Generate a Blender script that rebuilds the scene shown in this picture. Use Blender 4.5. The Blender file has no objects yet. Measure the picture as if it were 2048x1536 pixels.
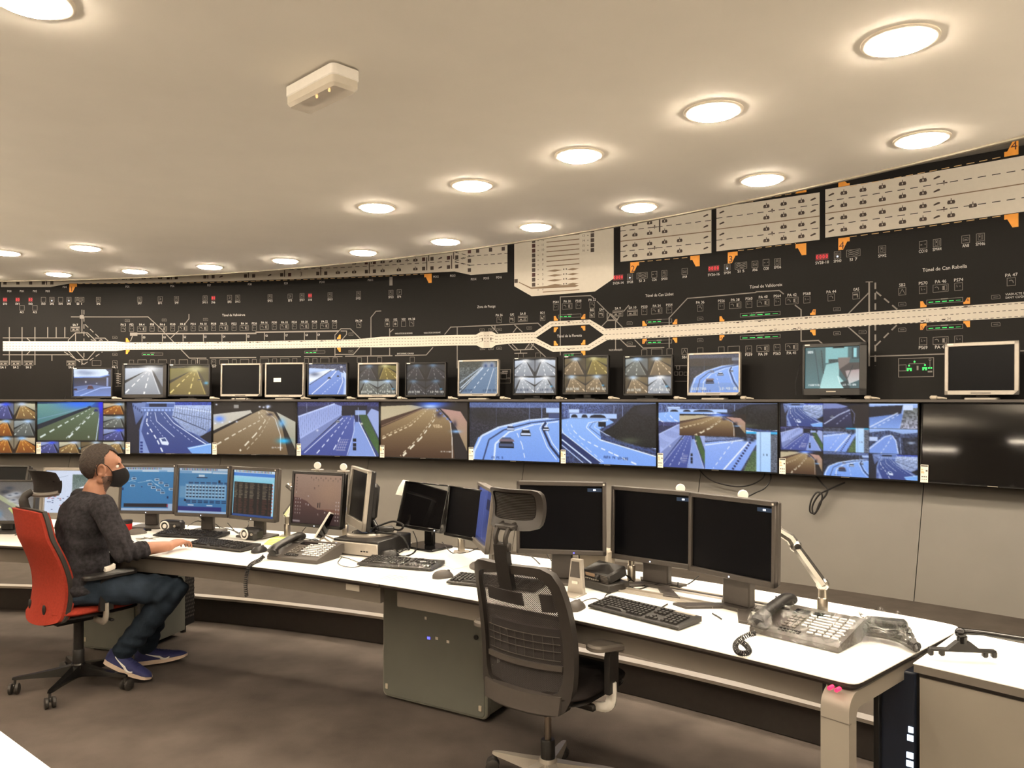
# Motorway tunnel control room: curved mimic wall, video wall, ring of white desks, operator at work.
import bpy, bmesh, math, random
import numpy as np
from mathutils import Matrix, Vector
random.seed(7); RNG = np.random.default_rng(11)
PI = math.pi; rad = math.radians; sin, cos = math.sin, math.cos
scn = bpy.context.scene
COL = scn.collection

# ------------------------------------------------------------------ camera, world, exposure, lamps
F, Y0, EYE = 1540.0, 798.0, 1.6            # focal length in pixels, horizon row, eye height (2048 x 1536 frame)
cam_d = bpy.data.cameras.new('camera'); cam = bpy.data.objects.new('camera', cam_d); COL.objects.link(cam)
cam.location = (0, 0, EYE); cam.rotation_euler = (PI / 2, 0, 0)
cam_d.sensor_width = 36; cam_d.lens = 36 * F / 2048; cam_d.shift_y = (Y0 - 768) / 2048; cam_d.clip_start = .05
scn.camera = cam
wd = bpy.data.worlds.new('world'); scn.world = wd; wd.use_nodes = True
wd.node_tree.nodes['Background'].inputs[0].default_value = (.02, .018, .015, 1)
vs = scn.view_settings
vs.view_transform = 'Standard'; vs.look = 'None'; vs.gamma = 1; vs.use_curve_mapping = False
vs.exposure = 0.0
LAMP_COL = (1.0, .85, .66)                 # colour of the ceiling downlights
LAMP_L = 230.0                             # radiance of a downlight's diffuser
FILL_L = 420.0                              # radiance of the linear uplights added outside the view
COVE_L = 75.0                              # radiance of the cove tubes above the ceiling edge
SCREEN_L = 1.0                             # radiance of a white screen pixel

CX, CY = -4.86, -3.64                      # centre of the desk / wall rings
R_WALL, R_BOARD, R_TV = 12.30, 12.27, 12.0
QX, QY, R_CEIL = -6.249, -2.330, 10.582    # centre and edge radius of the suspended ceiling
Z_CEIL = EYE + 1.3 * .97
DESK_Z = .74

# ------------------------------------------------------------------ helpers: places
def polar(R, deg, z=0.0, c=(CX, CY)):
    t = rad(deg); return Vector((c[0] + R * sin(t), c[1] + R * cos(t), z))
def on_z(px, py, z=DESK_Z):
    d = (EYE - z) * F / (py - Y0); return Vector(((px - 1024) / F * d, d, z))
def ray_ring(px, R):
    u = (px - 1024) / F; a = u * u + 1; b = u * -CX * 1 + -CY; c = CX * CX + CY * CY - R * R
    b = (u * (-CX) + (-CY)); d = (-b + math.sqrt(b * b - a * c)) / a
    return u * d, d
def wall_sz(px, py, R=R_BOARD):
    X, d = ray_ring(px, R); return R * math.atan2(X - CX, d - CY), EYE + (Y0 - py) * d / F
def ring_p(s, z, n, R=R_BOARD):
    t = s / R; r = R - n; return (CX + r * sin(t), CY + r * cos(t), z)

# ------------------------------------------------------------------ helpers: materials
def lin(c):
    return tuple(((v / 255) / 12.92 if v / 255 <= .04045 else ((v / 255 + .055) / 1.055) ** 2.4) for v in c)
MATS = {}
def mat(name, rgb=(128, 128, 128), rough=.5, metal=0., spec=.5, noise=0., nscale=30., bump=0., bscale=200., emit=None, estr=0., coat=0., trans=0., alpha=1., ior=1.45):
    m = bpy.data.materials.new(name); m.use_nodes = True; nt = m.node_tree; b = nt.nodes['Principled BSDF']
    c = lin(rgb)
    b.inputs['Base Color'].default_value = (*c, 1); b.inputs['Roughness'].default_value = rough; b.inputs['Metallic'].default_value = metal
    b.inputs['Specular IOR Level'].default_value = spec; b.inputs['Coat Weight'].default_value = coat
    b.inputs['Transmission Weight'].default_value = trans; b.inputs['Alpha'].default_value = alpha; b.inputs['IOR'].default_value = ior
    if noise or bump:
        tc = nt.nodes.new('ShaderNodeTexCoord')
    if noise:
        n = nt.nodes.new('ShaderNodeTexNoise'); n.inputs['Scale'].default_value = nscale; n.inputs['Detail'].default_value = 4
        nt.links.new(tc.outputs['Object'], n.inputs['Vector'])
        r = nt.nodes.new('ShaderNodeMapRange'); r.inputs['From Min'].default_value = .3; r.inputs['From Max'].default_value = .7
        r.inputs['To Min'].default_value = 1 - noise; r.inputs['To Max'].default_value = 1 + noise
        nt.links.new(n.outputs['Fac'], r.inputs['Value'])
        mx = nt.nodes.new('ShaderNodeVectorMath'); mx.operation = 'SCALE'; mx.inputs[0].default_value = c
        nt.links.new(r.outputs[0], mx.inputs['Scale']); nt.links.new(mx.outputs[0], b.inputs['Base Color'])
    if bump:
        n2 = nt.nodes.new('ShaderNodeTexNoise'); n2.inputs['Scale'].default_value = bscale; n2.inputs['Detail'].default_value = 3
        nt.links.new(tc.outputs['Object'], n2.inputs['Vector'])
        bp = nt.nodes.new('ShaderNodeBump'); bp.inputs['Strength'].default_value = bump; bp.inputs['Distance'].default_value = .002
        nt.links.new(n2.outputs['Fac'], bp.inputs['Height']); nt.links.new(bp.outputs[0], b.inputs['Normal'])
    if emit:
        b.inputs['Emission Color'].default_value = (*lin(emit), 1); b.inputs['Emission Strength'].default_value = estr
    MATS[name] = m; return m

mat('ceiling_paint', (244, 239, 229), .85, noise=.02, nscale=3)
mat('wall_panel', (93, 88, 81), .42, noise=.04, nscale=4)
mat('room_wall', (205, 196, 182), .8, noise=.03, nscale=4)
mat('carpet', (82, 75, 70), .95, spec=.1, noise=.22, nscale=3.5, bump=.6, bscale=260)
mat('platform_carpet', (76, 70, 64), .95, spec=.1, noise=.12, nscale=6, bump=.5, bscale=260)
mat('nosing', (205, 197, 185), .35, metal=.7)
mat('riser', (50, 44, 40), .8, noise=.08)
mat('board_black', (22, 20, 19), .6, spec=.2, noise=.05, nscale=60)
mat('print_white', (203, 196, 184), .6, noise=.02)
mat('print_grey', (128, 123, 118), .6, noise=.02)
mat('print_light', (205, 202, 198), .6, noise=.02)
mat('print_black', (38, 33, 31), .6, noise=.02)
mat('print_brown', (124, 104, 84), .6, noise=.02)
mat('print_icon', (70, 58, 52), .6, noise=.15, nscale=40)
mat('print_maroon', (74, 40, 36), .6, noise=.1, nscale=40)
mat('print_cream', (205, 172, 122), .6, noise=.05)
mat('trim_paint', (150, 142, 128), .7, noise=.03)
mat('print_orange', (226, 152, 58), .6, noise=.05)
mat('led_red', (120, 10, 20), .5, emit=(255, 30, 50), estr=1.3)
mat('led_red_dim', (60, 6, 10), .5, emit=(150, 8, 22), estr=.3)
mat('led_green', (10, 80, 30), .5, emit=(60, 240, 110), estr=1.0)
mat('led_white', (200, 220, 255), .5, emit=(235, 240, 255), estr=1.6)
mat('led_blue', (60, 60, 255), .5, emit=(90, 90, 255), estr=2.5)
mat('led_pink', (200, 20, 60), .4, emit=(255, 36, 70), estr=3)
mat('black_gloss', (20, 19, 19), .18, spec=.5, noise=.02)
mat('black_plastic', (27, 25, 24), .42, noise=.06, nscale=60, bump=.15, bscale=600)
mat('dark_plastic', (42, 39, 36), .5, noise=.05, nscale=60, bump=.15, bscale=600)
mat('grey_plastic', (63, 58, 54), .5, noise=.05, nscale=60, bump=.12, bscale=600)
mat('mid_plastic', (92, 86, 80), .5, noise=.04, nscale=60)
mat('silver_plastic', (168, 161, 151), .38, metal=.35, noise=.03, nscale=50)
mat('beige_plastic', (176, 166, 150), .5, noise=.03, nscale=50)
mat('white_plastic', (228, 224, 216), .45, noise=.02, nscale=50)
mat('screen_off', (13, 12, 13), .05, spec=.4, noise=.04, nscale=4)
mat('screen_off_matte', (8, 8, 11), .32, spec=.12, noise=.04, nscale=4)
mat('chrome', (235, 232, 226), .27, metal=1., noise=.02)
mat('steel', (170, 162, 150), .3, metal=1., noise=.03)
mat('desk_white', (238, 236, 230), .38, noise=.015, nscale=8)
mat('desk_edge', (44, 38, 34), .5, noise=.03)
mat('desk_frame', (116, 110, 102), .42, metal=.25, noise=.03, nscale=12)
mat('cabinet_grey', (104, 105, 97), .38, metal=.15, noise=.05, nscale=5)
mat('cabinet_trim', (136, 136, 126), .4, metal=.3, noise=.03)
mat('cabinet_beige', (142, 135, 125), .5, noise=.03, nscale=6)
mat('mesh_black', (22, 21, 21), .5, metal=.3, noise=.08, nscale=80)
mat('navy_panel', (26, 32, 46), .4, noise=.05)
mat('slot_light', (200, 225, 255), .5, emit=(215, 235, 255), estr=3.0)
mat('cable', (22, 20, 20), .45, noise=.05, nscale=80)
mat('key_black', (30, 28, 27), .45, noise=.08, nscale=50)
mat('key_light', (205, 205, 205), .5, noise=.03)
mat('paper', (240, 238, 228), .8, noise=.02)
mat('paper_green', (196, 214, 120), .8, noise=.05)
mat('paper_cream', (236, 226, 196), .8, noise=.05)
mat('label_white', (222, 216, 204), .6, noise=.03)
mat('label_ink', (70, 66, 62), .6, noise=.05)
mat('label_orange', (224, 140, 60), .6, noise=.05)
mat('chair_red', (140, 50, 37), .9, spec=.15, noise=.1, nscale=90, bump=.5, bscale=700)
mat('chair_fabric', (32, 28, 27), .9, spec=.15, noise=.1, nscale=90, bump=.4, bscale=700)
mat('chair_frame', (43, 39, 36), .5, noise=.05, nscale=40)
mat('skin', (150, 106, 84), .5, spec=.4, noise=.06, nscale=25, bump=.08, bscale=300)
mat('hair', (47, 38, 32), .75, noise=.45, nscale=130, bump=.8, bscale=260)
mat('stubble', (80, 58, 48), .6, noise=.15, nscale=120)
mat('mask_cloth', (24, 22, 23), .85, spec=.2, noise=.08, nscale=80, bump=.2, bscale=400)
mat('sweater', (45, 43, 46), .95, spec=.1, noise=.38, nscale=60, bump=1., bscale=420)
mat('jeans', (36, 45, 56), .9, spec=.15, noise=.28, nscale=16, bump=.7, bscale=420)
mat('shirt_white', (220, 212, 200), .85, noise=.04)
mat('shoe_navy', (34, 38, 84), .7, noise=.12, nscale=90, bump=.4, bscale=500)
mat('shoe_sole', (214, 192, 172), .6, noise=.05)
mat('eye_white', (225, 218, 210), .3, noise=.02)
mat('iris', (60, 42, 30), .3, noise=.1)
mat('red_plastic', (190, 32, 28), .4, noise=.04)
mat('bulb_glow', (255, 200, 120), .3, emit=(255, 195, 120), estr=3)
mat('lamp_trim', (232, 222, 204), .5, noise=.02)
mat('diffuser_cloudy', (232, 224, 208), .3, noise=.03, alpha=.62)

def lamp_mat(name, L):
    m = bpy.data.materials.new(name); m.use_nodes = True; nt = m.node_tree; nt.nodes.clear()
    e = nt.nodes.new('ShaderNodeEmission'); o = nt.nodes.new('ShaderNodeOutputMaterial')
    e.inputs[0].default_value = (*LAMP_COL, 1); e.inputs[1].default_value = L
    nt.links.new(e.outputs[0], o.inputs[0]); MATS[name] = m
lamp_mat('lamp_diffuser', LAMP_L); lamp_mat('fill_light', FILL_L); lamp_mat('cove_light', COVE_L)

def screen_mat():
    m = bpy.data.materials.new('screen_picture'); m.use_nodes = True; nt = m.node_tree; b = nt.nodes['Principled BSDF']
    a = nt.nodes.new('ShaderNodeAttribute'); a.attribute_name = 'Col'
    b.inputs['Base Color'].default_value = (.01, .01, .011, 1); b.inputs['Roughness'].default_value = .25
    b.inputs['Specular IOR Level'].default_value = .25
    nt.links.new(a.outputs['Color'], b.inputs['Emission Color']); b.inputs['Emission Strength'].default_value = SCREEN_L
    MATS['screen_picture'] = m
screen_mat()

def film_mat(name, clear, rough, tint=(1, 1, 1)):
    m = bpy.data.materials.new(name); m.use_nodes = True; nt = m.node_tree; nt.nodes.clear()
    t = nt.nodes.new('ShaderNodeBsdfTransparent'); t.inputs[0].default_value = (*tint, 1)
    g = nt.nodes.new('ShaderNodeBsdfGlossy'); g.inputs['Roughness'].default_value = rough
    n = nt.nodes.new('ShaderNodeTexNoise'); n.inputs['Scale'].default_value = 45; n.inputs['Detail'].default_value = 4
    tc = nt.nodes.new('ShaderNodeTexCoord'); nt.links.new(tc.outputs['Object'], n.inputs['Vector'])
    bp = nt.nodes.new('ShaderNodeBump'); bp.inputs['Strength'].default_value = .9; bp.inputs['Distance'].default_value = .006
    nt.links.new(n.outputs['Fac'], bp.inputs['Height']); nt.links.new(bp.outputs[0], g.inputs['Normal'])
    mx = nt.nodes.new('ShaderNodeMixShader'); mx.inputs[0].default_value = 1 - clear
    o = nt.nodes.new('ShaderNodeOutputMaterial')
    nt.links.new(t.outputs[0], mx.inputs[1]); nt.links.new(g.outputs[0], mx.inputs[2]); nt.links.new(mx.outputs[0], o.inputs[0])
    MATS[name] = m
film_mat('film', .90, .06)

def netting_mat():
    m = bpy.data.materials.new('netting'); m.use_nodes = True; nt = m.node_tree; b = nt.nodes['Principled BSDF']
    b.inputs['Base Color'].default_value = (*lin((40, 35, 34)), 1); b.inputs['Roughness'].default_value = .8
    tc = nt.nodes.new('ShaderNodeTexCoord'); sp = nt.nodes.new('ShaderNodeSeparateXYZ'); nt.links.new(tc.outputs['Object'], sp.inputs[0])
    def wave(out, sc):
        a = nt.nodes.new('ShaderNodeMath'); a.operation = 'MULTIPLY'; a.inputs[1].default_value = sc; nt.links.new(out, a.inputs[0])
        s_ = nt.nodes.new('ShaderNodeMath'); s_.operation = 'SINE'; nt.links.new(a.outputs[0], s_.inputs[0]); return s_.outputs[0]
    mu = nt.nodes.new('ShaderNodeMath'); mu.operation = 'MULTIPLY'
    nt.links.new(wave(sp.outputs[0], 900), mu.inputs[0]); nt.links.new(wave(sp.outputs[2], 900), mu.inputs[1])
    gt = nt.nodes.new('ShaderNodeMath'); gt.operation = 'LESS_THAN'; gt.inputs[1].default_value = .55; nt.links.new(mu.outputs[0], gt.inputs[0])
    nt.links.new(gt.outputs[0], b.inputs['Alpha']); MATS['netting'] = m
netting_mat()

# ------------------------------------------------------------------ helpers: meshes
class MB:
    """Collects shapes into ONE mesh."""
    def __init__(s): s.v = []; s.f = []; s.m = []; s.mats = []; s.cur = 0
    def use(s, name):
        if name not in s.mats: s.mats.append(name)
        s.cur = s.mats.index(name); return s
    def add(s, vs, fs, M=None):
        o = len(s.v)
        s.v += [tuple(M @ Vector(p)) for p in vs] if M is not None else [tuple(p) for p in vs]
        for f in fs: s.f.append(tuple(i + o for i in f)); s.m.append(s.cur)
        return s
    def box(s, c, size, bev=0., M=None, rz=0., rx=0., ry=0.):
        T = Matrix.Translation(c)
        if rz: T = T @ Matrix.Rotation(rz, 4, 'Z')
        if ry: T = T @ Matrix.Rotation(ry, 4, 'Y')
        if rx: T = T @ Matrix.Rotation(rx, 4, 'X')
        if M is not None: T = M @ T
        x, y, z = size[0] / 2, size[1] / 2, size[2] / 2
        if not bev:
            return s.add([(-x, -y, -z), (x, -y, -z), (x, y, -z), (-x, y, -z), (-x, -y, z), (x, -y, z), (x, y, z), (-x, y, z)],
                         [(0, 3, 2, 1), (4, 5, 6, 7), (0, 1, 5, 4), (1, 2, 6, 5), (2, 3, 7, 6), (3, 0, 4, 7)], T)
        b = min(bev, x * .98, y * .98, z * .98); vs = []; 
        for sx in (-1, 1):
            for sy in (-1, 1):
                for sz in (-1, 1):
                    vs += [(sx * (x - b), sy * (y - b), sz * z), (sx * (x - b), sy * y, sz * (z - b)), (sx * x, sy * (y - b), sz * (z - b))]
        bm = bmesh.new()
        for p in vs: bm.verts.new(p)
        bmesh.ops.convex_hull(bm, input=bm.verts)
        bmesh.ops.dissolve_limit(bm, angle_limit=.01, verts=bm.verts, edges=bm.edges)
        bm.verts.index_update()
        s.add([v.co for v in bm.verts], [[v.index for v in f.verts] for f in bm.faces], T); bm.free(); return s
    def prism(s, poly, z0, z1, M=None, chamfer=0.):
        """A flat outline (x, y) raised from z0 to z1; chamfer rounds the upper rim."""
        n = len(poly); rings = [(poly, z0)]
        if chamfer:
            ins = inset(poly, chamfer)
            rings += [(poly, z1 - chamfer * (1 if z1 > z0 else -1)), (ins, z1)]
        else: rings.append((poly, z1))
        vs = []; fs = []
        for pl, z in rings: vs += [(p[0], p[1], z) for p in pl]
        for k in range(len(rings) - 1):
            for i in range(n):
                j = (i + 1) % n; fs.append((k * n + i, k * n + j, (k + 1) * n + j, (k + 1) * n + i))
        fs.append(tuple(reversed(range(n)))); fs.append(tuple(range((len(rings) - 1) * n, len(rings) * n)))
        return s.add(vs, fs, M)
    def cyl(s, p0, p1, r0, r1=None, n=16, M=None, caps=True):
        r1 = r0 if r1 is None else r1
        return s.tube([p0, p1], [r0, r1], n, M=M, caps=caps)
    def tube(s, path, r, n=8, M=None, caps=True, flat=1., up=None):
        P = [Vector(p) for p in path]; N = len(P); rr = r if isinstance(r, (list, tuple)) else [r] * N
        vs = []; fs = []; prev = None
        for i in range(N):
            t = (P[min(i + 1, N - 1)] - P[max(i - 1, 0)])
            t = t.normalized() if t.length > 1e-9 else Vector((0, 0, 1))
            if prev is None:
                a = Vector(up) if up else (Vector((0, 0, 1)) if abs(t.z) < .9 else Vector((1, 0, 0)))
                u = (a - t * a.dot(t)).normalized()
            else: u = (prev - t * prev.dot(t)).normalized()
            prev = u; w = t.cross(u)
            for k in range(n):
                a = 2 * PI * k / n; vs.append(P[i] + u * (cos(a) * rr[i] * flat) + w * (sin(a) * rr[i]))
        for i in range(N - 1):
            for k in range(n):
                j = (k + 1) % n; fs.append((i * n + k, i * n + j, (i + 1) * n + j, (i + 1) * n + k))
        if caps: fs.append(tuple(reversed(range(n)))); fs.append(tuple(range((N - 1) * n, N * n)))
        return s.add(vs, fs, M)
    def lathe(s, prof, n=24, M=None):
        vs = []; fs = []; K = len(prof)
        for r, z in prof:
            for k in range(n):
                a = 2 * PI * k / n; vs.append((r * cos(a), r * sin(a), z))
        for i in range(K - 1):
            for k in range(n):
                j = (k + 1) % n; fs.append((i * n + k, i * n + j, (i + 1) * n + j, (i + 1) * n + k))
        fs.append(tuple(reversed(range(n)))); fs.append(tuple(range((K - 1) * n, K * n)))
        return s.add(vs, fs, M)
    def loft(s, rings, M=None, caps=True):
        n = len(rings[0]); vs = [p for r in rings for p in r]; fs = []
        for i in range(len(rings) - 1):
            for k in range(n):
                j = (k + 1) % n; fs.append((i * n + k, i * n + j, (i + 1) * n + j, (i + 1) * n + k))
        if caps: fs.append(tuple(reversed(range(n)))); fs.append(tuple(range((len(rings) - 1) * n, len(rings) * n)))
        return s.add(vs, fs, M)
    def sheet(s, rows, M=None):
        R, C = len(rows), len(rows[0]); vs = [p for r in rows for p in r]
        fs = [(i * C + k, i * C + k + 1, (i + 1) * C + k + 1, (i + 1) * C + k) for i in range(R - 1) for k in range(C - 1)]
        return s.add(vs, fs, M)
    def ball(s, c, r, n=12, M=None):
        rx, ry, rz = r if isinstance(r, (tuple, list)) else (r, r, r); rings = []
        for i in range(1, n):
            a = PI * i / n; rings.append([(c[0] + rx * sin(a) * cos(2 * PI * k / (n * 2)), c[1] + ry * sin(a) * sin(2 * PI * k / (n * 2)), c[2] - rz * cos(a)) for k in range(n * 2)])
        return s.loft(rings, M)
    def mesh(s, name):
        me = bpy.data.meshes.new(name); me.from_pydata(s.v, [], s.f)
        for mn in s.mats: me.materials.append(MATS[mn])
        if len(s.mats) > 1: me.polygons.foreach_set('material_index', s.m)
        return me
def inset(poly, d):
    n = len(poly); out = []
    A = sum(poly[i][0] * poly[(i + 1) % n][1] - poly[(i + 1) % n][0] * poly[i][1] for i in range(n))
    sg = 1 if A > 0 else -1
    for i in range(n):
        p0, p1, p2 = Vector(poly[i - 1]), Vector(poly[i]), Vector(poly[(i + 1) % n])
        e1, e2 = (p1 - p0).normalized(), (p2 - p1).normalized()
        n1, n2 = Vector((-e1.y, e1.x)) * sg, Vector((-e2.y, e2.x)) * sg
        b = (n1 + n2); b = b / max(b.length_squared / 2, .3); out.append((p1.x + b.x * d, p1.y + b.y * d))
    return out
def rrect(w, h, r, n=4, cx=0., cy=0.):
    out = []
    for sx, sy, a0 in ((1, 1, 0), (-1, 1, 90), (-1, -1, 180), (1, -1, 270)):
        for k in range(n + 1):
            a = rad(a0 + 90 * k / n); out.append((cx + sx * (w / 2 - r) + r * cos(a), cy + sy * (h / 2 - r) + r * sin(a)))
    return out
def smooth(me, ang=38):
    me.polygons.foreach_set('use_smooth', [True] * len(me.polygons))
    try: me.set_sharp_from_angle(angle=rad(ang))
    except Exception: pass
def obj(name, shape, m=None, parent=None, label=None, kind=None, flat=False, loc=None, rot=None, ang=38):
    me = shape.mesh(name) if isinstance(shape, MB) else shape
    if m and not len(me.materials): me.materials.append(MATS[m])
    if not flat: smooth(me, ang)
    o = bpy.data.objects.new(name, me); COL.objects.link(o)
    if parent: o.parent = parent
    if label: o['label'] = label
    if kind: o['kind'] = kind
    if loc is not None: o.location = loc
    if rot is not None: o.rotation_euler = rot
    return o
def thing(name, label, cat, loc=(0, 0, 0), az=0., group=None):
    """An Empty at a thing's base; az is clockwise from +Y, local +Y points away from the one who faces it."""
    o = bpy.data.objects.new(name, None); COL.objects.link(o); o.empty_display_size = .1
    o.location = loc; o.rotation_euler = (0, 0, -rad(az)); o['label'] = label; o['category'] = cat
    if group: o['group'] = group
    return o
def tag(o, label, cat, group=None):
    o['label'] = label; o['category'] = cat
    if group: o['group'] = group
    return o
def dup(root, loc, az, label=None):
    r = root.copy(); COL.objects.link(r); r.location = loc; r.rotation_euler = (0, 0, -rad(az))
    if label: r['label'] = label
    for ch in list(root.children):
        c = ch.copy(); COL.objects.link(c); c.parent = r
        for g in list(ch.children):
            d = g.copy(); COL.objects.link(d); d.parent = c
    return r
def bez(pts, n=10):
    """A smooth curve through points."""
    P = [Vector(p) for p in pts]; out = []
    for i in range(len(P) - 1):
        a, b, c, d = P[max(i - 1, 0)], P[i], P[i + 1], P[min(i + 2, len(P) - 1)]
        for k in range(n):
            t = k / n
            out.append(.5 * ((2 * b) + (c - a) * t + (2 * a - 5 * b + 4 * c - d) * t * t + (3 * b - a - 3 * c + d) * t ** 3))
    out.append(P[-1]); return out
_TX = {}
def text_geo(body):
    """Flat glyph outlines of a word as (vertices, faces, width); height of a capital is about 0.7."""
    if body not in _TX:
        cu = bpy.data.curves.new('t', 'FONT'); cu.body = body; cu.resolution_u = 2; cu.align_x = 'CENTER'; cu.align_y = 'CENTER'
        ob = bpy.data.objects.new('t', cu); me = bpy.data.meshes.new_from_object(ob)
        vs = [tuple(v.co) for v in me.vertices]; fs = [tuple(p.vertices) for p in me.polygons]
        bpy.data.objects.remove(ob); bpy.data.curves.remove(cu); bpy.data.meshes.remove(me)
        xs = [v[0] for v in vs] or [0, 1]; _TX[body] = (vs, fs, max(xs) - min(xs))
    return _TX[body]
# ------------------------------------------------------------------ the room
def arc_pts(R, a0, a1, n, c=(CX, CY)): return [polar(R, a0 + (a1 - a0) * k / n, 0, c) for k in range(n + 1)]
XL, XR, YB = -8.6, 6.2, -4.2
A0, A1 = -17.7, 66.0
def struct(name, mb, m, parent=None, flat=False):
    o = obj(name, mb, m, parent, flat=flat)
    if not parent: o['kind'] = 'structure'
    return o
fl = MB(); fl.box(((XL + XR) / 2, (YB + 10) / 2, -.05), (XR - XL + .4, 10 - YB + .4, .1)); struct('floor', fl, 'carpet', flat=True)

wall_top = MB(); N = 90
rows = [[(p.x, p.y, z) for p in arc_pts(R, A0, A1, N)] for R, z in ((12.17, 1.0), (R_WALL, 1.3), (R_WALL, 3.7))]
wall_top.sheet([r[::-1] for r in rows])
rows = [[(p.x, p.y, z) for p in arc_pts(R_WALL + .15, A0, A1, N)] for z in (0, 3.7)]
wall_top.sheet(rows)
wf = struct('wall_front', wall_top, 'wall_panel')
wp = None                                    # sloping wall panels under the screens, each between open joints
PH = 8.1; a = 40.3 - 7 * PH; k = 0
while a < A1 - 1:
    a1 = min(a + PH, A1); mb = MB(); g = .013
    def q(R, z, n=10): return [(p.x, p.y, z) for p in arc_pts(R, a + g, a1 - g, n)]
    mb.loft([q(11.90, .17) + q(11.93, .17)[::-1], q(12.21, 1.02) + q(12.24, 1.02)[::-1]])
    obj('wall_panel', mb, 'wall_panel', wf, ang=50); a = a1
pl = MB(); ring = [(p.x, p.y) for p in arc_pts(9.56, A0 - 6, A1, 80)] + [(p.x, p.y) for p in arc_pts(12.35, A1, A0 - 6, 80)]
pl.prism(ring, 0, .172); plat = struct('floor_platform', pl, 'platform_carpet')
rs = MB(); ring = [(p.x, p.y) for p in arc_pts(9.545, A0 - 6, A1, 80)] + [(p.x, p.y) for p in arc_pts(9.565, A1, A0 - 6, 80)]
rs.prism(ring, .004, .166); obj('riser', rs, 'riser', plat)
ns = MB(); ring = [(p.x, p.y) for p in arc_pts(9.535, A0 - 6, A1, 80)] + [(p.x, p.y) for p in arc_pts(9.60, A1, A0 - 6, 80)]
ns.prism(ring, .166, .182); obj('nosing', ns, 'nosing', plat)

ce = MB(); edge = [(p.x, p.y) for p in arc_pts(R_CEIL, -26, 100, 110, (QX, QY))]
edge = [p for p in edge if XL < p[0] < XR and p[1] > YB]
ce.prism(edge + [(XR, edge[-1][1]), (XR, YB), (XL, YB), (XL, edge[0][1])], Z_CEIL, Z_CEIL + .03)
struct('ceiling', ce, 'ceiling_paint', flat=True)
tr = MB(); ea = [(p.x, p.y) for p in arc_pts(R_CEIL - .01, -13, 84, 100, (QX, QY))]; eb = [(p.x, p.y) for p in arc_pts(R_CEIL + .012, 84, -13, 100, (QX, QY))]
tr.prism(ea + eb, Z_CEIL - .010, Z_CEIL + .035); struct('trim_1', tr, 'trim_paint')
sl = MB(); sl.box(((XL + XR) / 2, (YB + 10) / 2, 3.72), (XR - XL + .4, 10 - YB + .4, .06)); struct('ceiling_slab', sl, 'board_black', flat=True)
for nm, c, s_ in (('wall_left', (XL - .05, (YB + 10) / 2, 1.85), (.1, 10 - YB, 3.7)), ('wall_right', (XR + .05, (YB + 10) / 2, 1.85), (.1, 10 - YB, 3.7)),
                  ('wall_back', ((XL + XR) / 2, YB - .05, 1.85), (XR - XL, .1, 3.7))):
    mb = MB(); mb.box(c, s_); struct(nm, mb, 'room_wall', flat=True)

# ------------------------------------------------------------------ ceiling lamps
ORD = 'first second third fourth fifth sixth seventh eighth ninth tenth eleventh twelfth'.split()
def make_downlight(loc, label, group=None):
    t = thing('downlight', label, 'downlight', loc, 0, group)
    mb = MB(); mb.lathe([(.128, 0), (.128, -.004), (.124, -.007), (.108, -.007), (.105, -.003)], 40); obj('trim_ring', mb, 'lamp_trim', t)
    mb = MB(); mb.lathe([(.104, -.003), (.104, -.0105), (.099, -.0145), (.08, -.0165), (.04, -.017), (.002, -.017)], 40); obj('diffuser', mb, 'lamp_diffuser', t)
    return t
dl0 = None
def downlight(R, deg, label, group=None):
    global dl0
    p = polar(R, deg, Z_CEIL, (QX, QY))
    if dl0 is None: dl0 = make_downlight(p, label, group)
    else:
        r = dup(dl0, p, 0, label)
        if group: r['group'] = group
        elif 'group' in r: del r['group']
for k in range(10): downlight(10.23, 53.63 - 4.91 * k, 'round ceiling downlight, %s of the row beside the mimic wall counted from its marker 4' % ORD[k], 'downlights in the row along the wall')
for k, dg in enumerate((51.35, 46.26, 41.2, 35.95)):
    downlight(9.13, dg, 'round ceiling downlight, %s of the inner row of four, the big bright one being first' % ORD[k], 'downlights in the inner row')
for k, dg in enumerate((17.13, 11.9)):
    downlight(9.15, dg, ('round ceiling downlight above the red chair, one row in from the wall row', 'round ceiling downlight cut by the picture edge, one row in from the wall row')[k], 'downlights in the inner row')
downlight(6.71, 44.8, 'big round ceiling downlight cut off by the upper picture edge', 'downlights in the rear row')
for dg in (58.5, 63.4, 4.5, -.4): downlight(10.23, dg, 'round ceiling downlight outside the picture', 'downlights outside the picture')
for dg in (56.5, 61.6, 6.8): downlight(9.13, dg, 'round ceiling downlight outside the picture', 'downlights outside the picture')
for dg in (30.5, 52, 59.2, 66.4, 74): downlight(6.71, dg, 'round ceiling downlight outside the picture', 'downlights outside the picture')
for x, y in ((-6.5, -.5), (-3.2, -.8), (-1, -2.4), (1.6, -1.4), (3.6, .6), (-4.4, 2.2), (-6.6, 3.4), (-6.3, 4.5), (4.2, 2.6)):   # suspended linear uplights, added out of view to brighten the ceiling
    t = thing('fill_uplight', 'long suspended linear uplight outside the picture, added to brighten the ceiling', 'lamp', (x, y, Z_CEIL - .62), 35, 'added uplights outside the picture')
    mb = MB(); mb.box((0, 0, .03), (1.5, .07, .05), .008); obj('housing', mb, 'silver_plastic', t)
    mb = MB(); mb.box((0, 0, .058), (1.46, .05, .006)); obj('diffuser', mb, 'fill_light', t)
    mb = MB()
    for sx in (-.6, .6): mb.cyl((sx, 0, .05), (sx, 0, .618), .003, n=6)
    obj('suspension', mb, 'steel', t)

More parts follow.
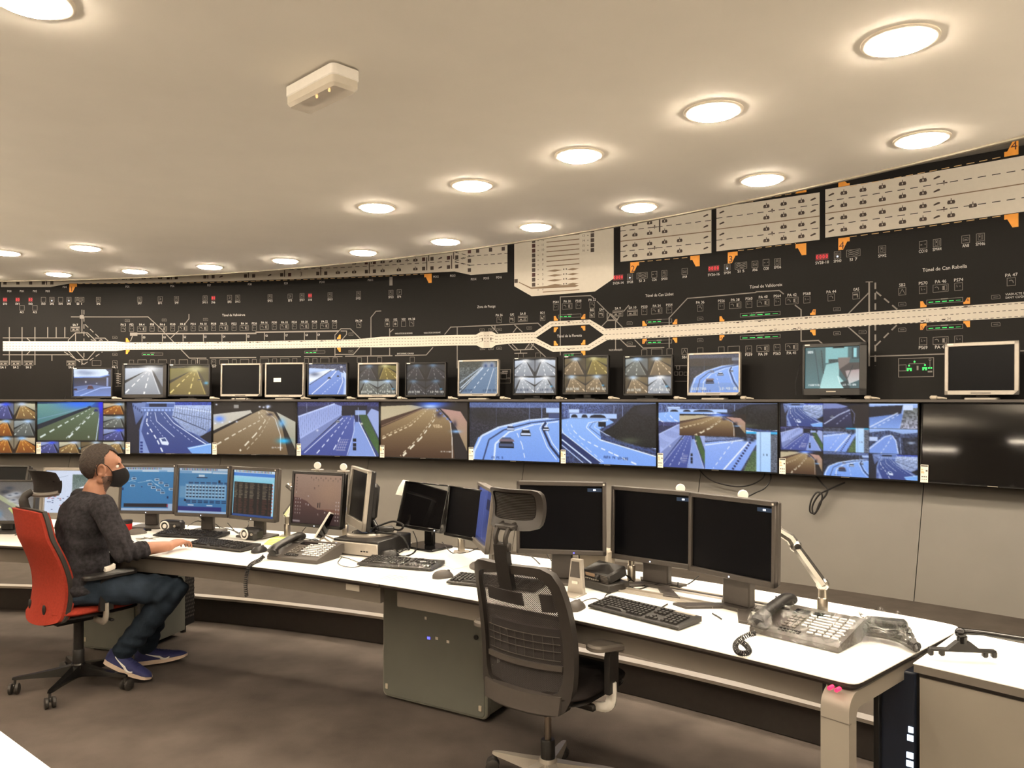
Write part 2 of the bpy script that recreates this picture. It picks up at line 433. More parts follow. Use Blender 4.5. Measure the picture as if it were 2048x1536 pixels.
# concealed cove lamps lying on top of the suspended ceiling, behind its edge, which wash the upper part of the mimic board
for k in range(9):
    dg = 32 + 5.6 * k; p = polar(R_CEIL - .16, dg, Z_CEIL + .03, (QX, QY))
    t = thing('cove_lamp', 'concealed linear cove lamp on top of the suspended ceiling, outside the picture', 'lamp', p, dg, 'cove lamps on top of the suspended ceiling')
    mb = MB(); mb.box((0, 0, .012), (.9, .06, .024), .004); obj('housing', mb, 'white_plastic', t)
    mb = MB(); mb.cyl((-.43, 0, .045), (.43, 0, .045), .014, n=10); obj('tube', mb, 'cove_light', t)
# emergency light
el = thing('emergency_light', 'white rectangular emergency light with clear cover and two small bulbs on the ceiling', 'emergency light', (-.748, 3.025, Z_CEIL), 90 - math.degrees(math.atan2(-.249, .256)) - 90)
mb = MB(); mb.prism(rrect(.352, .125, .022, 5), -.008, -.048, chamfer=.004); obj('base', mb, 'white_plastic', el)
mb = MB(); mb.prism(rrect(.346, .119, .022, 5), -.0485, -.088, chamfer=.012); obj('cover', mb, 'diffuser_cloudy', el)
mb = MB(); mb.prism(rrect(.33, .10, .015, 5), -.050, -.056); obj('reflector', mb, 'beige_plastic', el)
for sx in (-.035, .055):
    mb = MB(); mb.lathe([(.001, -.070), (.004, -.068), (.005, -.063), (.004, -.058), (.004, -.054)], 12, Matrix.Translation((sx, .0, 0))); obj('bulb', mb, 'bulb_glow', el)
mb = MB(); mb.cyl((.11, .066, -.005), (.11, .066, -.016), .008, n=14); obj('screw_cap', mb, 'white_plastic', el)
mb = MB(); mb.box((0, 0, -.004), (.2, .08, .008)); obj('mounting_plate', mb, 'dark_plastic', el)

# ------------------------------------------------------------------ the mimic board on the curved wall
board = thing('mimic_board', 'curved black mimic board with white road strips, pictograms and orange tunnel markers', 'control panel', (0, 0, 0))
mb = MB(); s0, s1 = R_BOARD * rad(A0), R_BOARD * rad(A1)
for za, zb in ((1.57, 3.35),):
    mb.sheet([[ring_p(s0 + (s1 - s0) * k / 120, z, 0) for k in range(121)][::-1] for z in (za, zb)])
    mb.sheet([[ring_p(s0 + (s1 - s0) * k / 120, zb, n) for k in range(121)] for n in (0, -.03)])
obj('panel', mb, 'board_black', board)
CR = {'a': (0, 500, .25), 'b': (512, 400, .25), 'c': (1000, 400, .25), 'd': (1512, 250, .26172), 'e': (1512, 560, .26172), 'p': (0, 0, 1)}
def W(c, x, y):
    o = CR[c]; return wall_sz(o[0] + x * o[2], o[1] + y * o[2])
class Print:
    """Flat print that follows the curved board; n is how far it lies above the board."""
    def __init__(s, n): s.mb = MB(); s.n = n
    def strip(s, top, bot, step=.06):
        """Area between two lines of (s, z) that share their ends."""
        a, b = top[0][0], top[-1][0]; k = max(1, int(abs(b - a) / step)); xs = sorted(set([a + (b - a) * i / k for i in range(k + 1)] + [p[0] for p in top[1:-1]] + [min(max(p[0], min(a, b)), max(a, b)) for p in bot[1:-1]]))
        ft = lambda L, x: float(np.interp(x, [p[0] for p in L], [p[1] for p in L]))
        s.mb.sheet([[ring_p(x, ft(bot, x), s.n) for x in xs], [ring_p(x, ft(top, x), s.n) for x in xs]])
    def line(s, pts, w=.009, dash=None, closed=False):
        pts = list(pts) + ([pts[0]] if closed else []); carry = 0
        for (a, b), (c, d) in zip(pts, pts[1:]):
            L = math.hypot(c - a, d - b)
            if L < 1e-6: continue
            ux, uz = (c - a) / L, (d - b) / L; segs = []
            if dash:
                t = 0
                while t < L: segs.append((t, min(t + dash[0], L))); t += dash[0] + dash[1]
            else: segs = [(-w * .35, L + w * .35)]
            for t0, t1 in segs:
                k = max(1, int((t1 - t0) / .15)); up = []; dn = []
                for i in range(k + 1):
                    t = t0 + (t1 - t0) * i / k; x, z = a + ux * t, b + uz * t
                    up.append(ring_p(x - uz * w / 2, z + ux * w / 2, s.n)); dn.append(ring_p(x + uz * w / 2, z - ux * w / 2, s.n))
                s.mb.sheet([dn, up])
    def rect(s, c, w, h):
        s.mb.add([ring_p(c[0] + x * w / 2, c[1] + z * h / 2, s.n) for x, z in ((-1, -1), (1, -1), (1, 1), (-1, 1))], [(0, 1, 2, 3)])
    def frame(s, c, w, h, t=.003):
        x, z = c; w /= 2; h /= 2; s.line([(x - w, z - h), (x + w, z - h), (x + w, z + h), (x - w, z + h)], t, closed=True)
    def poly(s, pts): s.mb.add([ring_p(p[0], p[1], s.n) for p in pts], [tuple(range(len(pts)))])
    def text(s, c, body, h, w=None):
        vs, fs, tw = text_geo(body); k = h / .7; kx = k if not w else w / tw
        s.mb.add([ring_p(c[0] + v[0] * kx, c[1] + v[1] * k, s.n) for v in vs], fs)
    def put(s, name, m, kind=None): return obj(name, s.mb, m, board, flat=True, kind=kind)

# white road strips, one part each
def WL(c, *xy): return [W(c, x, y) for x, y in xy]
road_main = Print(.0020)
top = WL('p', (6, 682.5), (232, 682.5), (252, 685), (430, 684), (512, 682.5), (712, 678.7), (762, 673.7), (912, 670), (952, 669.5), (962, 663.8), (984, 663), (993, 668), (1024, 666.3), (1070, 664.5), (1070.1, 664.5))
bot = WL('p', (6, 702), (232, 702), (252, 699.5), (430, 698.6), (512, 697.5), (712, 694.5), (762, 694.5), (912, 691), (953, 690.7), (964, 696), (984, 695.5), (992, 690), (1024, 687), (1068.7, 685.7), (1070.1, 685.5))
road_main.strip(top, bot)
road_main.strip(WL('p', (1068.7, 664.5), (1100, 643), (1180, 639.2), (1211, 657.5), (1211.2, 657.5)), WL('p', (1068.7, 675.3), (1072.5, 675), (1105, 653), (1178.7, 648.7), (1207.5, 669.5), (1211.2, 669)))
road_main.strip(WL('p', (1068.7, 675.3), (1072.5, 676.2), (1103.7, 692.5), (1176, 690), (1207.5, 670), (1211.2, 669)), WL('p', (1068.7, 685.7), (1106, 703.7), (1178.7, 700.7), (1211.2, 682)))
road_main.strip(WL('p', (1211, 657.5), (1512, 639.3), (1774, 621.6), (2048, 603), (2140, 596.5)), WL('p', (1211, 682), (1215, 680), (1512, 665.5), (1774, 649), (2048, 634.6), (2140, 630.5)))
road_main.put('road_strip', 'print_white')
ZT = W('p', 1015, 486)[1]
def flat_top(s_list, z): return [(x, z) for x in s_list]
w1 = WL('p', (2, 574), (101, 574), (140, 567), (512, 560.5), (846, 546), (909, 543), (942, 550), (1015, 544.5))
q = Print(.0020); q.strip(flat_top((w1[0][0], w1[-1][0]), ZT), w1); q.put('road_strip', 'print_white')
w2 = WL('p', (1028.7, 572.5), (1063.7, 592.5), (1190, 583), (1227.5, 557)); q = Print(.0020); q.strip(flat_top((w2[0][0], w2[-1][0]), ZT + .25), w2); q.put('road_strip', 'print_white')
QUAD = []
for tl, bl, trr, br in (((1241, 443), (1241, 524.5), (1423, 417.5), (1423, 505)), ((1433, 415.5), (1433, 503.7), (1639.4, 384), (1639.4, 478.5)), ((1650.7, 380.3), (1650.7, 477), (2048, 309.7), (2048, 421.4))):
    a, b, c_, d = (W('p', *x) for x in (tl, bl, trr, br)); zt = (a[1] + c_[1]) / 2; zb = (b[1] + d[1]) / 2
    x1 = d[0] + (.5 if trr[0] == 2048 else 0); q = Print(.0020); q.strip([(a[0], zt), (x1, zt)], [(a[0], zb), (x1, zb)]); q.put('road_strip', 'print_white'); QUAD.append((a[0], x1, zt, zb))

# lane lines
q = Print(.0026); br_ = Print(.0026)
for a, b, zt, zb in QUAD:
    for f in (.25, .75): q.line([(a, zt + (zb - zt) * f), (b, zt + (zb - zt) * f)], .006, (.052, .036))
    br_.line([(a, (zt + zb) / 2), (b, (zt + zb) / 2)], .008)
LH = (QUAD[0][2] - QUAD[0][3]) / 4; zb1 = W('p', 700, 552)[1]
q.line([(W('p', 345, 552)[0], zb1 + LH), (W('p', 906, 510)[0], zb1 + LH)], .006, (.05, .036))
q.line([(W('p', 760, 520)[0], zb1 + 2 * LH), (W('p', 906, 505)[0], zb1 + 2 * LH)], .006, (.05, .036))
for y0, y1, y2 in ((520, 526, 518), (503, 507, 503)):
    q.line(WL('b', (1590, y0 - 24), (1720, y1 - 0 if y0 == 520 else 448)), .006, (.04, .03)); 
for pts in (((1595, 495), (1715, 522), (2012, 503)), ((1595, 490), (1715, 450), (2012, 427)), ((1595, 418), (1715, 448)), ((1595, 420), (1690, 390))): q.line(WL('b', *pts), .006, (.045, .03))
mid = [((a[0]), (a[1] + b_[1]) / 2) for a, b_ in zip(top[:-1], [W('p', *p) for p in ((6, 702), (232, 702), (252, 699.5), (430, 698.6), (512, 697.5), (712, 694.5), (762, 694.5), (912, 691), (953, 690.7), (964, 690.7), (984, 690.5), (992, 690), (1024, 687), (1068.7, 685.7))])]
for off in (-.030, 0, .030): q.line([(x, z + off) for x, z in mid], .004, (.018, .016))
e1 = WL('p', (1211, 669.5), (1512, 652.4), (2130, 613.5))
for off in (-.045, -.0, .045): q.line([(x, z + off) for x, z in e1], .004, (.02, .016))
for pts in (((1072, 669.5), (1103, 648), (1180, 644), (1209, 663)), ((1075, 682), (1105, 698), (1178, 695.5), (1212, 675))): q.line(WL('p', *pts), .004, (.02, .016))
q.put('lane_marking', 'print_black', 'stuff'); br_.put('centre_line', 'print_brown')

# tunnel wall dashes beside the strips
q = Print(.0026)
def dashes(c, x0, y0, x1, y1): q.line(WL(c, (x0, y0), (x1, y1)), .005, (.05, .03))
dashes('a', 625, 270, 2048, 250); dashes('b', 0, 648, 1345, 592); dashes('c', 1115, 495, 1525, 458); dashes('c', 1905, 405, 2048, 393)
dashes('d', 0, 943, 305, 905); dashes('d', 0, 572, 310, 520); dashes('d', 718, 855, 1900, 692); dashes('d', 718, 470, 1900, 240); dashes('c', 1830, 32, 2048, 10)
q.put('tunnel_wall_line', 'print_cream', 'stuff')

# orange tunnel markers, each a part; the template is flipped to hang under or stand on a strip
FLAG = [(0, 0), (1, 0), (1, -.36), (.78, -.36), (.42, -1), (0, -1)]
num = Print(.0034)
def marker(c, x, y, w, h, fx=False, fy=False, n=None):
    o = CR[c]; s_, z = W(c, x, y); d = ray_ring(o[0] + x * o[2], R_BOARD)[1]; q = Print(.0030)
    pts = [((1 - u if fx else u) * w, (-v if fy else v) * h) for u, v in FLAG]; q.poly([(s_ + a, z + b) for a, b in (pts if fx == fy else pts[::-1])][::-1]); q.put('tunnel_marker', 'print_orange')
    if n: num.text((s_ + w * (.3 if not fx else .7), z + (.66 * h if fy else -.66 * h)), n, .058 if h > .06 else .026)
BW, BH = .085, .095
marker('a', 556, 270, BW, BH, n='1'); marker('b', 1347, 592, BW, BH, True); marker('c', 1043, 500, BW, BH, n='2'); marker('c', 1523, 450, BW, BH, True)
marker('c', 1823, 420, BW, BH, n='3'); marker('d', 303, 912, BW, BH, True); marker('d', 630, 866, BW, BH, n='4'); marker('d', 1897, 688, BW, BH, True)
marker('d', 1897, 245, BW, BH, True, True, n='4'); marker('d', 630, 475, BW, BH * .55, False, True); marker('d', 308, 525, BW * .95, BH * .45, True, True)
SW_, SH_ = .042, .045
for c, x, y, fx, fy, n in (('a', 1008, 737, 0, 1, None), ('a', 1008, 800, 0, 0, None), ('b', 650, 1112, 1, 1, None), ('b', 650, 1182, 1, 0, None), ('c', 432, 966, 0, 1, None), ('c', 432, 1020, 0, 0, None), ('c', 650, 952, 1, 1, '5'),
                           ('c', 650, 1008, 1, 0, None), ('c', 432, 1165, 0, 1, None), ('c', 650, 1158, 1, 1, None), ('c', 650, 1208, 1, 0, None), ('c', 1140, 1008, 0, 1, None), ('c', 1140, 1112, 0, 0, '2'), ('c', 1382, 995, 1, 1, '3'), ('c', 1382, 1102, 1, 0, None),
                           ('c', 1757, 973, 0, 1, None), ('c', 1757, 1082, 0, 0, '4'), ('e', 415, 268, 1, 1, '4'), ('e', 415, 382, 1, 0, None), ('e', 1256, 210, 0, 1, None), ('e', 1256, 335, 0, 0, '5'), ('e', 1585, 185, 1, 1, '6'), ('e', 1585, 315, 1, 0, None)):
    marker(c, x, y, SW_, SH_, bool(fx), bool(fy), n)
num.put('marker_number', 'print_maroon', 'stuff')

# grey side roads and feeder lines
q = Print(.0014)
T = .009
def gl(c, *xy, w=T, dash=None): q.line(WL(c, *xy), w, dash)
for x in (75, 177, 280): gl('a', (x, 620), (x, 918))
for x in (382, 450, 519): gl('a', (x, 620), (x, 700))
gl('a', (25, 703), (550, 703)); gl('a', (25, 838), (560, 838)); gl('a', (416, 838), (416, 885)); gl('a', (215, 705), (240, 728)); gl('a', (240, 810), (215, 835))
gl('a', (547, 808), (547, 720), (605, 663), (700, 663), (762, 720), (762, 808), (700, 878), (610, 878), (547, 808))
gl('a', (656, 480), (656, 663)); gl('a', (656, 880), (656, 918)); gl('a', (672, 480), (672, 870), dash=(.05, .03)); gl('a', (605, 663), (605, 800), (672, 870))
gl('a', (570, 535), (1185, 535), (1305, 645)); gl('a', (1305, 650), (1515, 865), (1650, 865)); gl('a', (1580, 865), (1580, 905)); gl('a', (1680, 863), (2048, 860))
gl('a', (680, 595), (820, 725), dash=(.05, .03)); gl('a', (690, 672), (735, 722), (810, 722), dash=(.05, .03)); gl('a', (762, 705), (840, 705), (865, 728)); gl('a', (515, 815), (672, 915), (820, 815), dash=(.05, .03))
gl('a', (1512, 515), (1512, 550), (1485, 585)); gl('a', (1425, 650), (1365, 705)); gl('a', (1100, 670), (2048, 667), w=.016); gl('a', (1060, 690), (1045, 728))
for x in (1137, 1300, 1465, 1628, 1776, 1972): gl('a', (x, 675), (x, 730))
q.rect(W('a', 1070, 674), .085, .036); q.rect(W('a', 655, 535), .045, .04)
gl('b', (0, 1058), (660, 1048), w=.016)
for x in (68, 228, 388): gl('b', (x, 1058), (x, 1118))
gl('b', (487, 1058), (487, 1200)); gl('b', (632, 1245), (632, 1080), (680, 1030), (755, 1030), (835, 1110)); gl('b', (680, 1048), (725, 1048), (725, 1075), (690, 1115)); gl('b', (635, 1235), (780, 1235), (830, 1178))
gl('b', (920, 1240), (920, 940), (960, 890), (1000, 888)); gl('b', (1070, 1030), (1070, 1090)); gl('b', (1070, 1060), (1098, 1035)); gl('b', (1070, 1185), (1070, 1245))
gl('b', (35, 1255), (358, 1253)); gl('b', (387, 1253), (690, 1252)); gl('b', (715, 1250), (1090, 1246)); gl('b', (1115, 1245), (1362, 1240), (1415, 1180)); gl('b', (892, 1250), (892, 1300)); gl('b', (1510, 1075), (1558, 1017), (2048, 995)); gl('b', (1610, 1017), (1610, 1345)); gl('b', (1885, 1010), (1935, 1065)); gl('b', (1912, 1005), (1912, 1035))
gl('c', (0, 998), (303, 985), (332, 1012)); gl('c', (105, 1060), (135, 1020)); gl('c', (118, 1000), (178, 1055)); gl('c', (70, 1155), (113, 1200), (270, 1195)); gl('c', (100, 1155), (140, 1195)); gl('c', (165, 1200), (165, 1225)); gl('c', (118, 1227), (216, 1225)); gl('c', (235, 1150), (200, 1195)); gl('c', (250, 1150), (365, 1255)); gl('c', (270, 1150), (245, 1190))
gl('c', (483, 1240), (483, 775), (725, 765), (750, 785)); gl('c', (777, 812), (980, 1018)); gl('c', (858, 905), (858, 960), (940, 960), (885, 910), (862, 950)); gl('c', (815, 1010), (858, 965), (935, 962), (952, 935)); gl('c', (990, 890), (1030, 843)); gl('c', (925, 960), (925, 1195)); gl('c', (965, 1118), (1020, 1170), (1085, 1170)); gl('c', (1078, 1118), (1145, 1185), (1312, 1180)); gl('c', (1352, 945), (1500, 787), (2048, 740)); gl('c', (1354, 945), (1354, 1180))
gl('d', (0, 1275), (178, 1265), (210, 1290)); gl('e', (300, 193), (345, 228), (345, 468), (478, 462), (508, 487)); gl('e', (865, 20), (865, 655), w=.012); gl('e', (912, 20), (912, 655), w=.012, dash=(.05, .03)); gl('e', (862, 98), (708, 255)); gl('e', (708, 362), (862, 495)); gl('e', (918, 90), (1080, 225), w=.011, dash=(.05, .03)); gl('e', (1075, 345), (918, 500), w=.011, dash=(.05, .03)); gl('e', (845, 585), (1440, 565)); gl('e', (2000, 542), (2048, 541)); gl('e', (840, 15), (892, 14), w=.006)
gl('c', (1400, 1325), (1500, 1325), w=.004); gl('c', (1400, 1450), (1500, 1450), w=.004)
q.rect(W('b', 1080, 650), .036, .09)
q.put('feeder_line', 'print_grey', 'stuff')

# device symbols, labels, displays
ic = Print(.0016); tx = Print(.0016); red = []; LB = .023
def icon(c, x, y, dbl=False, sym=None):
    s_, z = W(c, x, y); w = .1 if dbl else .05; ic.frame((s_, z), w, .054, .0028)
    if sym == 'PA':
        x0 = s_ - (.025 if dbl else 0); ic.line([(x0 - .012, z + .008), (x0, z + .012), (x0 + .010, z + .004), (x0 + .012, z - .008)], .004)
        if dbl: ic.rect((s_ + .018, z), .012, .03); ic.frame((s_ + .034, z), .014, .034, .002)
    elif sym == 'PS': ic.rect((s_ - .009, z), .008, .004); ic.rect((s_ + .009, z + .003), .008, .004); ic.rect((s_ - .011, z + .01), .003, .01)
    elif sym == 'SM': ic.frame((s_ - .004, z), .018, .036, .002); ic.rect((s_ - .004, z + .006), .006, .012); ic.line([(s_ + .014, z - .018), (s_ + .014, z + .018)], .002)
    elif sym == 'EF': ic.line([(s_ - .014, z + .012), (s_, z + .014), (s_ + .012, z + .004)], .0025); ic.line([(s_ - .012, z - .012), (s_ + .012, z - .004)], .0025); ic.rect((s_, z), .008, .006)
    elif sym == 'SI':
        for dz in (-.014, 0, .014): ic.line([(s_ - .04, z + dz), (s_ - .02, z + dz + .008), (s_ + .005, z + dz - .004), (s_ + .04, z + dz + .004)], .004)
    elif sym == 'SA': ic.rect((s_, z + .014), .09, .010); ic.rect((s_ - .02, z - .006), .022, .012); ic.rect((s_ + .022, z - .004), .03, .01); ic.rect((s_, z - .018), .08, .005)
    elif sym == 'BO': ic.poly([(s_ - .016, z + .016), (s_ - .016, z - .016), (s_ + .018, z - .016), (s_ - .002, z)]); ic.rect((s_ + .012, z + .008), .012, .012)
    elif sym == 'GA': ic.rect((s_ - .004, z + .008), .034, .012); ic.rect((s_ + .010, z - .006), .008, .02)
    elif sym == 'CO': ic.rect((s_ - .012, z), .012, .005); ic.rect((s_ + .014, z + .002), .008, .005)
    elif sym == 'SB': ic.line([(s_ - .018, z - .018), (s_, z + .018), (s_ + .018, z - .018)], .003)
    elif sym == 'OG': ic.mb.add([ring_p(s_ + .013 * cos(a), z + .013 * sin(a), .0016) for a in [2 * PI * k / 10 for k in range(10)]], [tuple(range(10))])
    elif sym == 'AN': ic.frame((s_, z), .03, .022, .002); ic.rect((s_, z - .002), .018, .004)
def lab(c, x, y, t): 
    n = len(t); tx.text(W(c, x, y), t, LB, .0152 * n - .003)
def dev(c, items, sym=None):
    for it in items:
        x, yb, yt, t = it[:4]; k = it[4] if len(it) > 4 else 0
        icon(c, x, yb, bool(k), sym or ('PA' if t.startswith('PA') else t[:2])); t and lab(c, x, yt, t)
dev('a', [(987, 632, 598, 'PA 2'), (1053, 632, 598, 'PS2'), (1135, 632, 598, 'PA 4', 1), (1217, 630, 597, 'PS8'), (1300, 630, 597, 'PA 6', 1), (1382, 629, 596, 'PS10'), (1463, 628, 594, 'PA 8', 1), (1546, 628, 593, 'PS14'), (1627, 627, 592, 'PA 10', 1), (1709, 626, 591, 'PS18'), (1790, 625, 590, 'PA 12', 1), (1873, 625, 590, 'PS22'), (1954, 624, 589, 'PA 14', 1), (2035, 624, 588, 'PS26')])
dev('b', [(67, 1016, 982, 'PA 16', 1), (147, 1015, 981, 'PS30'), (228, 1013, 980, 'PA 18', 1), (307, 1012, 978, 'PS34'), (388, 1011, 976, 'PA 20', 1), (468, 1010, 975, 'PS38'), (549, 1008, 973, 'PA 22', 1), (629, 1007, 971, 'PS42'), (823, 1000, 967, 'PA 24'), (1050, 993, 958, 'OG1'), (1115, 992, 957, 'OG2'), (1181, 991, 955, 'SG2'), (1246, 988, 953, 'PA 28'), (1946, 960, 922, 'PA 26')])
dev('a', [(348, 398, 432, 'SV3'), (416, 398, 432, 'SM2'), (485, 398, 432, 'SV4'), (552, 398, 432, 'SM5'), (637, 398, 432, 'SI 1', 1), (788, 398, 432, 'SM6'), (1118, 395, 428, 'SM7'), (1282, 392, 426, 'EF1'), (1413, 390, 424, 'SM9'), (1641, 386, 420, 'SM11'), (1837, 382, 417, 'EF2'), (1902, 380, 415, 'SM13'), (177, 463, 498, 'AC1'), (280, 463, 498, 'AC2')])
dev('b', [(113, 775, 808, 'SM15'), (273, 772, 805, 'EF3'), (369, 768, 802, 'SM17'), (821, 752, 788, 'SM21'), (1080, 742, 778, 'SM23'), (1146, 738, 775, 'EF4'), (593, 760, 797, 'SM19')])
dev('c', [(1040, 615, 657, 'SM28'), (1137, 605, 647, 'SI 3', 1), (1235, 595, 638, 'CO6'), (1315, 588, 632, 'SM30'), (1478, 572, 615, 'AN4'), (1818, 538, 583, 'SM34'), (1928, 525, 570, 'SI 5', 1), (2040, 515, 560, 'AN6')])
dev('d', [(77, 1052, 1098, 'CO8'), (165, 1045, 1088, 'SM36'), (623, 993, 1040, 'SM40'), (744, 978, 1028, 'SI 7', 1), (965, 950, 1000, 'SM42'), (1277, 915, 965, 'CO10'), (1384, 900, 950, 'SM44'), (1603, 873, 923, 'AN8'), (1715, 858, 910, 'SM46'),
           (55, 1360, 1315, 'PA 40', 1), (163, 1352, 1308, 'PS64'), (275, 1343, 1300, 'PA 42', 1), (389, 1335, 1290, 'PS68'), (575, 1318, 1275, 'PA 44'), (766, 1303, 1257, 'GA5'), (1118, 1272, 1223, 'SB2'), (1277, 1260, 1210, 'PS70'), (1411, 1247, 1197, 'PA 46', 1), (1548, 1235, 1185, 'PS74'), (1951, 1198, 1147, 'PA 47')])
dev('e', [(53, 523, 568, 'PA 39', 1), (161, 518, 563, 'PS63'), (273, 512, 558, 'PA 41', 1), (1277, 468, 518, 'PS69'), (1411, 463, 513, 'PA 45', 1), (1548, 455, 503, 'PS73')])
dev('c', [(447, 858, 818, 'PS44'), (538, 850, 812, 'PA 30', 1), (628, 845, 808, 'PS48'), (738, 840, 800, 'PA 32'), (738, 918, 880, 'BO2'), (811, 915, 877, 'GA4'), (943, 908, 868, 'SA 9', 1), (1060, 902, 862, 'SA 10', 1), (1155, 893, 855, 'PS50'), (1254, 887, 848, 'PA 34', 1), (1354, 880, 840, 'PS54'), (1602, 865, 820, 'PA 36'), (1771, 850, 808, 'PS56'), (1882, 842, 800, 'PA 38', 1), (1992, 835, 790, 'PS60'), (97, 957, 917, 'GA2'), (183, 950, 910, 'SA 8', 1), (341, 942, 903, 'BO1'), (1477, 1212, 1258, 'SB1'), (1990, 1193, 1238, 'PS59'),
           (1155, 1222, 0, ''), (1254, 1217, 0, '', 1), (1357, 1213, 0, ''), (1602, 1208, 0, ''), (1771, 1200, 0, ''), (1870, 1195, 0, '', 1), (168, 1245, 0, ''), (305, 1245, 0, '')], None)
dev('a', [(603, 632, 600, 'SA 7', 1), (27, 905, 940, 'SA 1', 1), (127, 905, 940, 'SA 2', 1), (229, 905, 940, 'SA 3', 1), (570, 905, 940, 'SA 4', 1), (773, 905, 0, '', 1), (920, 905, 940, 'PA 1'), (1053, 900, 0, ''), (1138, 898, 0, '', 1), (1220, 898, 0, ''), (1300, 898, 0, '', 1), (1383, 897, 0, ''), (1468, 897, 0, '', 1), (1549, 897, 0, ''), (1630, 896, 0, '', 1), (1710, 898, 932, 'PS17'), (1793, 896, 0, '', 1), (1875, 896, 0, ''), (1957, 895, 0, '', 1), (2035, 895, 0, '')])
dev('b', [(67, 1290, 0, '', 1), (150, 1290, 0, ''), (230, 1288, 0, '', 1), (311, 1286, 0, ''), (405, 1287, 0, ''), (472, 1286, 0, ''), (551, 1284, 0, '', 1), (633, 1283, 0, ''), (827, 1280, 0, ''), (990, 1279, 0, ''), (1250, 1277, 0, '')])
for c, pts in (('c', ((1038, 985), (235, 1023), (1602, 948), (1602, 1122), (1038, 1147), (235, 1178))), ('e', ((620, 222), (620, 407), (815, 397), (1118, 185), (1118, 380), (1833, 130), (1833, 338))), ('b', ((760, 1073), (760, 1212), (1810, 1040), (1880, 1038), (1946, 1036), (1812, 1188), (1880, 1188), (1946, 1186))), ('a', ((920, 700), (920, 835), (1020, 565), (1315, 560), (1645, 555)))):
    for x, y in pts:
        s_, z = W(c, x, y); ic.line([(s_ - .026, z - .013), (s_ + .026, z - .013), (s_ + .026, z + .006), (s_ + .02, z + .013), (s_ - .026, z + .013)], .0022, closed=True); ic.rect((s_, z), .03, .003)
for x, t in ((75, 'PO0'), (177, 'PO1'), (280, 'PO2'), (382, 'PO3')): lab('a', x, 330, t)
for x, y, t in ((518, 297, 'PO4'), (1020, 294, 'PO5'), (1379, 289, 'PO6'), (1673, 283, 'PO7'), (1998, 275, 'PO8')): lab('a', x, y, t)
for x, y, t in ((240, 668, 'PO9'), (529, 657, 'PO10'), (917, 641, 'PO11'), (1440, 615, 'PO12'), (1574, 607, 'PO13'), (1741, 635, 'PO14'), (1843, 627, 'PO15'), (1944, 620, 'PO16')): lab('b', x, y, t)
for c, x, y, t in [('a', 1153, 700, 'G0'), ('a', 1318, 699, 'G1'), ('a', 1480, 697, 'G2'), ('a', 1643, 695, 'G3'), ('a', 1792, 694, 'G4'), ('a', 1987, 692, 'G5'), ('b', 85, 1086, 'G6'), ('b', 245, 1084, 'G7'), ('b', 405, 1081, 'G8'), ('b', 502, 1079, 'G9')]: lab(c, x, y, t)
for c, x, y, t, w in (('a', 1870, 521, 'Túnel de Vallvidrera', .27), ('b', 1843, 853, 'Zona de Peatge', .2), ('c', 556, 1087, 'Túnel de la Floresta', .255), ('c', 1275, 760, 'Túnel de Can Llobet', .265), ('d', 1440, 1095, 'Túnel de Can Rabella', .29), ('d', 75, 1230, 'Túnel de Valldoreix', .27)): tx.text(W(c, x, y), t, .026, w)
for c, x, y, t, w in (('d', 1990, 1290, 'VIADUCTE DE', .13), ('d', 1990, 1315, 'SANT CUGAT', .13), ('b', 1182, 1068, 'VIADUCTE DE LES BORNES', .2), ('b', 1410, 1062, 'VIADUCTE DE CAN BOLASC', .19), ('c', 925, 1200, 'PAS DE CAN BUSQUETS', .13), ('b', 1195, 1229, 'SANT DOMENEC I CAN RUBI', .19)): tx.text(W(c, x, y), t, .015, w)
for c, x, y, t in (('c', 946, 665, 'SV24-14'), ('c', 1710, 597, 'SV26-16'), ('d', 505, 1052, 'SV28-18'), ('a', 41, 432, 'SV0'), ('a', 142, 432, 'SV1'), ('a', 245, 432, 'SV2'), ('a', 1707, 420, 'SV6'), ('b', 433, 800, 'SV8')): lab(c, x, y, t)
ic.put('device_symbol', 'print_grey', 'stuff'); tx.put('lettering', 'print_light', 'stuff')
def display(c, x, y, w, digits):
    s_, z = W(c, x, y); q = Print(.0018); q.rect((s_, z), w, .05); o = q.put('digital_display', 'led_red_dim')
    t = Print(.0024); k = w / len(digits)
    for i, ch in enumerate(digits): t.text((s_ - w / 2 + k * (i + .5), z), ch, .03, k * .62)
    t2 = obj('digits', t.mb, 'led_red', o, flat=True)
for c, x, y in (('c', 946, 620), ('c', 1710, 548), ('d', 505, 1008)): display(c, x, y, .098, '0000')
for c, x, y, d in (('a', 41, 398, '80'), ('a', 142, 398, '80'), ('a', 245, 398, '80'), ('a', 1707, 385, '80'), ('b', 433, 765, '80')): display(c, x, y, .046, d)
q = Print(.0024)
for c, x, y in (('a', 416, 408), ('a', 552, 408), ('c', 1040, 625), ('c', 1818, 550)): s_, z = W(c, x, y); q.poly([(s_ - .008, z + .008), (s_, z - .006), (s_ + .008, z + .008)])
s_, z = W('d', 623, 1005); q.rect((s_, z), .012, .012); q.put('signal_lamp', 'led_white')
q = Print(.0016); g = Print(.0024)
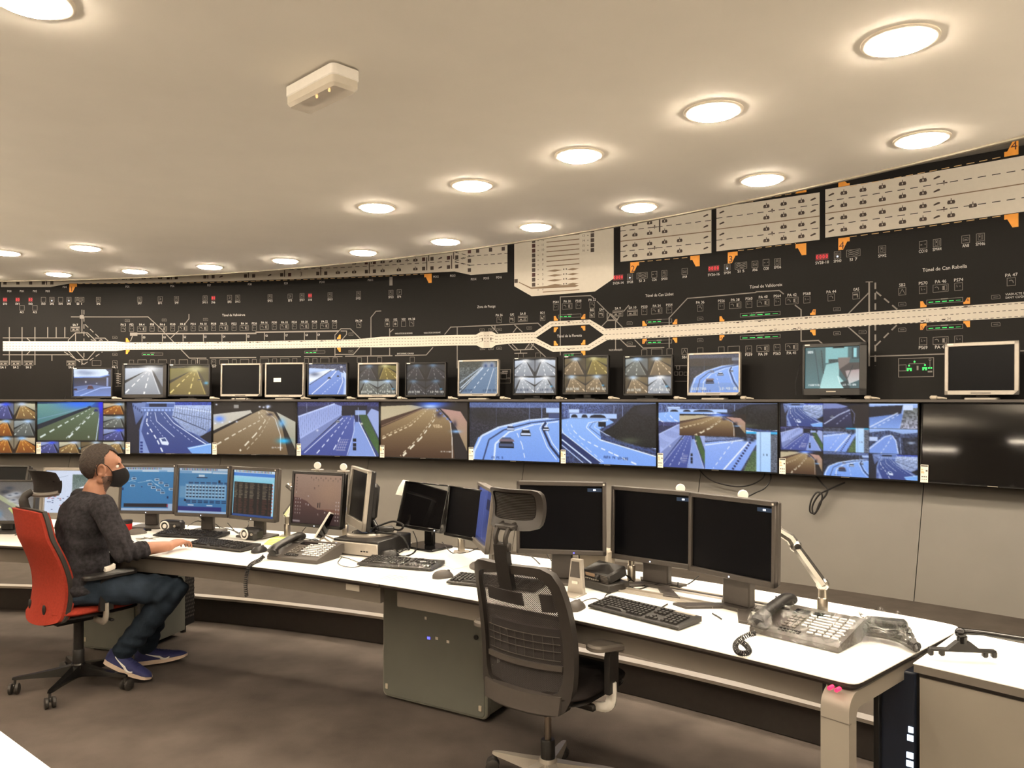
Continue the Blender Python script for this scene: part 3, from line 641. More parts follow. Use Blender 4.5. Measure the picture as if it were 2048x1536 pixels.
for c, x0, y0, x1, y1, h in (('c', 468, 935, 648, 921, .03), ('c', 1175, 974, 1375, 965, .03), ('c', 1175, 1140, 1375, 1130, .03), ('d', 1305, 1352, 1580, 1335, .03), ('e', 1305, 370, 1580, 352, .03), ('e', -120, 268, 185, 255, .03), ('e', -120, 440, 185, 430, .03), ('a', 1137, 834, 1303, 832, .026), ('b', 390, 1218, 552, 1216, .026), ('c', 2015, 918, 2048, 916, .03), ('c', 510, 1240, 650, 1235, .02)):
    a, b = W(c, x0, y0), W(c, x1, y1); L = b[0] - a[0]; z = (a[1] + b[1]) / 2; q.frame(((a[0] + b[0]) / 2, z), L, h, .003)
    for k in range(5 if c in 'de' else 3): g.rect((a[0] + L * (.12 + .19 * k), z - .003), L * .13, .006 if k < 4 else .003)
    q.rect(((a[0] + b[0]) / 2, z + h / 2), L * .2, .008)
a, b = W('e', 1090, 742), W('e', 1358, 593); q.frame(((a[0] + b[0]) / 2, (a[1] + b[1]) / 2), b[0] - a[0], b[1] - a[1], .004)
for x, y in ((1120, 672),): s_, z = W('e', x, y); q.frame((s_, z), .05, .045, .003)
q.line(WL('e', (1170, 655), (1170, 640), (1290, 638), (1290, 655)), .003); q.line(WL('e', (1212, 640), (1212, 612)), .003); q.line(WL('e', (1330, 612), (1330, 665)), .003); q.line(WL('e', (1235, 660), (1235, 685)), .012); q.frame(W('e', 1330, 608), .012, .012, .003); q.rect(W('e', 1330, 700), .03, .012)
for x, y in ((1160, 678), (1172, 678), (1184, 678), (1278, 672), (1290, 672), (1302, 672), (1212, 625), (1170, 655), (1322, 672), (1340, 672), (1292, 650), (1160, 690), (1184, 690), (1278, 684), (1300, 684)): g.rect(W('e', x, y), .012, .012)
for x0, y0, x1, y1 in ((0, 1465, 83, 1355),):
    a, b = W('c', x0, y0), W('c', x1, y1); q.frame(((a[0] + b[0]) / 2, (a[1] + b[1]) / 2), b[0] - a[0], b[1] - a[1], .003)
for x, y, w, h in ((30, 1412, .06, .05), (70, 1425, .02, .01)): q.frame(W('c', x, y), w, h, .003)
for x, y in ((40, 1370), (38, 1385), (10, 1383)): q.rect(W('c', x, y), .06, .008)
for x, y in ((1425, 1340), (1410, 1388), (1448, 1388), (1485, 1390)): q.frame(W('c', x, y), .03, .03, .004)
for y in range(990, 1080, 18): q.rect(W('a', 942, y), .03, .012); q.rect(W('a', 960, y + 6), .02, .008)
q.line(WL('a', (912, 990), (970, 990)), .003); q.line(WL('a', (945, 960), (945, 1090)), .003); q.line(WL('a', (925, 1090), (972, 1088)), .003)
q.put('indicator_frame', 'print_grey', 'stuff'); g.put('indicator_lamp', 'led_green', 'stuff')

# small dark signs on the white strips
wh = Print(.0036); pc = Print(.0030); dk = Print(.0030); mr = Print(.0030)
def car_front(s_, z, k=1.1):
    pc.poly([(s_ + a * k, z + b * k) for a, b in ((-.020, -.015), (.020, -.015), (.024, -.004), (.019, .010), (-.019, .010), (-.024, -.004))]); pc.rect((s_, z + .016 * k), .005 * k, .014 * k); wh.rect((s_, z - .002 * k), .006 * k, .013 * k)
def car_side(s_, z): pc.poly([(s_ + a, z + b) for a, b in ((-.022, -.010), (-.012, -.010), (.02, -.001), (.022, .007), (.010, .012), (-.01, .004), (-.022, -.002))])
def fan(s_, z): pc.rect((s_, z), .045, .008); pc.rect((s_, z + .012), .012, .012); pc.rect((s_, z - .010), .004, .012)
def lane_z(i, f): a, b, zt, zb = QUAD[i]; return zt + (zb - zt) * f
def lane_s(c, x): return W(c, x, 200)[0]
for i, c, cols in ((0, 'c', (1080, 1198, 1318)), (1, 'd', (80, 212, 347)), (2, 'd', (672, 818, 966, 1120, 1277))):
    for x in cols:
        for f in (.125, .375, .625, .875): car_front(lane_s(c, x), lane_z(i, f))
for f in (.625, .875): car_front(lane_s('c', 1438), lane_z(0, f)); car_front(lane_s('d', 1492), lane_z(2, f))
car_front(lane_s('d', 1658), lane_z(2, .75))
for i, c, cols in ((0, 'c', (1003, 1648)), (1, 'c', (1776,)), (1, 'd', (438,)), (2, 'd', (577, 1383))):
    for x in cols:
        for f in (.125, .375, .625, .875): car_side(lane_s(c, x), lane_z(i, f))
for i, c, x in ((0, 'c', 1238), (1, 'd', 124), (2, 'd', 1437)):
    for f in (.25, .75): fan(lane_s(c, x), lane_z(i, f))
pc.rect((lane_s('c', 1278), lane_z(0, .22)), .014, 1.25 * LH)
for x in (1014, 1144, 1276): car_front(*W('b', x, 565 - (x - 1014) * .055)); car_front(*W('b', x, 494 - (x - 1014) * .055))
for x in (656, 786): car_front(*W('b', x, 580 - (x - 656) * .04)); car_front(*W('b', x, 509 - (x - 656) * .04))
for c, x, y in (('b', 721, 579), ('b', 721, 508), ('b', 1080, 491), ('b', 1475, 540), ('b', 1475, 466), ('b', 110, 602), ('a', 1215, 222), ('a', 1770, 213)): car_side(*W(c, x, y))
for x, y in ((690, 229), (788, 227), (920, 226), (1150, 222), (1282, 220)): car_front(*W('a', x, y))
fan(*W('b', 1210, 485)); fan(*W('b', 592, 515)); dk.rect(W('b', 360, 596), .001, .001)
pc.text(W('b', 361, 595), '3', .05); pc.text(W('b', 361, 524), '2', .05)
def sq(c, x, y, m=dk): m.rect(W(c, x, y), .036, .038)
for x in (41, 144, 246, 348, 416): sq('a', x, 263)
for x, y in ((988, 226), (1052, 226), (1347, 222), (1411, 221), (1640, 215), (1706, 214), (1965, 208), (2030, 207), (622, 226)): sq('a', x, y)
for x, y, m in ((206, 599, dk), (270, 598, mr), (495, 588, dk), (559, 586, dk), (884, 573, dk), (948, 570, dk), (1342, 549, dk), (1409, 545, dk), (1541, 537, dk), (1607, 532, dk), (559, 515, mr), (495, 518, mr), (883, 501, mr), (948, 498, mr), (1342, 475, mr), (1409, 471, dk), (1541, 463, mr), (1607, 458, dk), (1708, 412, mr), (1708, 487, dk), (1708, 561, dk), (1774, 407, dk), (1877, 399, dk), (1979, 390, dk)): sq('b', x, y, m)
for k in range(10): sq('c', 270, 328 + 38.8 * k, mr if k in (1, 2, 7) else dk)
for k in range(5): sq('c', 740, 243 + 39.5 * k)
sq('c', 130, 648)
for c, x, y0, y1 in (('b', 229, 545, 612), ('b', 519, 512, 600), ('b', 907, 490, 585), ('b', 923, 475, 508), ('b', 1367, 462, 560), ('b', 1383, 432, 487), ('b', 1566, 447, 548), ('b', 1582, 405, 470), ('a', 1010, 210, 238), ('a', 1371, 200, 233), ('a', 1664, 190, 227), ('a', 1988, 160, 220), ('a', 374, 240, 275)): dk.line(WL(c, (x, y0), (x, y1)), .011)
sp = Print(.0030)
for k in range(11):
    a, b = W('c', 375, 300 + 38.8 * k), W('c', 633, 273 + 39.2 * k); z = (a[1] + b[1]) / 2
    if k >= 7:
        for x0, x1 in ((a[0], a[0] + (b[0] - a[0]) * .5), (a[0] + (b[0] - a[0]) * .62, b[0])): sp.poly([(x0, z), ((x0 + x1) / 2, z - .011), (x1, z), ((x0 + x1) / 2, z + .011)])
        pc.rect((a[0] + (b[0] - a[0]) * .53, z + .006), .012, .012); pc.rect((a[0] + (b[0] - a[0]) * .61, z + .006), .012, .012)
    else: sp.line([(a[0], z), (b[0], z)], .009)
sp.poly(WL('c', (250, 712), (600, 697), (633, 685), (600, 676), (350, 690), (250, 700), (152, 655), (152, 662))[::-1]); sp.line(WL('c', (345, 737), (633, 718)), .008)
sp.put('toll_lane', 'print_brown', 'stuff')
for k in range(11): pc.rect(W('c', 306, 327 + 38.6 * k if k < 10 else 720), .012, .006); pc.text(W('c', 343, 321 + 39.2 * k), ('12', '11', '10', '9', '8', '7', '6', '5', '4', '3', '2')[k], .022)
for k in range(4): pc.text(W('c', 667, 287 + 39.5 * k), ('13', '14', '15', '16')[k], .022); pc.rect(W('c', 704, 283 + 39.5 * k), .012, .006)
for c, x, y, t in (('c', 553, 973, '17'), ('c', 665, 968, '19'), ('c', 553, 1195, '18'), ('c', 1270, 1018, '21'), ('c', 1395, 1010, '23'), ('c', 1155, 1094, '20'), ('c', 1275, 1088, '22'), ('c', 1905, 980, '25'), ('c', 1815, 1058, '24'), ('c', 1993, 1050, '26'), ('e', 30, 315, '27'), ('e', 208, 303, '29'), ('e', 388, 290, '31'), ('e', 118, 384, '28'), ('e', 298, 373, '30'), ('e', 1437, 217, '33'), ('e', 1605, 205, '35'), ('e', 1275, 313, '32'), ('e', 1437, 303, '34'),
                   ('a', 1085, 748, '1'), ('a', 1185, 748, '2'), ('a', 1283, 747, '3'), ('a', 1420, 746, '4'), ('a', 1515, 744, '5'), ('a', 1645, 743, '6'), ('a', 1745, 742, '7'), ('a', 1840, 740, '8'), ('a', 2003, 739, '9'), ('b', 15, 1138, '10'), ('b', 110, 1135, '11'), ('b', 270, 1132, '12'), ('b', 365, 1131, '13'), ('b', 527, 1128, '14'), ('b', 655, 1125, '15')):
    s_, z = W(c, x, y); pc.poly([(s_ - .014, z - .004), (s_ + .004, z - .006), (s_ + .014, z + .004), (s_ - .002, z + .006), (s_ - .016, z + .004)]); pc.text((s_ + .032, z + .004), t, .018)
for k in range(6): dk.line(WL('b', (1825 + 8 * k, 1057), (1825 + 8 * k, 1180)), .0025)
dk.rect(W('b', 1812, 1115), .012, .03); dk.rect(W('b', 1880, 1112), .012, .03)
wh.put('pictogram_detail', 'print_white', 'stuff'); pc.put('pictogram', 'print_icon', 'stuff'); dk.put('lane_sign', 'print_icon', 'stuff'); mr.put('lane_sign', 'print_maroon', 'stuff')
# ------------------------------------------------------------------ camera pictures shown on the screens, painted pixel by pixel into vertex colours
GLY = {'0': '757', '1': '262', '2': '616', '3': '717', '4': '571', '5': '747', '6': '475', '7': '711', '8': '777', '9': '571'}
F35 = {'0': (7, 5, 5, 5, 7), '1': (2, 6, 2, 2, 7), '2': (7, 1, 7, 4, 7), '3': (7, 1, 7, 1, 7), '4': (5, 5, 7, 1, 1), '5': (7, 4, 7, 1, 7), '6': (7, 4, 7, 5, 7), '7': (7, 1, 1, 2, 2), '8': (7, 5, 7, 5, 7), '9': (7, 5, 7, 1, 7),
       'O': (7, 5, 5, 5, 7), 'C': (7, 4, 4, 4, 7), 'T': (7, 2, 2, 2, 2), ':': (0, 2, 0, 2, 0), 'm': (0, 0, 7, 7, 5), '-': (0, 0, 7, 0, 0), ' ': (0, 0, 0, 0, 0), '+': (0, 2, 7, 2, 0), 'A': (2, 5, 7, 5, 5), 'U': (5, 5, 5, 5, 7), 'P': (7, 5, 7, 4, 4), 'K': (5, 6, 4, 6, 5), 'R': (7, 5, 6, 5, 5)}
class Pic:
    def __init__(s, w, h):
        s.w, s.h = w, h; s.A = np.zeros((h * 2, w * 2, 3)); s.T = (0, 0, w * 2, h * 2); s.V = (0, 0, 1, 1)
        s.n1 = RNG.random((h * 2, w * 2)); g = RNG.random((h // 2 + 2, w // 2 + 2)); s.n2 = np.kron(g, np.ones((4, 4)))[:h * 2, :w * 2]
    def view(s, x0, y0, x1, y1): s.V = (x0, y0, x1, y1); return s
    def tile(s, x0, y0, x1, y1):
        """Following pictures fill this rectangle (0..1 of the screen)."""
        s.T = (x0 * s.w * 2, y0 * s.h * 2, x1 * s.w * 2, y1 * s.h * 2); return s
    def xy(s, x, y):
        X0, Y0_, X1, Y1 = s.T; x0, y0, x1, y1 = s.V; return X0 + (x - x0) / (x1 - x0) * (X1 - X0), Y0_ + (y - y0) / (y1 - y0) * (Y1 - Y0_)
    def clip(s): return max(0, int(round(s.T[0]))), max(0, int(round(s.T[1]))), min(s.w * 2, int(round(s.T[2]))), min(s.h * 2, int(round(s.T[3])))
    def mask(s, pts):
        P = [s.xy(*p) for p in pts]; cx0, cy0, cx1, cy1 = s.clip()
        x0 = max(cx0, int(min(p[0] for p in P))); x1 = min(cx1, int(max(p[0] for p in P)) + 2); y0 = max(cy0, int(min(p[1] for p in P))); y1 = min(cy1, int(max(p[1] for p in P)) + 2)
        if x1 <= x0 or y1 <= y0: return None
        yy, xx = np.mgrid[y0:y1, x0:x1]; xx = xx + .5; yy = yy + .5; M = np.zeros(xx.shape, bool)
        for (ax, ay), (bx, by) in zip(P, P[1:] + P[:1]):
            if ay == by: continue
            c = (ay <= yy) != (by <= yy); M ^= c & (xx < (bx - ax) * (yy - ay) / (by - ay) + ax)
        return slice(y0, y1), slice(x0, x1), M
    def poly(s, pts, c, c2=None, a=1., tex=0., big=False):
        r = s.mask(pts)
        if r is None: return s
        sy, sx, M = r; c = np.array(c, float); blk = s.A[sy, sx]; H = M.shape[0]
        col = np.broadcast_to(c, blk.shape).copy() if c2 is None else c + (np.array(c2, float) - c) * (np.arange(H) / max(H - 1, 1))[:, None, None] * np.ones(blk.shape)
        if tex: col = col * (1 + tex * (((s.n2 if big else s.n1)[sy, sx] - .5) * 2)[..., None])
        blk[M] = blk[M] * (1 - a) + col[M] * a; return s
    def bg(s, c, c2=None, tex=0., big=False):
        x0, y0, x1, y1 = s.V; return s.poly([(x0, y0), (x1, y0), (x1, y1), (x0, y1)], c, c2, 1, tex, big)
    def rect(s, x0, y0, x1, y1, c, c2=None, a=1., tex=0.): return s.poly([(x0, y0), (x1, y0), (x1, y1), (x0, y1)], c, c2, a, tex)
    def line(s, pts, w, c, dash=None, a=1., w2=None):
        """A stroke whose width runs from w to w2 (x units of the view)."""
        ar = abs(s.V[2] - s.V[0]) / max(s.T[2] - s.T[0], 1e-6); Q = [Vector((*s.xy(*p), 0)) for p in pts]; L = sum((b - x).length for x, b in zip(Q, Q[1:])); t = 0
        w2 = w if w2 is None else w2
        x0, y0, x1, y1 = s.V; inv = lambda v: (x0 + (v.x - s.T[0]) / (s.T[2] - s.T[0]) * (x1 - x0), y0 + (v.y - s.T[1]) / (s.T[3] - s.T[1]) * (y1 - y0))
        for A, B in zip(Q, Q[1:]):
            d = B - A; l = d.length
            if l < 1e-6: continue
            u = d / l; n = Vector((-u.y, u.x, 0)); p = 0.
            while p < l:
                f = (t + p) / L; ww = (w + (w2 - w) * f) / ar / 2; st = l - p
                if dash: k = (dash + (dash * w2 / w - dash) * f) / ar; st = min(max(k, .5), l - p)
                a0, b0 = A + u * p, A + u * (p + st); s.poly([inv(a0 - n * ww), inv(b0 - n * ww), inv(b0 + n * ww), inv(a0 + n * ww)], c, None, a)
                p += st + (k * .8 if dash else 1e-3)
            t += l
        return s
    def blob(s, x, y, rx, ry, c, a=1.):
        X, Y = s.xy(x, y); kx = (s.T[2] - s.T[0]) / (s.V[2] - s.V[0]); ky = (s.T[3] - s.T[1]) / (s.V[3] - s.V[1]); cx0, cy0, cx1, cy1 = s.clip()
        yy, xx = np.mgrid[cy0:cy1, cx0:cx1]; g = a * np.exp(-(((xx - X) / (rx * kx)) ** 2 + ((yy - Y) / (ry * ky)) ** 2)); b = s.A[cy0:cy1, cx0:cx1]
        b[:] = b * (1 - g[..., None]) + np.array(c, float) * g[..., None]; return s
    def word(s, x, y, h, body, c, a=1., slant=0.):
        k = h / 5; kx = k * (s.V[2] - s.V[0]) / (s.V[3] - s.V[1]) * (s.T[3] - s.T[1]) / (s.T[2] - s.T[0])
        for i, ch in enumerate(body):
            for r, bits in enumerate(F35.get(ch, F35[' '])):
                for b in range(3):
                    if bits >> (2 - b) & 1: x0 = x + (i * 4 + b) * kx; yy = y + r * k + slant * i; s.rect(x0, yy, x0 + kx, yy + k, c, None, a)
        return s
    def car(s, x, y, w, c, dark=(20, 24, 34)):
        h = w * .42 * (s.T[2] - s.T[0]) / (s.T[3] - s.T[1]) * (s.V[3] - s.V[1]) / (s.V[2] - s.V[0]); s.rect(x - w * .5, y - h * .1, x + w * .5, y + h * .55, dark); s.poly([(x - w * .34, y - h * .75), (x + w * .34, y - h * .75), (x + w * .46, y), (x - w * .46, y)], dark)
        s.rect(x - w * .46, y - h * .05, x + w * .46, y + h * .34, c); s.poly([(x - w * .28, y - h * .9), (x + w * .28, y - h * .9), (x + w * .3, y - h * .6), (x - w * .3, y - h * .6)], c); return s
    def done(s, tint=(1, 1, 1), gain=1.):
        A = s.A.reshape(s.h, 2, s.w, 2, 3).mean((1, 3)); B = np.pad(A, ((1, 1), (1, 1), (0, 0)), 'edge'); A = .5 * A + .5 * sum(B[i:i + s.h, j:j + s.w] * w_ for i, j, w_ in ((0, 1, .2), (2, 1, .2), (1, 0, .2), (1, 2, .2), (1, 1, .2))); A = A * (1 + .05 * (RNG.random(A.shape[:2]) - .5))[..., None]
        A = np.clip(A * np.array(tint) * gain, 0, 255) / 255; return np.where(A <= .04045, A / 12.92, ((A + .055) / 1.055) ** 2.4)
def picture(name, arr, w, h, parent, T=None):
    """A lit screen surface, one vertex per pixel, facing local -Y, centred on T."""
    H, Wd, _ = arr.shape; xs = (np.arange(Wd) / (Wd - 1) - .5) * w; zs = (.5 - np.arange(H) / (H - 1)) * h
    co = np.zeros((H, Wd, 3)); co[..., 0] = xs[None, :]; co[..., 2] = zs[:, None]; co = co.reshape(-1, 3)
    if T is not None: M = np.array(T); co = co @ M[:3, :3].T + M[:3, 3]
    i = (np.arange(H - 1)[:, None] * Wd + np.arange(Wd - 1)[None, :]).reshape(-1); fc = np.stack([i, i + Wd, i + Wd + 1, i + 1], 1)
    me = bpy.data.meshes.new(name); me.vertices.add(len(co)); me.vertices.foreach_set('co', co.reshape(-1)); n = len(fc)
    me.loops.add(n * 4); me.loops.foreach_set('vertex_index', fc.reshape(-1)); me.polygons.add(n); me.polygons.foreach_set('loop_start', np.arange(n) * 4)
    try: me.polygons.foreach_set('loop_total', np.full(n, 4))
    except Exception: pass
    me.update(calc_edges=True)
    at = me.color_attributes.new('Col', 'FLOAT_COLOR', 'POINT'); rgba = np.ones((H * Wd, 4)); rgba[:, :3] = arr.reshape(-1, 3); at.data.foreach_set('color', rgba.reshape(-1))
    me.materials.append(MATS['screen_picture']); o = bpy.data.objects.new(name, me); COL.objects.link(o)
    if parent: o.parent = parent
    return o

# --- single camera views
def v_retain(p):
    p.view(1010, 420, 1683, 822).bg((84, 106, 168)); p.poly([(1010, 420), (1130, 420), (1150, 500), (1110, 640), (1112, 822), (1010, 822)], (36, 40, 58), (28, 30, 42), tex=.3)
    p.poly([(1055, 430), (1165, 425), (1145, 520), (1085, 600)], (126, 146, 200), (70, 85, 130))
    for k in range(5): p.rect(1062 + 16 * k, 440 + 12 * k, 1070 + 16 * k, 462 + 12 * k, (60, 74, 120))
    p.poly([(1190, 488), (1310, 488), (1400, 560), (1683, 770), (1683, 822), (1195, 822), (1120, 650), (1150, 540)], (72, 92, 150), (50, 66, 132))
    p.poly([(1112, 822), (1120, 600), (1165, 500), (1188, 490), (1150, 560), (1128, 650), (1195, 822)], (130, 150, 205))
    p.rect(1130, 462, 1395, 492, (156, 182, 238)); p.rect(1130, 470, 1395, 474, (70, 88, 140)); p.rect(1190, 425, 1330, 458, (32, 38, 60)); p.rect(1170, 420, 1395, 432, (150, 176, 235))
    for x in range(1140, 1395, 28): p.rect(x, 474, x + 8, 492, (88, 108, 165))
    p.poly([(1395, 424), (1683, 430), (1683, 610), (1610, 690), (1480, 640), (1370, 540)], (178, 196, 236), (136, 152, 192), tex=.1, big=True)
    p.rect(1395, 420, 1683, 446, (60, 80, 170), tex=.6); p.line([(1395, 462), (1683, 500)], 9, (214, 228, 255)); p.line([(1385, 500), (1683, 560)], 4, (84, 96, 132)); p.line([(1375, 530), (1640, 640)], 6, (60, 70, 100))
    for k in range(15): x = 1400 + 19 * k; p.line([(x, 452 + k * 2), (x - 12, 540 + k * 7)], 2.5, (74, 84, 116))
    p.poly([(1590, 690), (1683, 640), (1683, 752)], (24, 28, 40)); p.line([(1312, 498), (1385, 585), (1560, 700), (1683, 775)], 5, (225, 235, 255), w2=9)
    p.line([(1180, 500), (1170, 585), (1255, 720), (1300, 815)], 8, (235, 242, 255), 26, w2=11); p.line([(1236, 500), (1250, 570), (1390, 692)], 5, (220, 232, 255)); p.line([(1285, 505), (1350, 590), (1530, 730)], 4, (210, 224, 255), 20); p.line([(1205, 500), (1200, 560), (1300, 690)], 4, (205, 220, 255), 16)
    p.poly([(1268, 704), (1318, 696), (1348, 742), (1340, 758), (1290, 752)], (226, 236, 255)); p.poly([(1285, 708), (1315, 703), (1330, 726), (1296, 728)], (60, 80, 130)); p.poly([(1175, 655), (1190, 670), (1172, 674)], (220, 230, 255))
    p.poly([(1490, 775), (1680, 738), (1683, 822), (1530, 822)], (120, 170, 240)); p.line([(1500, 782), (1680, 745)], 7, (200, 226, 255))
    for k in range(4): p.rect(1120, 730 + 24 * k, 1140, 745 + 24 * k, (30, 46, 120))
def v_tunnel_y(p):
    p.view(1705, 410, 2350, 835).bg((34, 30, 28), (42, 34, 30)); p.poly([(1705, 512), (2000, 476), (2012, 500), (1705, 645)], (206, 200, 188), (196, 190, 172)); p.blob(1752, 548, 40, 26, (90, 140, 255), .9)
    p.poly([(1705, 645), (2005, 498), (2012, 512), (1705, 672)], (36, 32, 32)); p.poly([(1705, 672), (2010, 508), (2090, 470), (2180, 492), (2240, 590), (2290, 835), (1705, 835)], (172, 152, 122), (106, 84, 58))
    p.poly([(2180, 486), (2350, 572), (2350, 835), (2300, 835), (2245, 590)], (44, 38, 34)); p.poly([(2200, 490), (2350, 572), (2350, 800), (2262, 600)], (196, 192, 176), (150, 146, 124))
    p.line([(2060, 492), (2072, 560), (1930, 640), (1735, 757)], 4, (226, 214, 190), 16, w2=11); p.line([(2062, 488), (2115, 560), (2040, 670), (1915, 808)], 4, (235, 225, 200), 18, w2=13); p.line([(2080, 488), (2150, 540), (2080, 670), (1960, 808)], 3, (200, 186, 160), 14, w2=6); p.line([(2120, 486), (2190, 545), (2232, 680), (2232, 800)], 4, (220, 214, 205), w2=10)
    for x, y in ((1720, 584), (1776, 578), (1835, 572), (1890, 570), (1730, 430), (2070, 448), (2100, 452), (2130, 456)): p.blob(x, y, 8, 6, (230, 236, 255))
    p.rect(1868, 432, 1906, 462, (150, 146, 140)); p.blob(2135, 445, 18, 12, (210, 225, 255)); p.blob(2258, 722, 46, 20, (40, 190, 255), .95); p.blob(2240, 580, 28, 34, (110, 190, 255), .8); p.blob(2150, 510, 26, 12, (60, 52, 60), .9); p.word(2165, 772, 11, '20 PK 2+500', (235, 235, 230))
def v_cut(p):
    p.view(340, 405, 985, 830).bg((40, 44, 74), (60, 70, 120), tex=.4); p.rect(340, 405, 985, 440, (58, 62, 110), tex=.8); p.poly([(345, 525), (640, 420), (696, 438), (692, 505), (360, 705)], (150, 166, 222), (168, 184, 236))
    for k in range(22): x = 352 + 15 * k; p.line([(x, 528 - k * 4.8), (x + 4, 690 - k * 9)], 2.2, (104, 118, 176))
    p.line([(345, 522), (640, 418)], 9, (196, 210, 250)); p.poly([(356, 705), (692, 503), (700, 515), (375, 800)], (122, 136, 190)); p.poly([(376, 800), (690, 516), (706, 520), (405, 815)], (38, 42, 62)); p.rect(694, 432, 892, 512, (26, 28, 42)); p.rect(800, 470, 884, 508, (150, 170, 220))
    p.poly([(706, 514), (790, 508), (802, 560), (745, 830), (350, 830), (362, 812)], (84, 100, 172), (66, 80, 152)); p.poly([(802, 560), (830, 560), (960, 830), (742, 830)], (134, 158, 222)); p.poly([(828, 505), (888, 503), (985, 712), (985, 815), (935, 735), (870, 612)], (58, 84, 52), (74, 106, 58), tex=.25)
    p.poly([(892, 505), (925, 455), (985, 478), (985, 690)], (156, 172, 222)); p.line([(830, 560), (900, 700), (960, 830)], 6, (225, 232, 250)); p.line([(395, 812), (704, 530)], 5, (226, 234, 255)); p.line([(738, 525), (495, 815)], 3, (228, 236, 255), 14, w2=8); p.line([(766, 530), (612, 815)], 3, (228, 236, 255), 16, w2=9); p.line([(792, 540), (790, 640), (735, 828)], 5, (205, 218, 250))
    for k in range(5): p.line([(678 - k * 7, 700 + 21 * k), (752 - k * 7, 700 + 21 * k)], 2.5, (205, 200, 220)); p.line([(680 + 16 * k - 4, 700), (650 + 16 * k - 4, 785)], 2.5, (205, 200, 220))
    p.car(664, 562, 30, (230, 236, 255)); p.car(772, 518, 18, (230, 236, 255)); p.blob(850, 574, 8, 8, (245, 240, 220))
    for y in (705, 742, 772): p.rect(782, y - 14, 808, y + 12, (24, 26, 40))
    p.blob(500, 630, 8, 8, (225, 230, 250)); p.line([(415, 410), (418, 520)], 2.5, (150, 160, 200)); p.line([(588, 410), (590, 520)], 2.5, (150, 160, 200)); p.line([(824, 446), (826, 560)], 3, (190, 205, 245))
def v_tunnel_o(p, dig=True):
    p.view(1005, 405, 1690, 850).bg((34, 28, 26)); p.poly([(1005, 440), (1250, 428), (1345, 444), (1005, 556)], (186, 172, 140), (198, 182, 150)); p.poly([(1005, 556), (1345, 444), (1352, 456), (1005, 618)], (74, 52, 40)); p.line([(1010, 600), (1345, 455)], 4, (150, 120, 96))
    p.poly([(1005, 615), (1352, 455), (1445, 450), (1560, 560), (1590, 850), (1005, 850)], (172, 146, 104), (72, 48, 32)); p.poly([(1450, 452), (1560, 560), (1600, 850), (1690, 850), (1690, 600)], (40, 34, 34)); p.poly([(1480, 455), (1635, 478), (1684, 560), (1684, 790), (1610, 620), (1540, 515)], (188, 146, 136), (150, 132, 96))
    p.line([(1385, 458), (1250, 590), (1010, 706)], 4, (224, 204, 168), 12, w2=11); p.line([(1376, 458), (1230, 582), (1010, 690)], 3, (200, 178, 140), 9, w2=7); p.line([(1442, 468), (1432, 545), (1330, 690), (1185, 838)], 4, (240, 230, 205), 16, w2=15); p.line([(1430, 468), (1415, 545), (1310, 690), (1165, 838)], 3, (226, 210, 180), 12, w2=8); p.line([(1470, 462), (1555, 560), (1570, 680), (1572, 845)], 4, (225, 215, 205), w2=8)
    p.blob(1420, 418, 110, 30, (70, 120, 255), .9); p.blob(1400, 438, 60, 14, (190, 215, 255), .95); p.blob(1470, 500, 26, 26, (50, 44, 66), .9); p.blob(1600, 634, 34, 12, (150, 200, 255), .9); p.blob(1590, 580, 16, 30, (40, 40, 60), .8)
    for k in range(5): p.blob(1455 + 26 * k, 470 + 22 * k, 9, 7, (110, 140, 230), .9)
    if dig: p.word(1425, 582, 26, '450m', (226, 200, 160), .85); p.word(1475, 555, 12, '-', (226, 200, 160), .9); p.word(1482, 790, 11, '20 PK 3+020', (235, 235, 230))
def v_curve(p):
    p.view(940, 801, 1118, 917).bg((44, 48, 64), (34, 36, 46), tex=.34, big=True); p.rect(940, 801, 1118, 812, (90, 108, 160), tex=.5); p.blob(965, 825, 30, 14, (26, 28, 30), .7); p.blob(1010, 835, 40, 10, (30, 32, 34), .6)
    p.poly([(942, 917), (944, 905), (958, 872), (1000, 853), (1055, 838), (1090, 832), (1118, 832), (1118, 917)], (140, 178, 245), (118, 158, 236)); p.line([(1118, 830), (1060, 836), (1000, 851), (965, 869), (950, 900), (948, 917)], 2.5, (208, 226, 255), w2=4); p.line([(1118, 834), (1064, 841), (1010, 856), (980, 876), (968, 917)], 2, (52, 66, 110), w2=3)
    p.line([(1115, 838), (1068, 845), (1020, 860), (993, 884), (990, 917)], 1.5, (222, 236, 255), w2=4); p.line([(1092, 840), (1085, 850), (1100, 885), (1118, 908)], 4, (36, 48, 86)); p.line([(1088, 840), (1080, 852), (1094, 888), (1112, 912)], 1.6, (225, 238, 255)); p.line([(1096, 840), (1091, 850), (1104, 880), (1118, 898)], 1.6, (225, 238, 255)); p.line([(1036, 862), (1046, 885), (1052, 915)], 1.6, (228, 238, 255), 8)
    p.rect(1092, 812, 1118, 821, (180, 205, 250)); p.rect(1097, 822, 1118, 832, (60, 74, 120)); p.line([(1060, 806), (1060, 838)], 1, (130, 150, 200)); p.line([(1084, 806), (1084, 834)], 1, (130, 150, 200)); p.line([(995, 812), (995, 850)], .8, (90, 104, 150))
    p.car(1015, 884, 30, (70, 84, 120)); p.poly([(1003, 874), (1028, 874), (1031, 879), (1000, 879)], (120, 104, 116)); p.car(1053, 862, 20, (215, 228, 255)); p.car(1023, 853, 15, (210, 225, 255), (50, 60, 90)); p.car(1092, 853, 12, (220, 230, 255)); p.word(985, 909, 5, '20 PK 9', (40, 60, 120), .8)
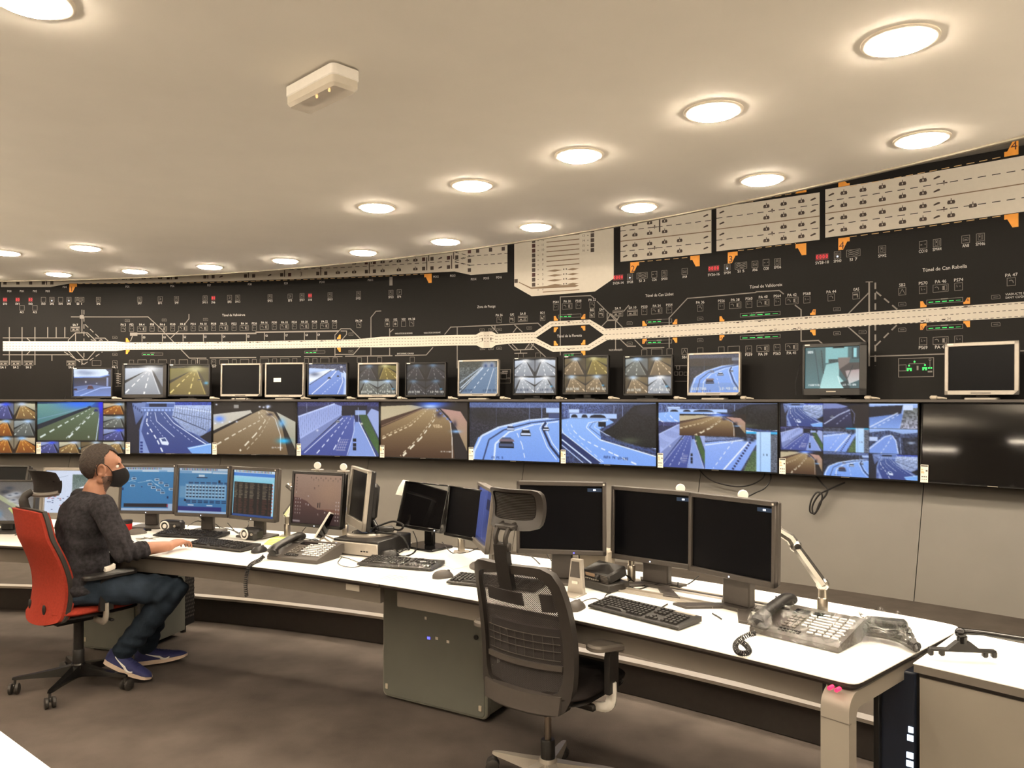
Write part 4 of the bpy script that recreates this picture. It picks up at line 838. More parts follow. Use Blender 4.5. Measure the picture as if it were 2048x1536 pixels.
def v_curve2(p, dig=True):
    p.view(360, 430, 1030, 870).bg((76, 92, 142), (52, 62, 98), tex=.34, big=True); p.rect(360, 430, 1030, 442, (150, 176, 235)); p.blob(870, 540, 200, 120, (34, 38, 54), .85)
    for x in (380, 410, 740, 800): p.line([(x, 450), (x, 540)], 3, (140, 160, 210))
    p.rect(420, 510, 760, 544, (176, 204, 252)); 
    for x, w in ((455, 50), (530, 46), (625, 120)): p.poly([(x - w / 2, 540), (x - w * .4, 524), (x - w * .2, 517), (x + w * .2, 517), (x + w * .4, 524), (x + w / 2, 540)], (26, 30, 46))
    p.rect(415, 480, 490, 504, (190, 214, 255))
    p.poly([(360, 556), (420, 545), (700, 545), (740, 570), (640, 620), (650, 700), (1030, 806), (1030, 870), (640, 870), (360, 690)], (146, 186, 250), (124, 166, 244)); p.poly([(360, 660), (372, 655), (650, 862), (560, 870), (360, 735)], (34, 50, 100)); p.line([(360, 620), (372, 655), (650, 858)], 5, (226, 238, 255), w2=10); p.line([(360, 700), (580, 866)], 9, (214, 230, 255)); p.line([(360, 740), (520, 866)], 6, (190, 212, 255))
    p.line([(700, 556), (560, 575), (542, 610), (640, 696), (1030, 802)], 4, (232, 242, 255), w2=10); p.line([(690, 552), (590, 575), (566, 610), (660, 680), (1030, 775)], 3, (60, 84, 150), w2=6); p.line([(700, 548), (620, 570), (600, 606), (690, 660), (1030, 748)], 3, (214, 230, 255), w2=7)
    p.poly([(660, 640), (740, 590), (880, 450), (1030, 436), (1030, 745), (930, 738), (760, 690)], (28, 30, 38), (22, 24, 24), tex=.34, big=True); p.blob(850, 695, 70, 22, (78, 84, 66), .8); p.blob(960, 480, 60, 40, (44, 46, 56), .8); p.rect(630, 568, 684, 602, (20, 24, 34)); p.line([(655, 600), (655, 630)], 4, (30, 40, 60))
    p.line([(430, 590), (455, 640), (510, 690), (600, 735), (740, 795), (900, 862)], 5, (235, 243, 255), 22, w2=9); p.line([(410, 560), (395, 590), (420, 650), (560, 770), (680, 866)], 3, (200, 220, 255), 14, w2=7)
    if dig: p.word(668, 808, 18, 'AUTA PK 10+150', (30, 46, 96), .9, .6)
def v_pillar(p):
    p.view(1390, 640, 1885, 945).bg((62, 66, 84), tex=.34, big=True); p.rect(1640, 640, 1885, 656, (60, 180, 235)); p.poly([(1390, 735), (1700, 690), (1760, 705), (1640, 945), (1390, 945)], (150, 180, 246), (126, 160, 238)); p.rect(1390, 690, 1640, 720, (120, 136, 180), tex=.4); p.line([(1390, 755), (1690, 700)], 7, (226, 238, 255)); p.line([(1395, 728), (1640, 694)], 5, (60, 74, 120))
    p.blob(1672, 700, 20, 14, (24, 28, 40)); p.blob(1714, 702, 20, 14, (24, 28, 40)); p.line([(1590, 715), (1450, 935)], 5, (238, 244, 255), 26); p.line([(1690, 720), (1520, 945)], 9, (244, 248, 255)); p.line([(1705, 720), (1580, 945)], 16, (46, 52, 96), 12); p.poly([(1720, 790), (1760, 780), (1770, 945), (1660, 945)], (70, 96, 66), (88, 108, 70), tex=.5); p.rect(1835, 660, 1885, 945, (92, 98, 112), tex=.7)
    p.rect(1745, 640, 1838, 945, (190, 222, 255), (170, 208, 255)); p.line([(1772, 640), (1772, 945)], 4, (110, 140, 190)); p.rect(1790, 806, 1795, 820, (40, 50, 80)); p.rect(1812, 806, 1817, 820, (40, 50, 80))
def v_night(p):
    p.view(0, 0, 100, 60).bg((24, 27, 42)); p.poly([(0, 14), (30, 4), (60, 14), (66, 60), (0, 60)], (56, 62, 104), (36, 40, 70)); p.poly([(0, 0), (30, 0), (56, 8), (40, 12), (0, 14)], (120, 134, 190)); p.line([(2, 52), (36, 28), (60, 16)], 2, (205, 216, 250)); p.line([(30, 52), (60, 24)], 1.2, (190, 202, 240), 5); p.poly([(58, 6), (100, 0), (100, 60), (70, 60)], (34, 30, 34)); p.car(20, 34, 9, (200, 210, 240)); p.line([(62, 14), (70, 26), (68, 50)], 1.5, (110, 122, 170))
def v_mouth(p):
    p.view(0, 0, 100, 60).bg((150, 178, 236)); p.poly([(0, 8), (70, 4), (66, 26), (0, 34)], (24, 28, 44)); p.poly([(0, 34), (66, 24), (72, 30), (60, 60), (0, 60)], (96, 126, 196), (130, 164, 232)); p.line([(0, 58), (60, 22)], 2, (226, 236, 255)); p.line([(10, 60), (62, 26)], 1.6, (226, 236, 255), 6); p.poly([(72, 14), (100, 10), (100, 60), (64, 60)], (92, 98, 96), (148, 150, 170), tex=.34, big=True); p.rect(70, 2, 90, 16, (205, 220, 250)); p.rect(0, 0, 100, 4, (180, 206, 250))
def v_far(p):
    p.view(0, 0, 100, 60).bg((160, 190, 245), (70, 86, 120)); p.poly([(0, 10), (40, 4), (70, 12), (100, 8), (100, 60), (0, 60)], (66, 78, 112), (50, 60, 88), tex=.34, big=True); p.poly([(0, 60), (0, 46), (30, 18), (46, 14), (56, 26), (62, 60)], (120, 152, 226)); p.line([(0, 50), (32, 20), (46, 15)], 2, (220, 232, 255)); p.line([(24, 60), (40, 34), (48, 16)], 1.4, (224, 236, 255), 5); p.line([(60, 58), (56, 30), (48, 16)], 2, (214, 228, 255)); p.line([(66, 60), (64, 20)], 1.2, (150, 170, 215)); p.rect(0, 20, 18, 30, (190, 208, 245)); p.poly([(68, 22), (100, 18), (100, 60), (74, 60)], (36, 42, 58), tex=.34, big=True); p.blob(86, 32, 8, 3, (190, 208, 240), .8)
PALS = {'o': ((196, 120, 40), (120, 66, 22), (205, 185, 150), (150, 200, 255)), 'y': ((176, 140, 84), (112, 84, 50), (206, 200, 170), (200, 220, 255)), 'g': ((120, 124, 118), (84, 88, 84), (150, 160, 160), (180, 215, 255)), 'b': ((84, 92, 150), (60, 64, 120), (150, 165, 215), (60, 90, 255)), 'n': ((58, 60, 66), (34, 36, 42), (44, 48, 56), (90, 120, 150)), 'k': ((150, 128, 96), (104, 88, 66), (112, 96, 66), (190, 215, 240)), 'v': ((138, 120, 56), (110, 94, 42), (128, 118, 58), (205, 196, 140)), 'w': ((186, 192, 200), (140, 146, 156), (210, 220, 235), (255, 255, 255))}
def v_tun(p, pal, vx=.62, vy=.14, cars=0, flip=False):
    r0, r1, wl, gl_ = PALS[pal]; p.view(0, 0, 1, 1)
    if flip: p.view(1, 0, 0, 1)
    p.bg(tuple(c * .22 for c in wl), tuple(c * .3 for c in r1)); p.poly([(0, .1), (vx - .02, vy - .06), (vx, vy + .02), (0, .52)], wl, tuple(c * .8 for c in wl)); p.poly([(0, .52), (vx, vy), (vx, vy + .03), (0, .62)], tuple(c * .3 for c in r1)); p.poly([(0, .62), (vx - .02, vy), (vx + .06, vy), (.94, 1), (0, 1)], r0, r1)
    p.poly([(vx + .05, vy - .06), (1, .08), (1, .95), (vx + .1, vy + .1)], tuple(c * .62 for c in wl)); p.poly([(vx + .06, vy), (vx + .12, vy + .06), (1, .8), (1, 1), (.94, 1)], tuple(c * .4 for c in r1)); lt = tuple(min(255, c * 1.25 + 60) for c in r0)
    p.line([(vx, vy + .02), (.02, .94)], .012, lt, .05, w2=.04); p.line([(vx + .03, vy + .02), (.5, .98)], .012, lt, .05, w2=.045); p.line([(vx + .055, vy + .02), (.9, .98)], .01, lt, w2=.03); p.blob(vx + .03, vy - .02, .2, .12, gl_, .9)
    if cars: p.car(vx + .14, .5, .1, tuple(min(255, c * 1.3 + 30) for c in r1)); p.blob(vx + .3, .6, .06, .05, (80, 190, 255), .8)
def wrap(fn, *a): return lambda p: fn(p, *a)
def mosaic(p, items, gap=0.):
    for (x0, y0, x1, y1), fn in items: p.tile(x0 + gap, y0 + gap, x1 - gap, y1 - gap); fn(p)
    p.tile(0, 0, 1, 1); p.view(0, 0, 1, 1)
def single(fn, w=200, h=112, **k):
    p = Pic(w, h); fn(p); p.tile(0, 0, 1, 1); return p.done(**k)
def sc_green(p):
    p.view(305, 425, 820, 722).bg((40, 60, 90)); p.poly([(305, 440), (760, 430), (700, 480), (305, 600)], (110, 160, 150), (70, 120, 130)); p.blob(640, 440, 160, 40, (40, 110, 255), .9); p.poly([(305, 600), (720, 455), (735, 470), (305, 640)], (24, 36, 50)); p.line([(305, 560), (700, 465)], 4, (120, 160, 190)); p.poly([(305, 640), (735, 466), (800, 470), (780, 722), (305, 722)], (96, 116, 90), (72, 82, 58))
    p.line([(720, 478), (305, 712)], 4, (214, 226, 220), 16, w2=14); p.line([(775, 480), (530, 722)], 5, (226, 234, 232), 20, w2=14); p.line([(760, 480), (515, 722)], 3, (190, 200, 196), 14, w2=7); p.line([(800, 475), (765, 722)], 6, (196, 214, 235), w2=12); p.poly([(795, 430), (820, 425), (820, 722), (785, 722)], (22, 30, 180), (60, 66, 120)); p.blob(800, 450, 20, 60, (30, 40, 255), .9); p.car(765, 492, 30, (60, 80, 200)); p.blob(707, 695, 6, 8, (230, 235, 235))
def tv1(p): mosaic(p, [((c / 4, r / 3, (c + 1) / 4, (r + 1) / 3), wrap(v_tun, pl, .62, .14, 0, fl)) for r, row in enumerate(((('o', 0), ('g', 1), ('b', 0), ('y', 1)), (('g', 0), ('o', 0), ('o', 0), ('g', 0)), (('y', 0), ('b', 0), ('o', 0), ('o', 1)))) for c, (pl, fl) in enumerate(row)], .003)
def tv2(p):
    m = [((0, 0, .75, .75), sc_green)] + [((.755, k * .253, 1, k * .253 + .245), wrap(v_tun, pl, .7, .2, 0, False)) for k, pl in enumerate('ogb')] + [((k * .25, .76, k * .25 + .245, 1), wrap(v_tun, pl, .66, .16, k % 2)) for k, pl in enumerate('byky')]; mosaic(p, m)
def tv9(p): mosaic(p, [((0, 0, 1, .55), lambda q: v_curve2(q, False)), ((0, .3, .42, 1), v_cut), ((.41, .42, 1, 1), v_pillar), ((.19, .17, .75, .5), lambda q: v_tunnel_o(q, False))])
def tv10(p): mosaic(p, [((c / 3, r / 3, (c + 1) / 3, (r + 1) / 3), fn) for r, row in enumerate(((v_retain, v_night, v_mouth), (v_cut, v_pillar, v_far), (lambda q: v_tunnel_o(q, False), v_curve, v_retain))) for c, fn in enumerate(row)], .002)
def stamp(p, c=(235, 235, 225), a=.9): p.tile(0, 0, 1, 1); p.view(0, 0, 100, 80); p.word(5, 69, 5.5, '21OCT20', c, a); p.word(62, 69, 5.5, '12:49:09', c, a)
def quad(*pals, st=1, c=(235, 235, 225)):
    def fn(p):
        mosaic(p, [((c_ / 2, r / 2, c_ / 2 + .5, r / 2 + .5), wrap(v_tun, pals[r * 2 + c_], .5 + .12 * ((r + c_) % 2), .12, (r * c_), bool(c_ != r))) for r in (0, 1) for c_ in (0, 1)], .003)
        if st: stamp(p, c)
    return fn
def s_under(p):
    p.view(580, 145, 892, 385).bg((40, 50, 78)); p.poly([(582, 145), (840, 145), (866, 170), (862, 200), (800, 212), (586, 214)], (220, 236, 255)); p.blob(690, 180, 70, 20, (140, 156, 190), .9); p.blob(650, 170, 40, 16, (150, 165, 200), .8); p.line([(586, 218), (800, 216), (872, 196)], 10, (110, 150, 230)); p.rect(586, 226, 850, 300, (26, 34, 56), (50, 62, 100)); p.rect(850, 220, 864, 312, (130, 150, 200)); p.poly([(586, 300), (720, 282), (892, 300), (892, 385), (590, 385)], (84, 104, 156), (110, 140, 210)); p.line([(640, 380), (800, 312), (892, 305)], 10, (160, 186, 240)); p.line([(600, 350), (740, 296)], 3, (180, 200, 245)); p.car(720, 310, 50, (120, 60, 80)); p.car(600, 326, 30, (90, 60, 80)); p.blob(682, 258, 6, 8, (235, 240, 255)); p.blob(770, 270, 6, 5, (200, 215, 250))
def s_snow(p):
    p.view(425, 110, 720, 355).bg((190, 214, 255), (150, 180, 240)); p.poly([(425, 110), (720, 110), (720, 200), (690, 180), (600, 150), (425, 140)], (60, 70, 100), tex=.34, big=True); p.poly([(425, 190), (600, 150), (640, 148), (430, 260)], (235, 243, 255)); p.blob(470, 190, 40, 18, (70, 84, 120), .8); p.poly([(425, 355), (430, 275), (600, 165), (660, 160), (705, 230), (690, 355)], (120, 152, 220), (98, 132, 210)); p.line([(430, 275), (600, 160)], 5, (50, 60, 90)); p.line([(450, 350), (600, 215), (640, 165)], 6, (236, 243, 255)); p.line([(530, 350), (690, 205)], 3, (230, 240, 255), 14); p.line([(650, 350), (690, 250), (680, 190)], 5, (236, 243, 255)); p.poly([(690, 160), (720, 190), (720, 355), (700, 355), (712, 250)], (206, 222, 255)); p.car(585, 222, 24, (40, 50, 84)); p.car(652, 208, 18, (40, 50, 84)); p.word(670, 128, 12, '25', (236, 240, 255))
def s_arch(p):
    p.view(1630, 95, 1925, 345).bg((86, 92, 88), (70, 80, 90), tex=.34, big=True); p.rect(1630, 95, 1925, 140, (70, 74, 70), tex=.6); p.blob(1832, 128, 26, 26, (220, 230, 245), 1); p.blob(1878, 126, 26, 26, (220, 230, 245), 1); p.blob(1832, 130, 17, 20, (60, 80, 120), 1); p.blob(1878, 128, 17, 20, (60, 80, 120), 1); p.poly([(1640, 345), (1810, 142), (1905, 142), (1912, 345)], (112, 138, 168), (92, 120, 152)); p.line([(1640, 300), (1812, 140)], 8, (190, 205, 220)); p.line([(1632, 260), (1800, 140)], 10, (150, 165, 180)); p.line([(1632, 330), (1815, 145)], 5, (214, 224, 236)); p.line([(1720, 335), (1860, 150)], 5, (226, 234, 240), 22); p.line([(1838, 340), (1895, 150)], 4, (226, 234, 240)); p.rect(1905, 140, 1925, 345, (120, 140, 160), tex=.3); stamp(p, (40, 60, 90))
def s_curve(p): v_curve(p); p.tile(0, 0, 1, 1); p.view(0, 0, 1, 1); p.rect(0, 0, 1, .3, (64, 56, 48), None, .55, .4); p.rect(.02, .75, .98, .96, (110, 130, 160), None, .25); stamp(p)
def s_room(p):
    p.view(370, 515, 815, 835).bg((70, 104, 108), (60, 92, 98)); p.poly([(370, 540), (440, 530), (520, 720), (500, 835), (370, 835)], (60, 92, 98), (84, 122, 128)); p.rect(540, 520, 720, 640, (130, 186, 190)); p.rect(565, 610, 720, 640, (50, 70, 74), tex=.6); p.poly([(545, 650), (650, 632), (650, 740), (740, 835), (490, 835)], (140, 190, 192), (176, 222, 222)); p.poly([(650, 640), (815, 640), (815, 720), (720, 780), (655, 690)], (70, 66, 66)); p.poly([(700, 700), (815, 690), (815, 770), (730, 800)], (170, 150, 150), (200, 205, 205)); p.poly([(640, 600), (740, 600), (730, 640), (650, 690)], (120, 110, 106)); p.rect(750, 520, 815, 610, (46, 70, 76)); p.rect(765, 530, 790, 600, (150, 210, 216)); p.line([(505, 540), (525, 720)], 6, (30, 44, 48)); p.line([(450, 530), (495, 830)], 4, (36, 54, 58)); p.line([(760, 660), (715, 760)], 5, (34, 46, 50)); p.rect(600, 515, 690, 528, (24, 34, 36)); p.line([(640, 740), (660, 800)], 6, (230, 250, 250)); p.poly([(660, 790), (720, 770), (740, 835), (690, 835)], (40, 56, 60)); p.word(392, 542, 18, '305', (235, 245, 245)); p.word(400, 800, 15, '21OCT20', (230, 240, 240)); p.word(680, 800, 15, '12:49:09', (245, 250, 250))

# ------------------------------------------------------------------ video wall
def chord(pa, pb, R, gap=.004):
    a, b = Vector((*ray_ring(pa, R), 0)), Vector((*ray_ring(pb, R), 0)); d = b - a
    return (a + b) / 2, math.degrees(math.atan2(-d.y, d.x)), d.length - gap
SH_Z = 1.597
sh = MB(); ring = [(p.x, p.y) for p in arc_pts(11.965, A0 - 2, A1, 90)] + [(p.x, p.y) for p in arc_pts(12.26, A1, A0 - 2, 90)]; sh.prism(ring, 1.577, SH_Z)
tag(obj('monitor_shelf', sh, 'grey_plastic', ang=30), 'long thin curved ledge above the wall screens carrying the small monitors', 'shelf')
def energy_label(w, z0, parent):
    mb = MB().use('label_white'); mb.box((-w / 2 + .03, -.0085, z0), (.05, .001, .125)); y = -.0095
    mb.use('label_ink'); mb.box((-w / 2 + .03, y, z0 + .054), (.044, .001, .010)); mb.box((-w / 2 + .045, y, z0 + .02), (.012, .001, .010))
    for k, (ww, m) in enumerate(((.012, 0), (.015, 0), (.018, 0), (.022, 0))): mb.use('label_orange' if k else 'paper_green'); mb.box((-w / 2 + .008 + ww / 2, y, z0 + .038 - k * .011), (ww, .001, .005))
    mb.use('label_ink')
    for k in range(3): mb.box((-w / 2 + .017 + k * .013, y, z0 - .022), (.008, .001, .008)); mb.box((-w / 2 + .017 + k * .013, y, z0 - .042), (.006, .001, .005))
    obj('energy_label', mb, None, parent, flat=True)
def wall_screen(pa, pb, arr, label, card=True, tilt=0.):
    c, az, w = chord(pa, pb, R_TV); h = .572; zb = 1.003; t = thing('wall_screen', label, 'screen', (c.x, c.y, zb), az, 'screens of the video wall')
    mb = MB(); mb.box((0, .024, h / 2), (w, .036, h), .006); mb.box((0, .050, h / 2), (w * .6, .03, h * .6), .008); b = .009
    for x, z, sx, sz in ((0, h - b / 2, w, b), (0, .006, w, .012), (-w / 2 + b / 2, h / 2, b, h), (w / 2 - b / 2, h / 2, b, h)): mb.box((x, .001, z), (sx, .012, sz), .002)
    obj('housing', mb, 'black_gloss', t)
    T = Matrix.Translation((0, .0045, .012 + (h - .021) / 2))
    if arr is None: m2 = MB(); m2.box((0, .0052, .012 + (h - .021) / 2), (w - 2 * b, .001, h - .021)); obj('display', m2, 'screen_off', t, flat=True)
    else: picture('display', arr, w - 2 * b, h - .021, t, T)
    m2 = MB(); m2.box((0, -.0055, .006), (.06, .001, .005)); obj('brand_mark', m2, 'steel', t)
    if card: energy_label(w, .066, t)
    t.rotation_euler.x = -rad(tilt)
    m3 = MB(); m3.box((0, .085, h * .55), (.2, .05, .25), .005); m3.box((0, .16, h * .55), (.08, .1, .08)); obj('wall_bracket', m3, 'black_plastic', t)
    return t
TVX = [-106, 72.5, 251, 424.5, 593, 759.5, 937, 1121, 1314.5, 1557.5, 1839, 2150]
TVS = [(tv1, 'wall screen split into small orange and blue tunnel views, cut by the picture edge'), (tv2, 'wall screen with a large green tunnel view and seven small views around it'), (v_retain, 'wall screen showing one white car on a blue road beside a concrete retaining wall'),
       (v_tunnel_y, 'wall screen showing a yellowish curved tunnel road with a blue light'), (v_cut, 'wall screen showing a blue road in a cutting with a green grass strip'), (v_tunnel_o, 'wall screen showing an orange tunnel road marked 450m'), (v_curve, 'wall screen showing cars coming round a pale blue motorway bend'),
       (v_curve2, 'wall screen showing an empty pale blue motorway bend and tunnel portal'), (tv9, 'wall screen with a tunnel view laid over motorway views and a white pillar'), (tv10, 'wall screen divided into nine motorway views'), (None, 'switched-off black wall screen at the end of the row')]
for k, (fn, lb) in enumerate(TVS): wall_screen(TVX[k], TVX[k + 1], single(fn) if fn else None, lb, tilt=0 if fn else 4.5)

# ------------------------------------------------------------------ monitors
def monitor(name, label, cat, loc, az, w, h, zb, pic=None, frame='black_plastic', bez=(.014, .014, .014, .018), depth=.05, tilt=4., stand='flat', neck=(.09, .03), base=(.22, .17), off='screen_off_matte', group=None, back=True, backmat=None, extras=()):
    """w x h outside size, zb height of its lower edge above what it stands on, tilt back in degrees; bez: left, right, top, bottom."""
    t = thing(name, label, cat, loc, az, group); zc = zb + h / 2; T = Matrix.Translation((0, 0, zc)) @ Matrix.Rotation(-rad(tilt), 4, 'X'); l, r, tp, bt = bez
    mb = MB()
    for x, z, sx, sz in ((0, h / 2 - tp / 2, w, tp), (0, -h / 2 + bt / 2, w, bt), (-w / 2 + l / 2, 0, l, h), (w / 2 - r / 2, 0, r, h)): mb.box((x, -.004, z), (sx, .022, sz), .003, T)
    if backmat: mb.use(frame); mb.m = [0] * len(mb.m); mb.use(backmat)
    mb.box((0, .020, 0), (w - .004, .030, h - .004), .006, T)
    if back: mb.box((0, .020 + depth / 2, -.01), (w * .62, depth, h * .62), .02, T)
    obj('housing', mb, frame, t); sw, sh_ = w - l - r, h - tp - bt; M = T @ Matrix.Translation(((l - r) / 2, -.0015, (bt - tp) / 2))
    if pic is None: m2 = MB(); m2.box((0, .0005, 0), (sw, .001, sh_), M=M); scr = obj('display', m2, off, t, flat=True)
    else: scr = picture('display', pic, sw, sh_, t, M)
    if stand != 'none':
        m3 = MB(); yb = .05; m3.box((0, yb, (zb + h * .45) / 2 + .006), (neck[0], neck[1], zb + h * .45 - .012), .006); m3.box((0, .035, zb + h * .42), (.1, .04, .1), .006); obj('stand_neck', m3, frame if frame not in ('silver_plastic',) else 'grey_plastic', t)
        m4 = MB()
        if stand == 'flat': m4.prism(rrect(base[0], base[1], .02, 4, 0, .03), .0, .012, chamfer=.004)
        elif stand == 'round': m4.prism([(base[0] / 2 * cos(a), base[0] / 2 * .85 * sin(a) + .03) for a in [2 * PI * k / 28 for k in range(28)]], 0, .014, chamfer=.005)
        elif stand == 'legs':
            m4.prism(rrect(.13, .11, .02, 4, 0, .045), 0, .014, chamfer=.004)
            for sx in (-1, 1): m4.prism([(sx * .02, .01), (sx * .07, .03), (sx * .20, -.125), (sx * .125, -.135)][::sx], .0, .012, chamfer=.003)
            m4.prism([(-.09, .06), (.09, .06), (.12, .11), (-.12, .11)], 0, .012)
        obj('stand_base', m4, frame if frame != 'silver_plastic' else 'silver_plastic', t)
    for e in extras: e(t, T, w, h)
    return t
def sticker(x, z, sx=.012, sz=.012, m='led_white_print', y=-.0155):
    def fn(t, T, w, h): mb = MB(); mb.box((x if x >= 0 else x, y, z), (sx, .0008, sz), M=T); obj('sticker', mb, 'label_white', t, flat=True)
    return fn
SMALL = [
 (144.5, 226, 735.5, 796, 'b', s_under, 'small black shelf monitor showing a blue underpass with a dark red car'), (245, 334, 726.5, 796, 'B', wrap(v_tun, 'w'), 'small black shelf monitor showing a grey tunnel, thick frame'), (337.5, 421, 728, 793, 'b', wrap(v_tun, 'v', .62, .14, 1), 'small black shelf monitor showing a yellow tunnel'),
 (442.5, 522, 727, 793, 's', None, 'small silver shelf monitor switched off, plain dark screen beside the yellow tunnel monitor'), (531, 608.5, 725.5, 794.5, 's', None, 'small silver shelf monitor switched off with a white card shown on its screen'), (616, 696, 725.5, 793, 'b', s_snow, 'small black shelf monitor showing a bright pale blue motorway'),
 (716.5, 796, 725.5, 794.5, 's', quad('n', 'v', 'g', 'g'), 'small silver shelf monitor with four views, one of them yellow green'), (811.5, 893, 724.5, 794, 'b', quad('n', 'n', 'n', 'n'), 'small black shelf monitor with four very dark views'), (916.5, 998, 719.5, 792.5, 's', s_arch, 'small silver shelf monitor showing a road towards two tunnel arches'),
 (1027, 1114.5, 714.5, 790.5, 'b', quad('w', 'w', 'w', 'w', c=(60, 70, 90)), 'small black shelf monitor with four bright whitish views'), (1126.6, 1218, 710.5, 789, 'b', quad('k', 'v', 'k', 'k'), 'small black shelf monitor with four brown tunnel views'), (1248, 1346.5, 710.5, 791.5, 'b', quad('g', 'k', 'k', 'w'), 'small black shelf monitor with four grey views, beside the silver motorway monitor'),
 (1375.5, 1481.5, 705, 791, 's', s_curve, 'silver shelf monitor showing a grey blue motorway bend with cars'), (1605.5, 1735, 686, 791, 'r', s_room, 'black shelf monitor showing a teal view of a room, marked 305'), (1890, 2039, 684, 790, 'd', None, 'large silver shelf monitor switched off, last on the shelf')]
for k, (xa, xb, yt, yb, fr, fn, lb) in enumerate(SMALL):
    c, az, w = chord(xa, xb, 12.06, 0); d = c.y; zt = EYE + (Y0 - yt) * d / F; zb = EYE + (Y0 - yb) * d / F; h = zt - zb; s_ = fr in 'sd'
    fm = 'silver_plastic' if s_ else 'black_plastic'; bz = {'s': (.015, .015, .018, .026), 'b': (.012, .016, .016, .02), 'B': (.03, .04, .024, .04), 'r': (.02, .055, .03, .055), 'd': (.024, .028, .026, .032)}[fr]
    def card(t, T, w_, h_, m=fr):
        mb = MB(); mb.box((-w_ * .42, -.0156, h_ / 2 - .010), (.038, .001, .009), M=T); obj('sticker', mb, 'label_white', t, flat=True)
    ex = [card]
    if k == 4:
        def note(t, T, w_, h_): mb = MB(); mb.box((-w_ * .19, -.0035, 0), (.085, .001, .042), M=T); obj('screen_note', mb, 'label_white', t, flat=True)
        ex.append(note)
    if fr == 'r':
        def brand(t, T, w_, h_): mb = MB(); mb.box((-.02, -.0156, -h_ / 2 + .03), (.07, .001, .008), M=T); obj('brand_mark', mb, 'steel', t, flat=True)
        ex.append(brand)
    if s_:
        def corner(t, T, w_, h_):
            mb = MB(); mb.add([(w_ / 2 - .001, -.0156, -h_ / 2 + .001), (w_ / 2 - .001, -.0156, -h_ / 2 + .032), (w_ / 2 - .034, -.0156, -h_ / 2 + .001)], [(0, 1, 2)], T); mb.box((0, -.0158, -h_ / 2 + .013), (.12, .001, .005), M=T); obj('button_strip', mb, 'dark_plastic', t, flat=True)
        ex.append(corner)
    monitor('shelf_monitor', lb, 'monitor', (c.x, c.y, SH_Z), az, w, h, zb - SH_Z, None if fn is None else single(fn, 96, 77), fm, bz, .035, 1.5, 'flat', (.08, .03), (.2, .13), 'screen_off_matte', 'monitors on the ledge above the wall screens', extras=ex)
# ------------------------------------------------------------------ ring of desks
RF, RB = 8.38, 9.28
def ring_poly(r0, r1, a0, a1, n=24): return [(p.x, p.y) for p in arc_pts(r0, a0, a1, n)] + [(p.x, p.y) for p in arc_pts(r1, a1, a0, n)]
def local(o, P): return [tuple(Matrix.Rotation(-o.rotation_euler.z, 4, 'Z') @ (Vector((p[0], p[1], 0)) - Vector((o.location.x, o.location.y, 0))))[:2] for p in P]
def desk(label, a0, a1, end=None, slot=None):
    am = (a0 + a1) / 2; o = polar(RF, am); t = thing('control_desk', label, 'desk', o, am, 'ring of white control desks'); L = lambda P: local(t, P)
    poly = ring_poly(RF, RB, a0 + .02, a1 - .02)
    if end:   # rounded free end
        n = len(poly) // 2; poly = poly[:n - 1] + [tuple(v[:2]) for v in bez([polar(RF, a1 - .55), polar(RF + .01, a1 - .08), polar(RF + .08, a1 + .02)], 4)] + [tuple(v[:2]) for v in bez([polar(RB - .08, a1 + .35), polar(RB - .015, a1 + .22), polar(RB, a1 - .3)], 4)] + poly[n + 1:]
    mb = MB(); mb.prism(L(poly), DESK_Z - .004, DESK_Z, chamfer=.0015); obj('desktop', mb, 'desk_white', t)
    mb = MB(); mb.prism(L(inset(poly, .0015)), DESK_Z - .0045, DESK_Z - .026, chamfer=.012); obj('edge_band', mb, 'desk_edge', t)
    mb = MB(); e = .9 if end else .35; mb.prism(L(ring_poly(RF + .07, RF + .10, a0 + .35, a1 - e)), DESK_Z - .115, DESK_Z - .029); obj('front_rail', mb, 'desk_frame', t)
    mb = MB(); mb.prism(L(ring_poly(RB - .12, RB - .09, a0 + .35, a1 - e)), DESK_Z - .22, DESK_Z - .029); mb.prism(L(ring_poly(RB - .30, RB - .10, a0 + .6, a1 - e - .2)), DESK_Z - .225, DESK_Z - .212); obj('cable_tray', mb, 'desk_frame', t)
    if slot:
        mb = MB(); mb.prism(L(ring_poly(9.045, 9.07, *slot)), DESK_Z - .001, DESK_Z + .0012); obj('cable_slot', mb, 'black_gloss', t)
        mb = MB(); mb.prism(L(ring_poly(9.02, 9.042, *slot)), DESK_Z, DESK_Z + .004); mb.prism(L(ring_poly(9.073, 9.085, *slot)), DESK_Z, DESK_Z + .004); obj('slot_rail', mb, 'silver_plastic', t)
    return t
desk('white curved desk between the two floor cabinets, carrying the telephone with the hanging cord', 14.2, 30.4)
desk('white curved desk under the seated man, ending at the far floor cabinet', -2.0, 14.2)
dR = desk('white curved desk with three switched-off monitors and the film-wrapped telephone', 30.4, 44.72, True, (33.5, 43.4))
# open flap of the cable slot
mb = MB(); mb.prism(local(dR, ring_poly(8.868, 8.908, 36.9, 39.9)), DESK_Z + .001, DESK_Z + .005); mb.prism(local(dR, ring_poly(8.905, 8.915, 36.9, 39.9)), DESK_Z + .001, DESK_Z + .012); mb.prism(local(dR, ring_poly(8.86, 8.869, 36.9, 39.9)), DESK_Z + .001, DESK_Z + .008); obj('cable_flap', mb, 'silver_plastic', dR)
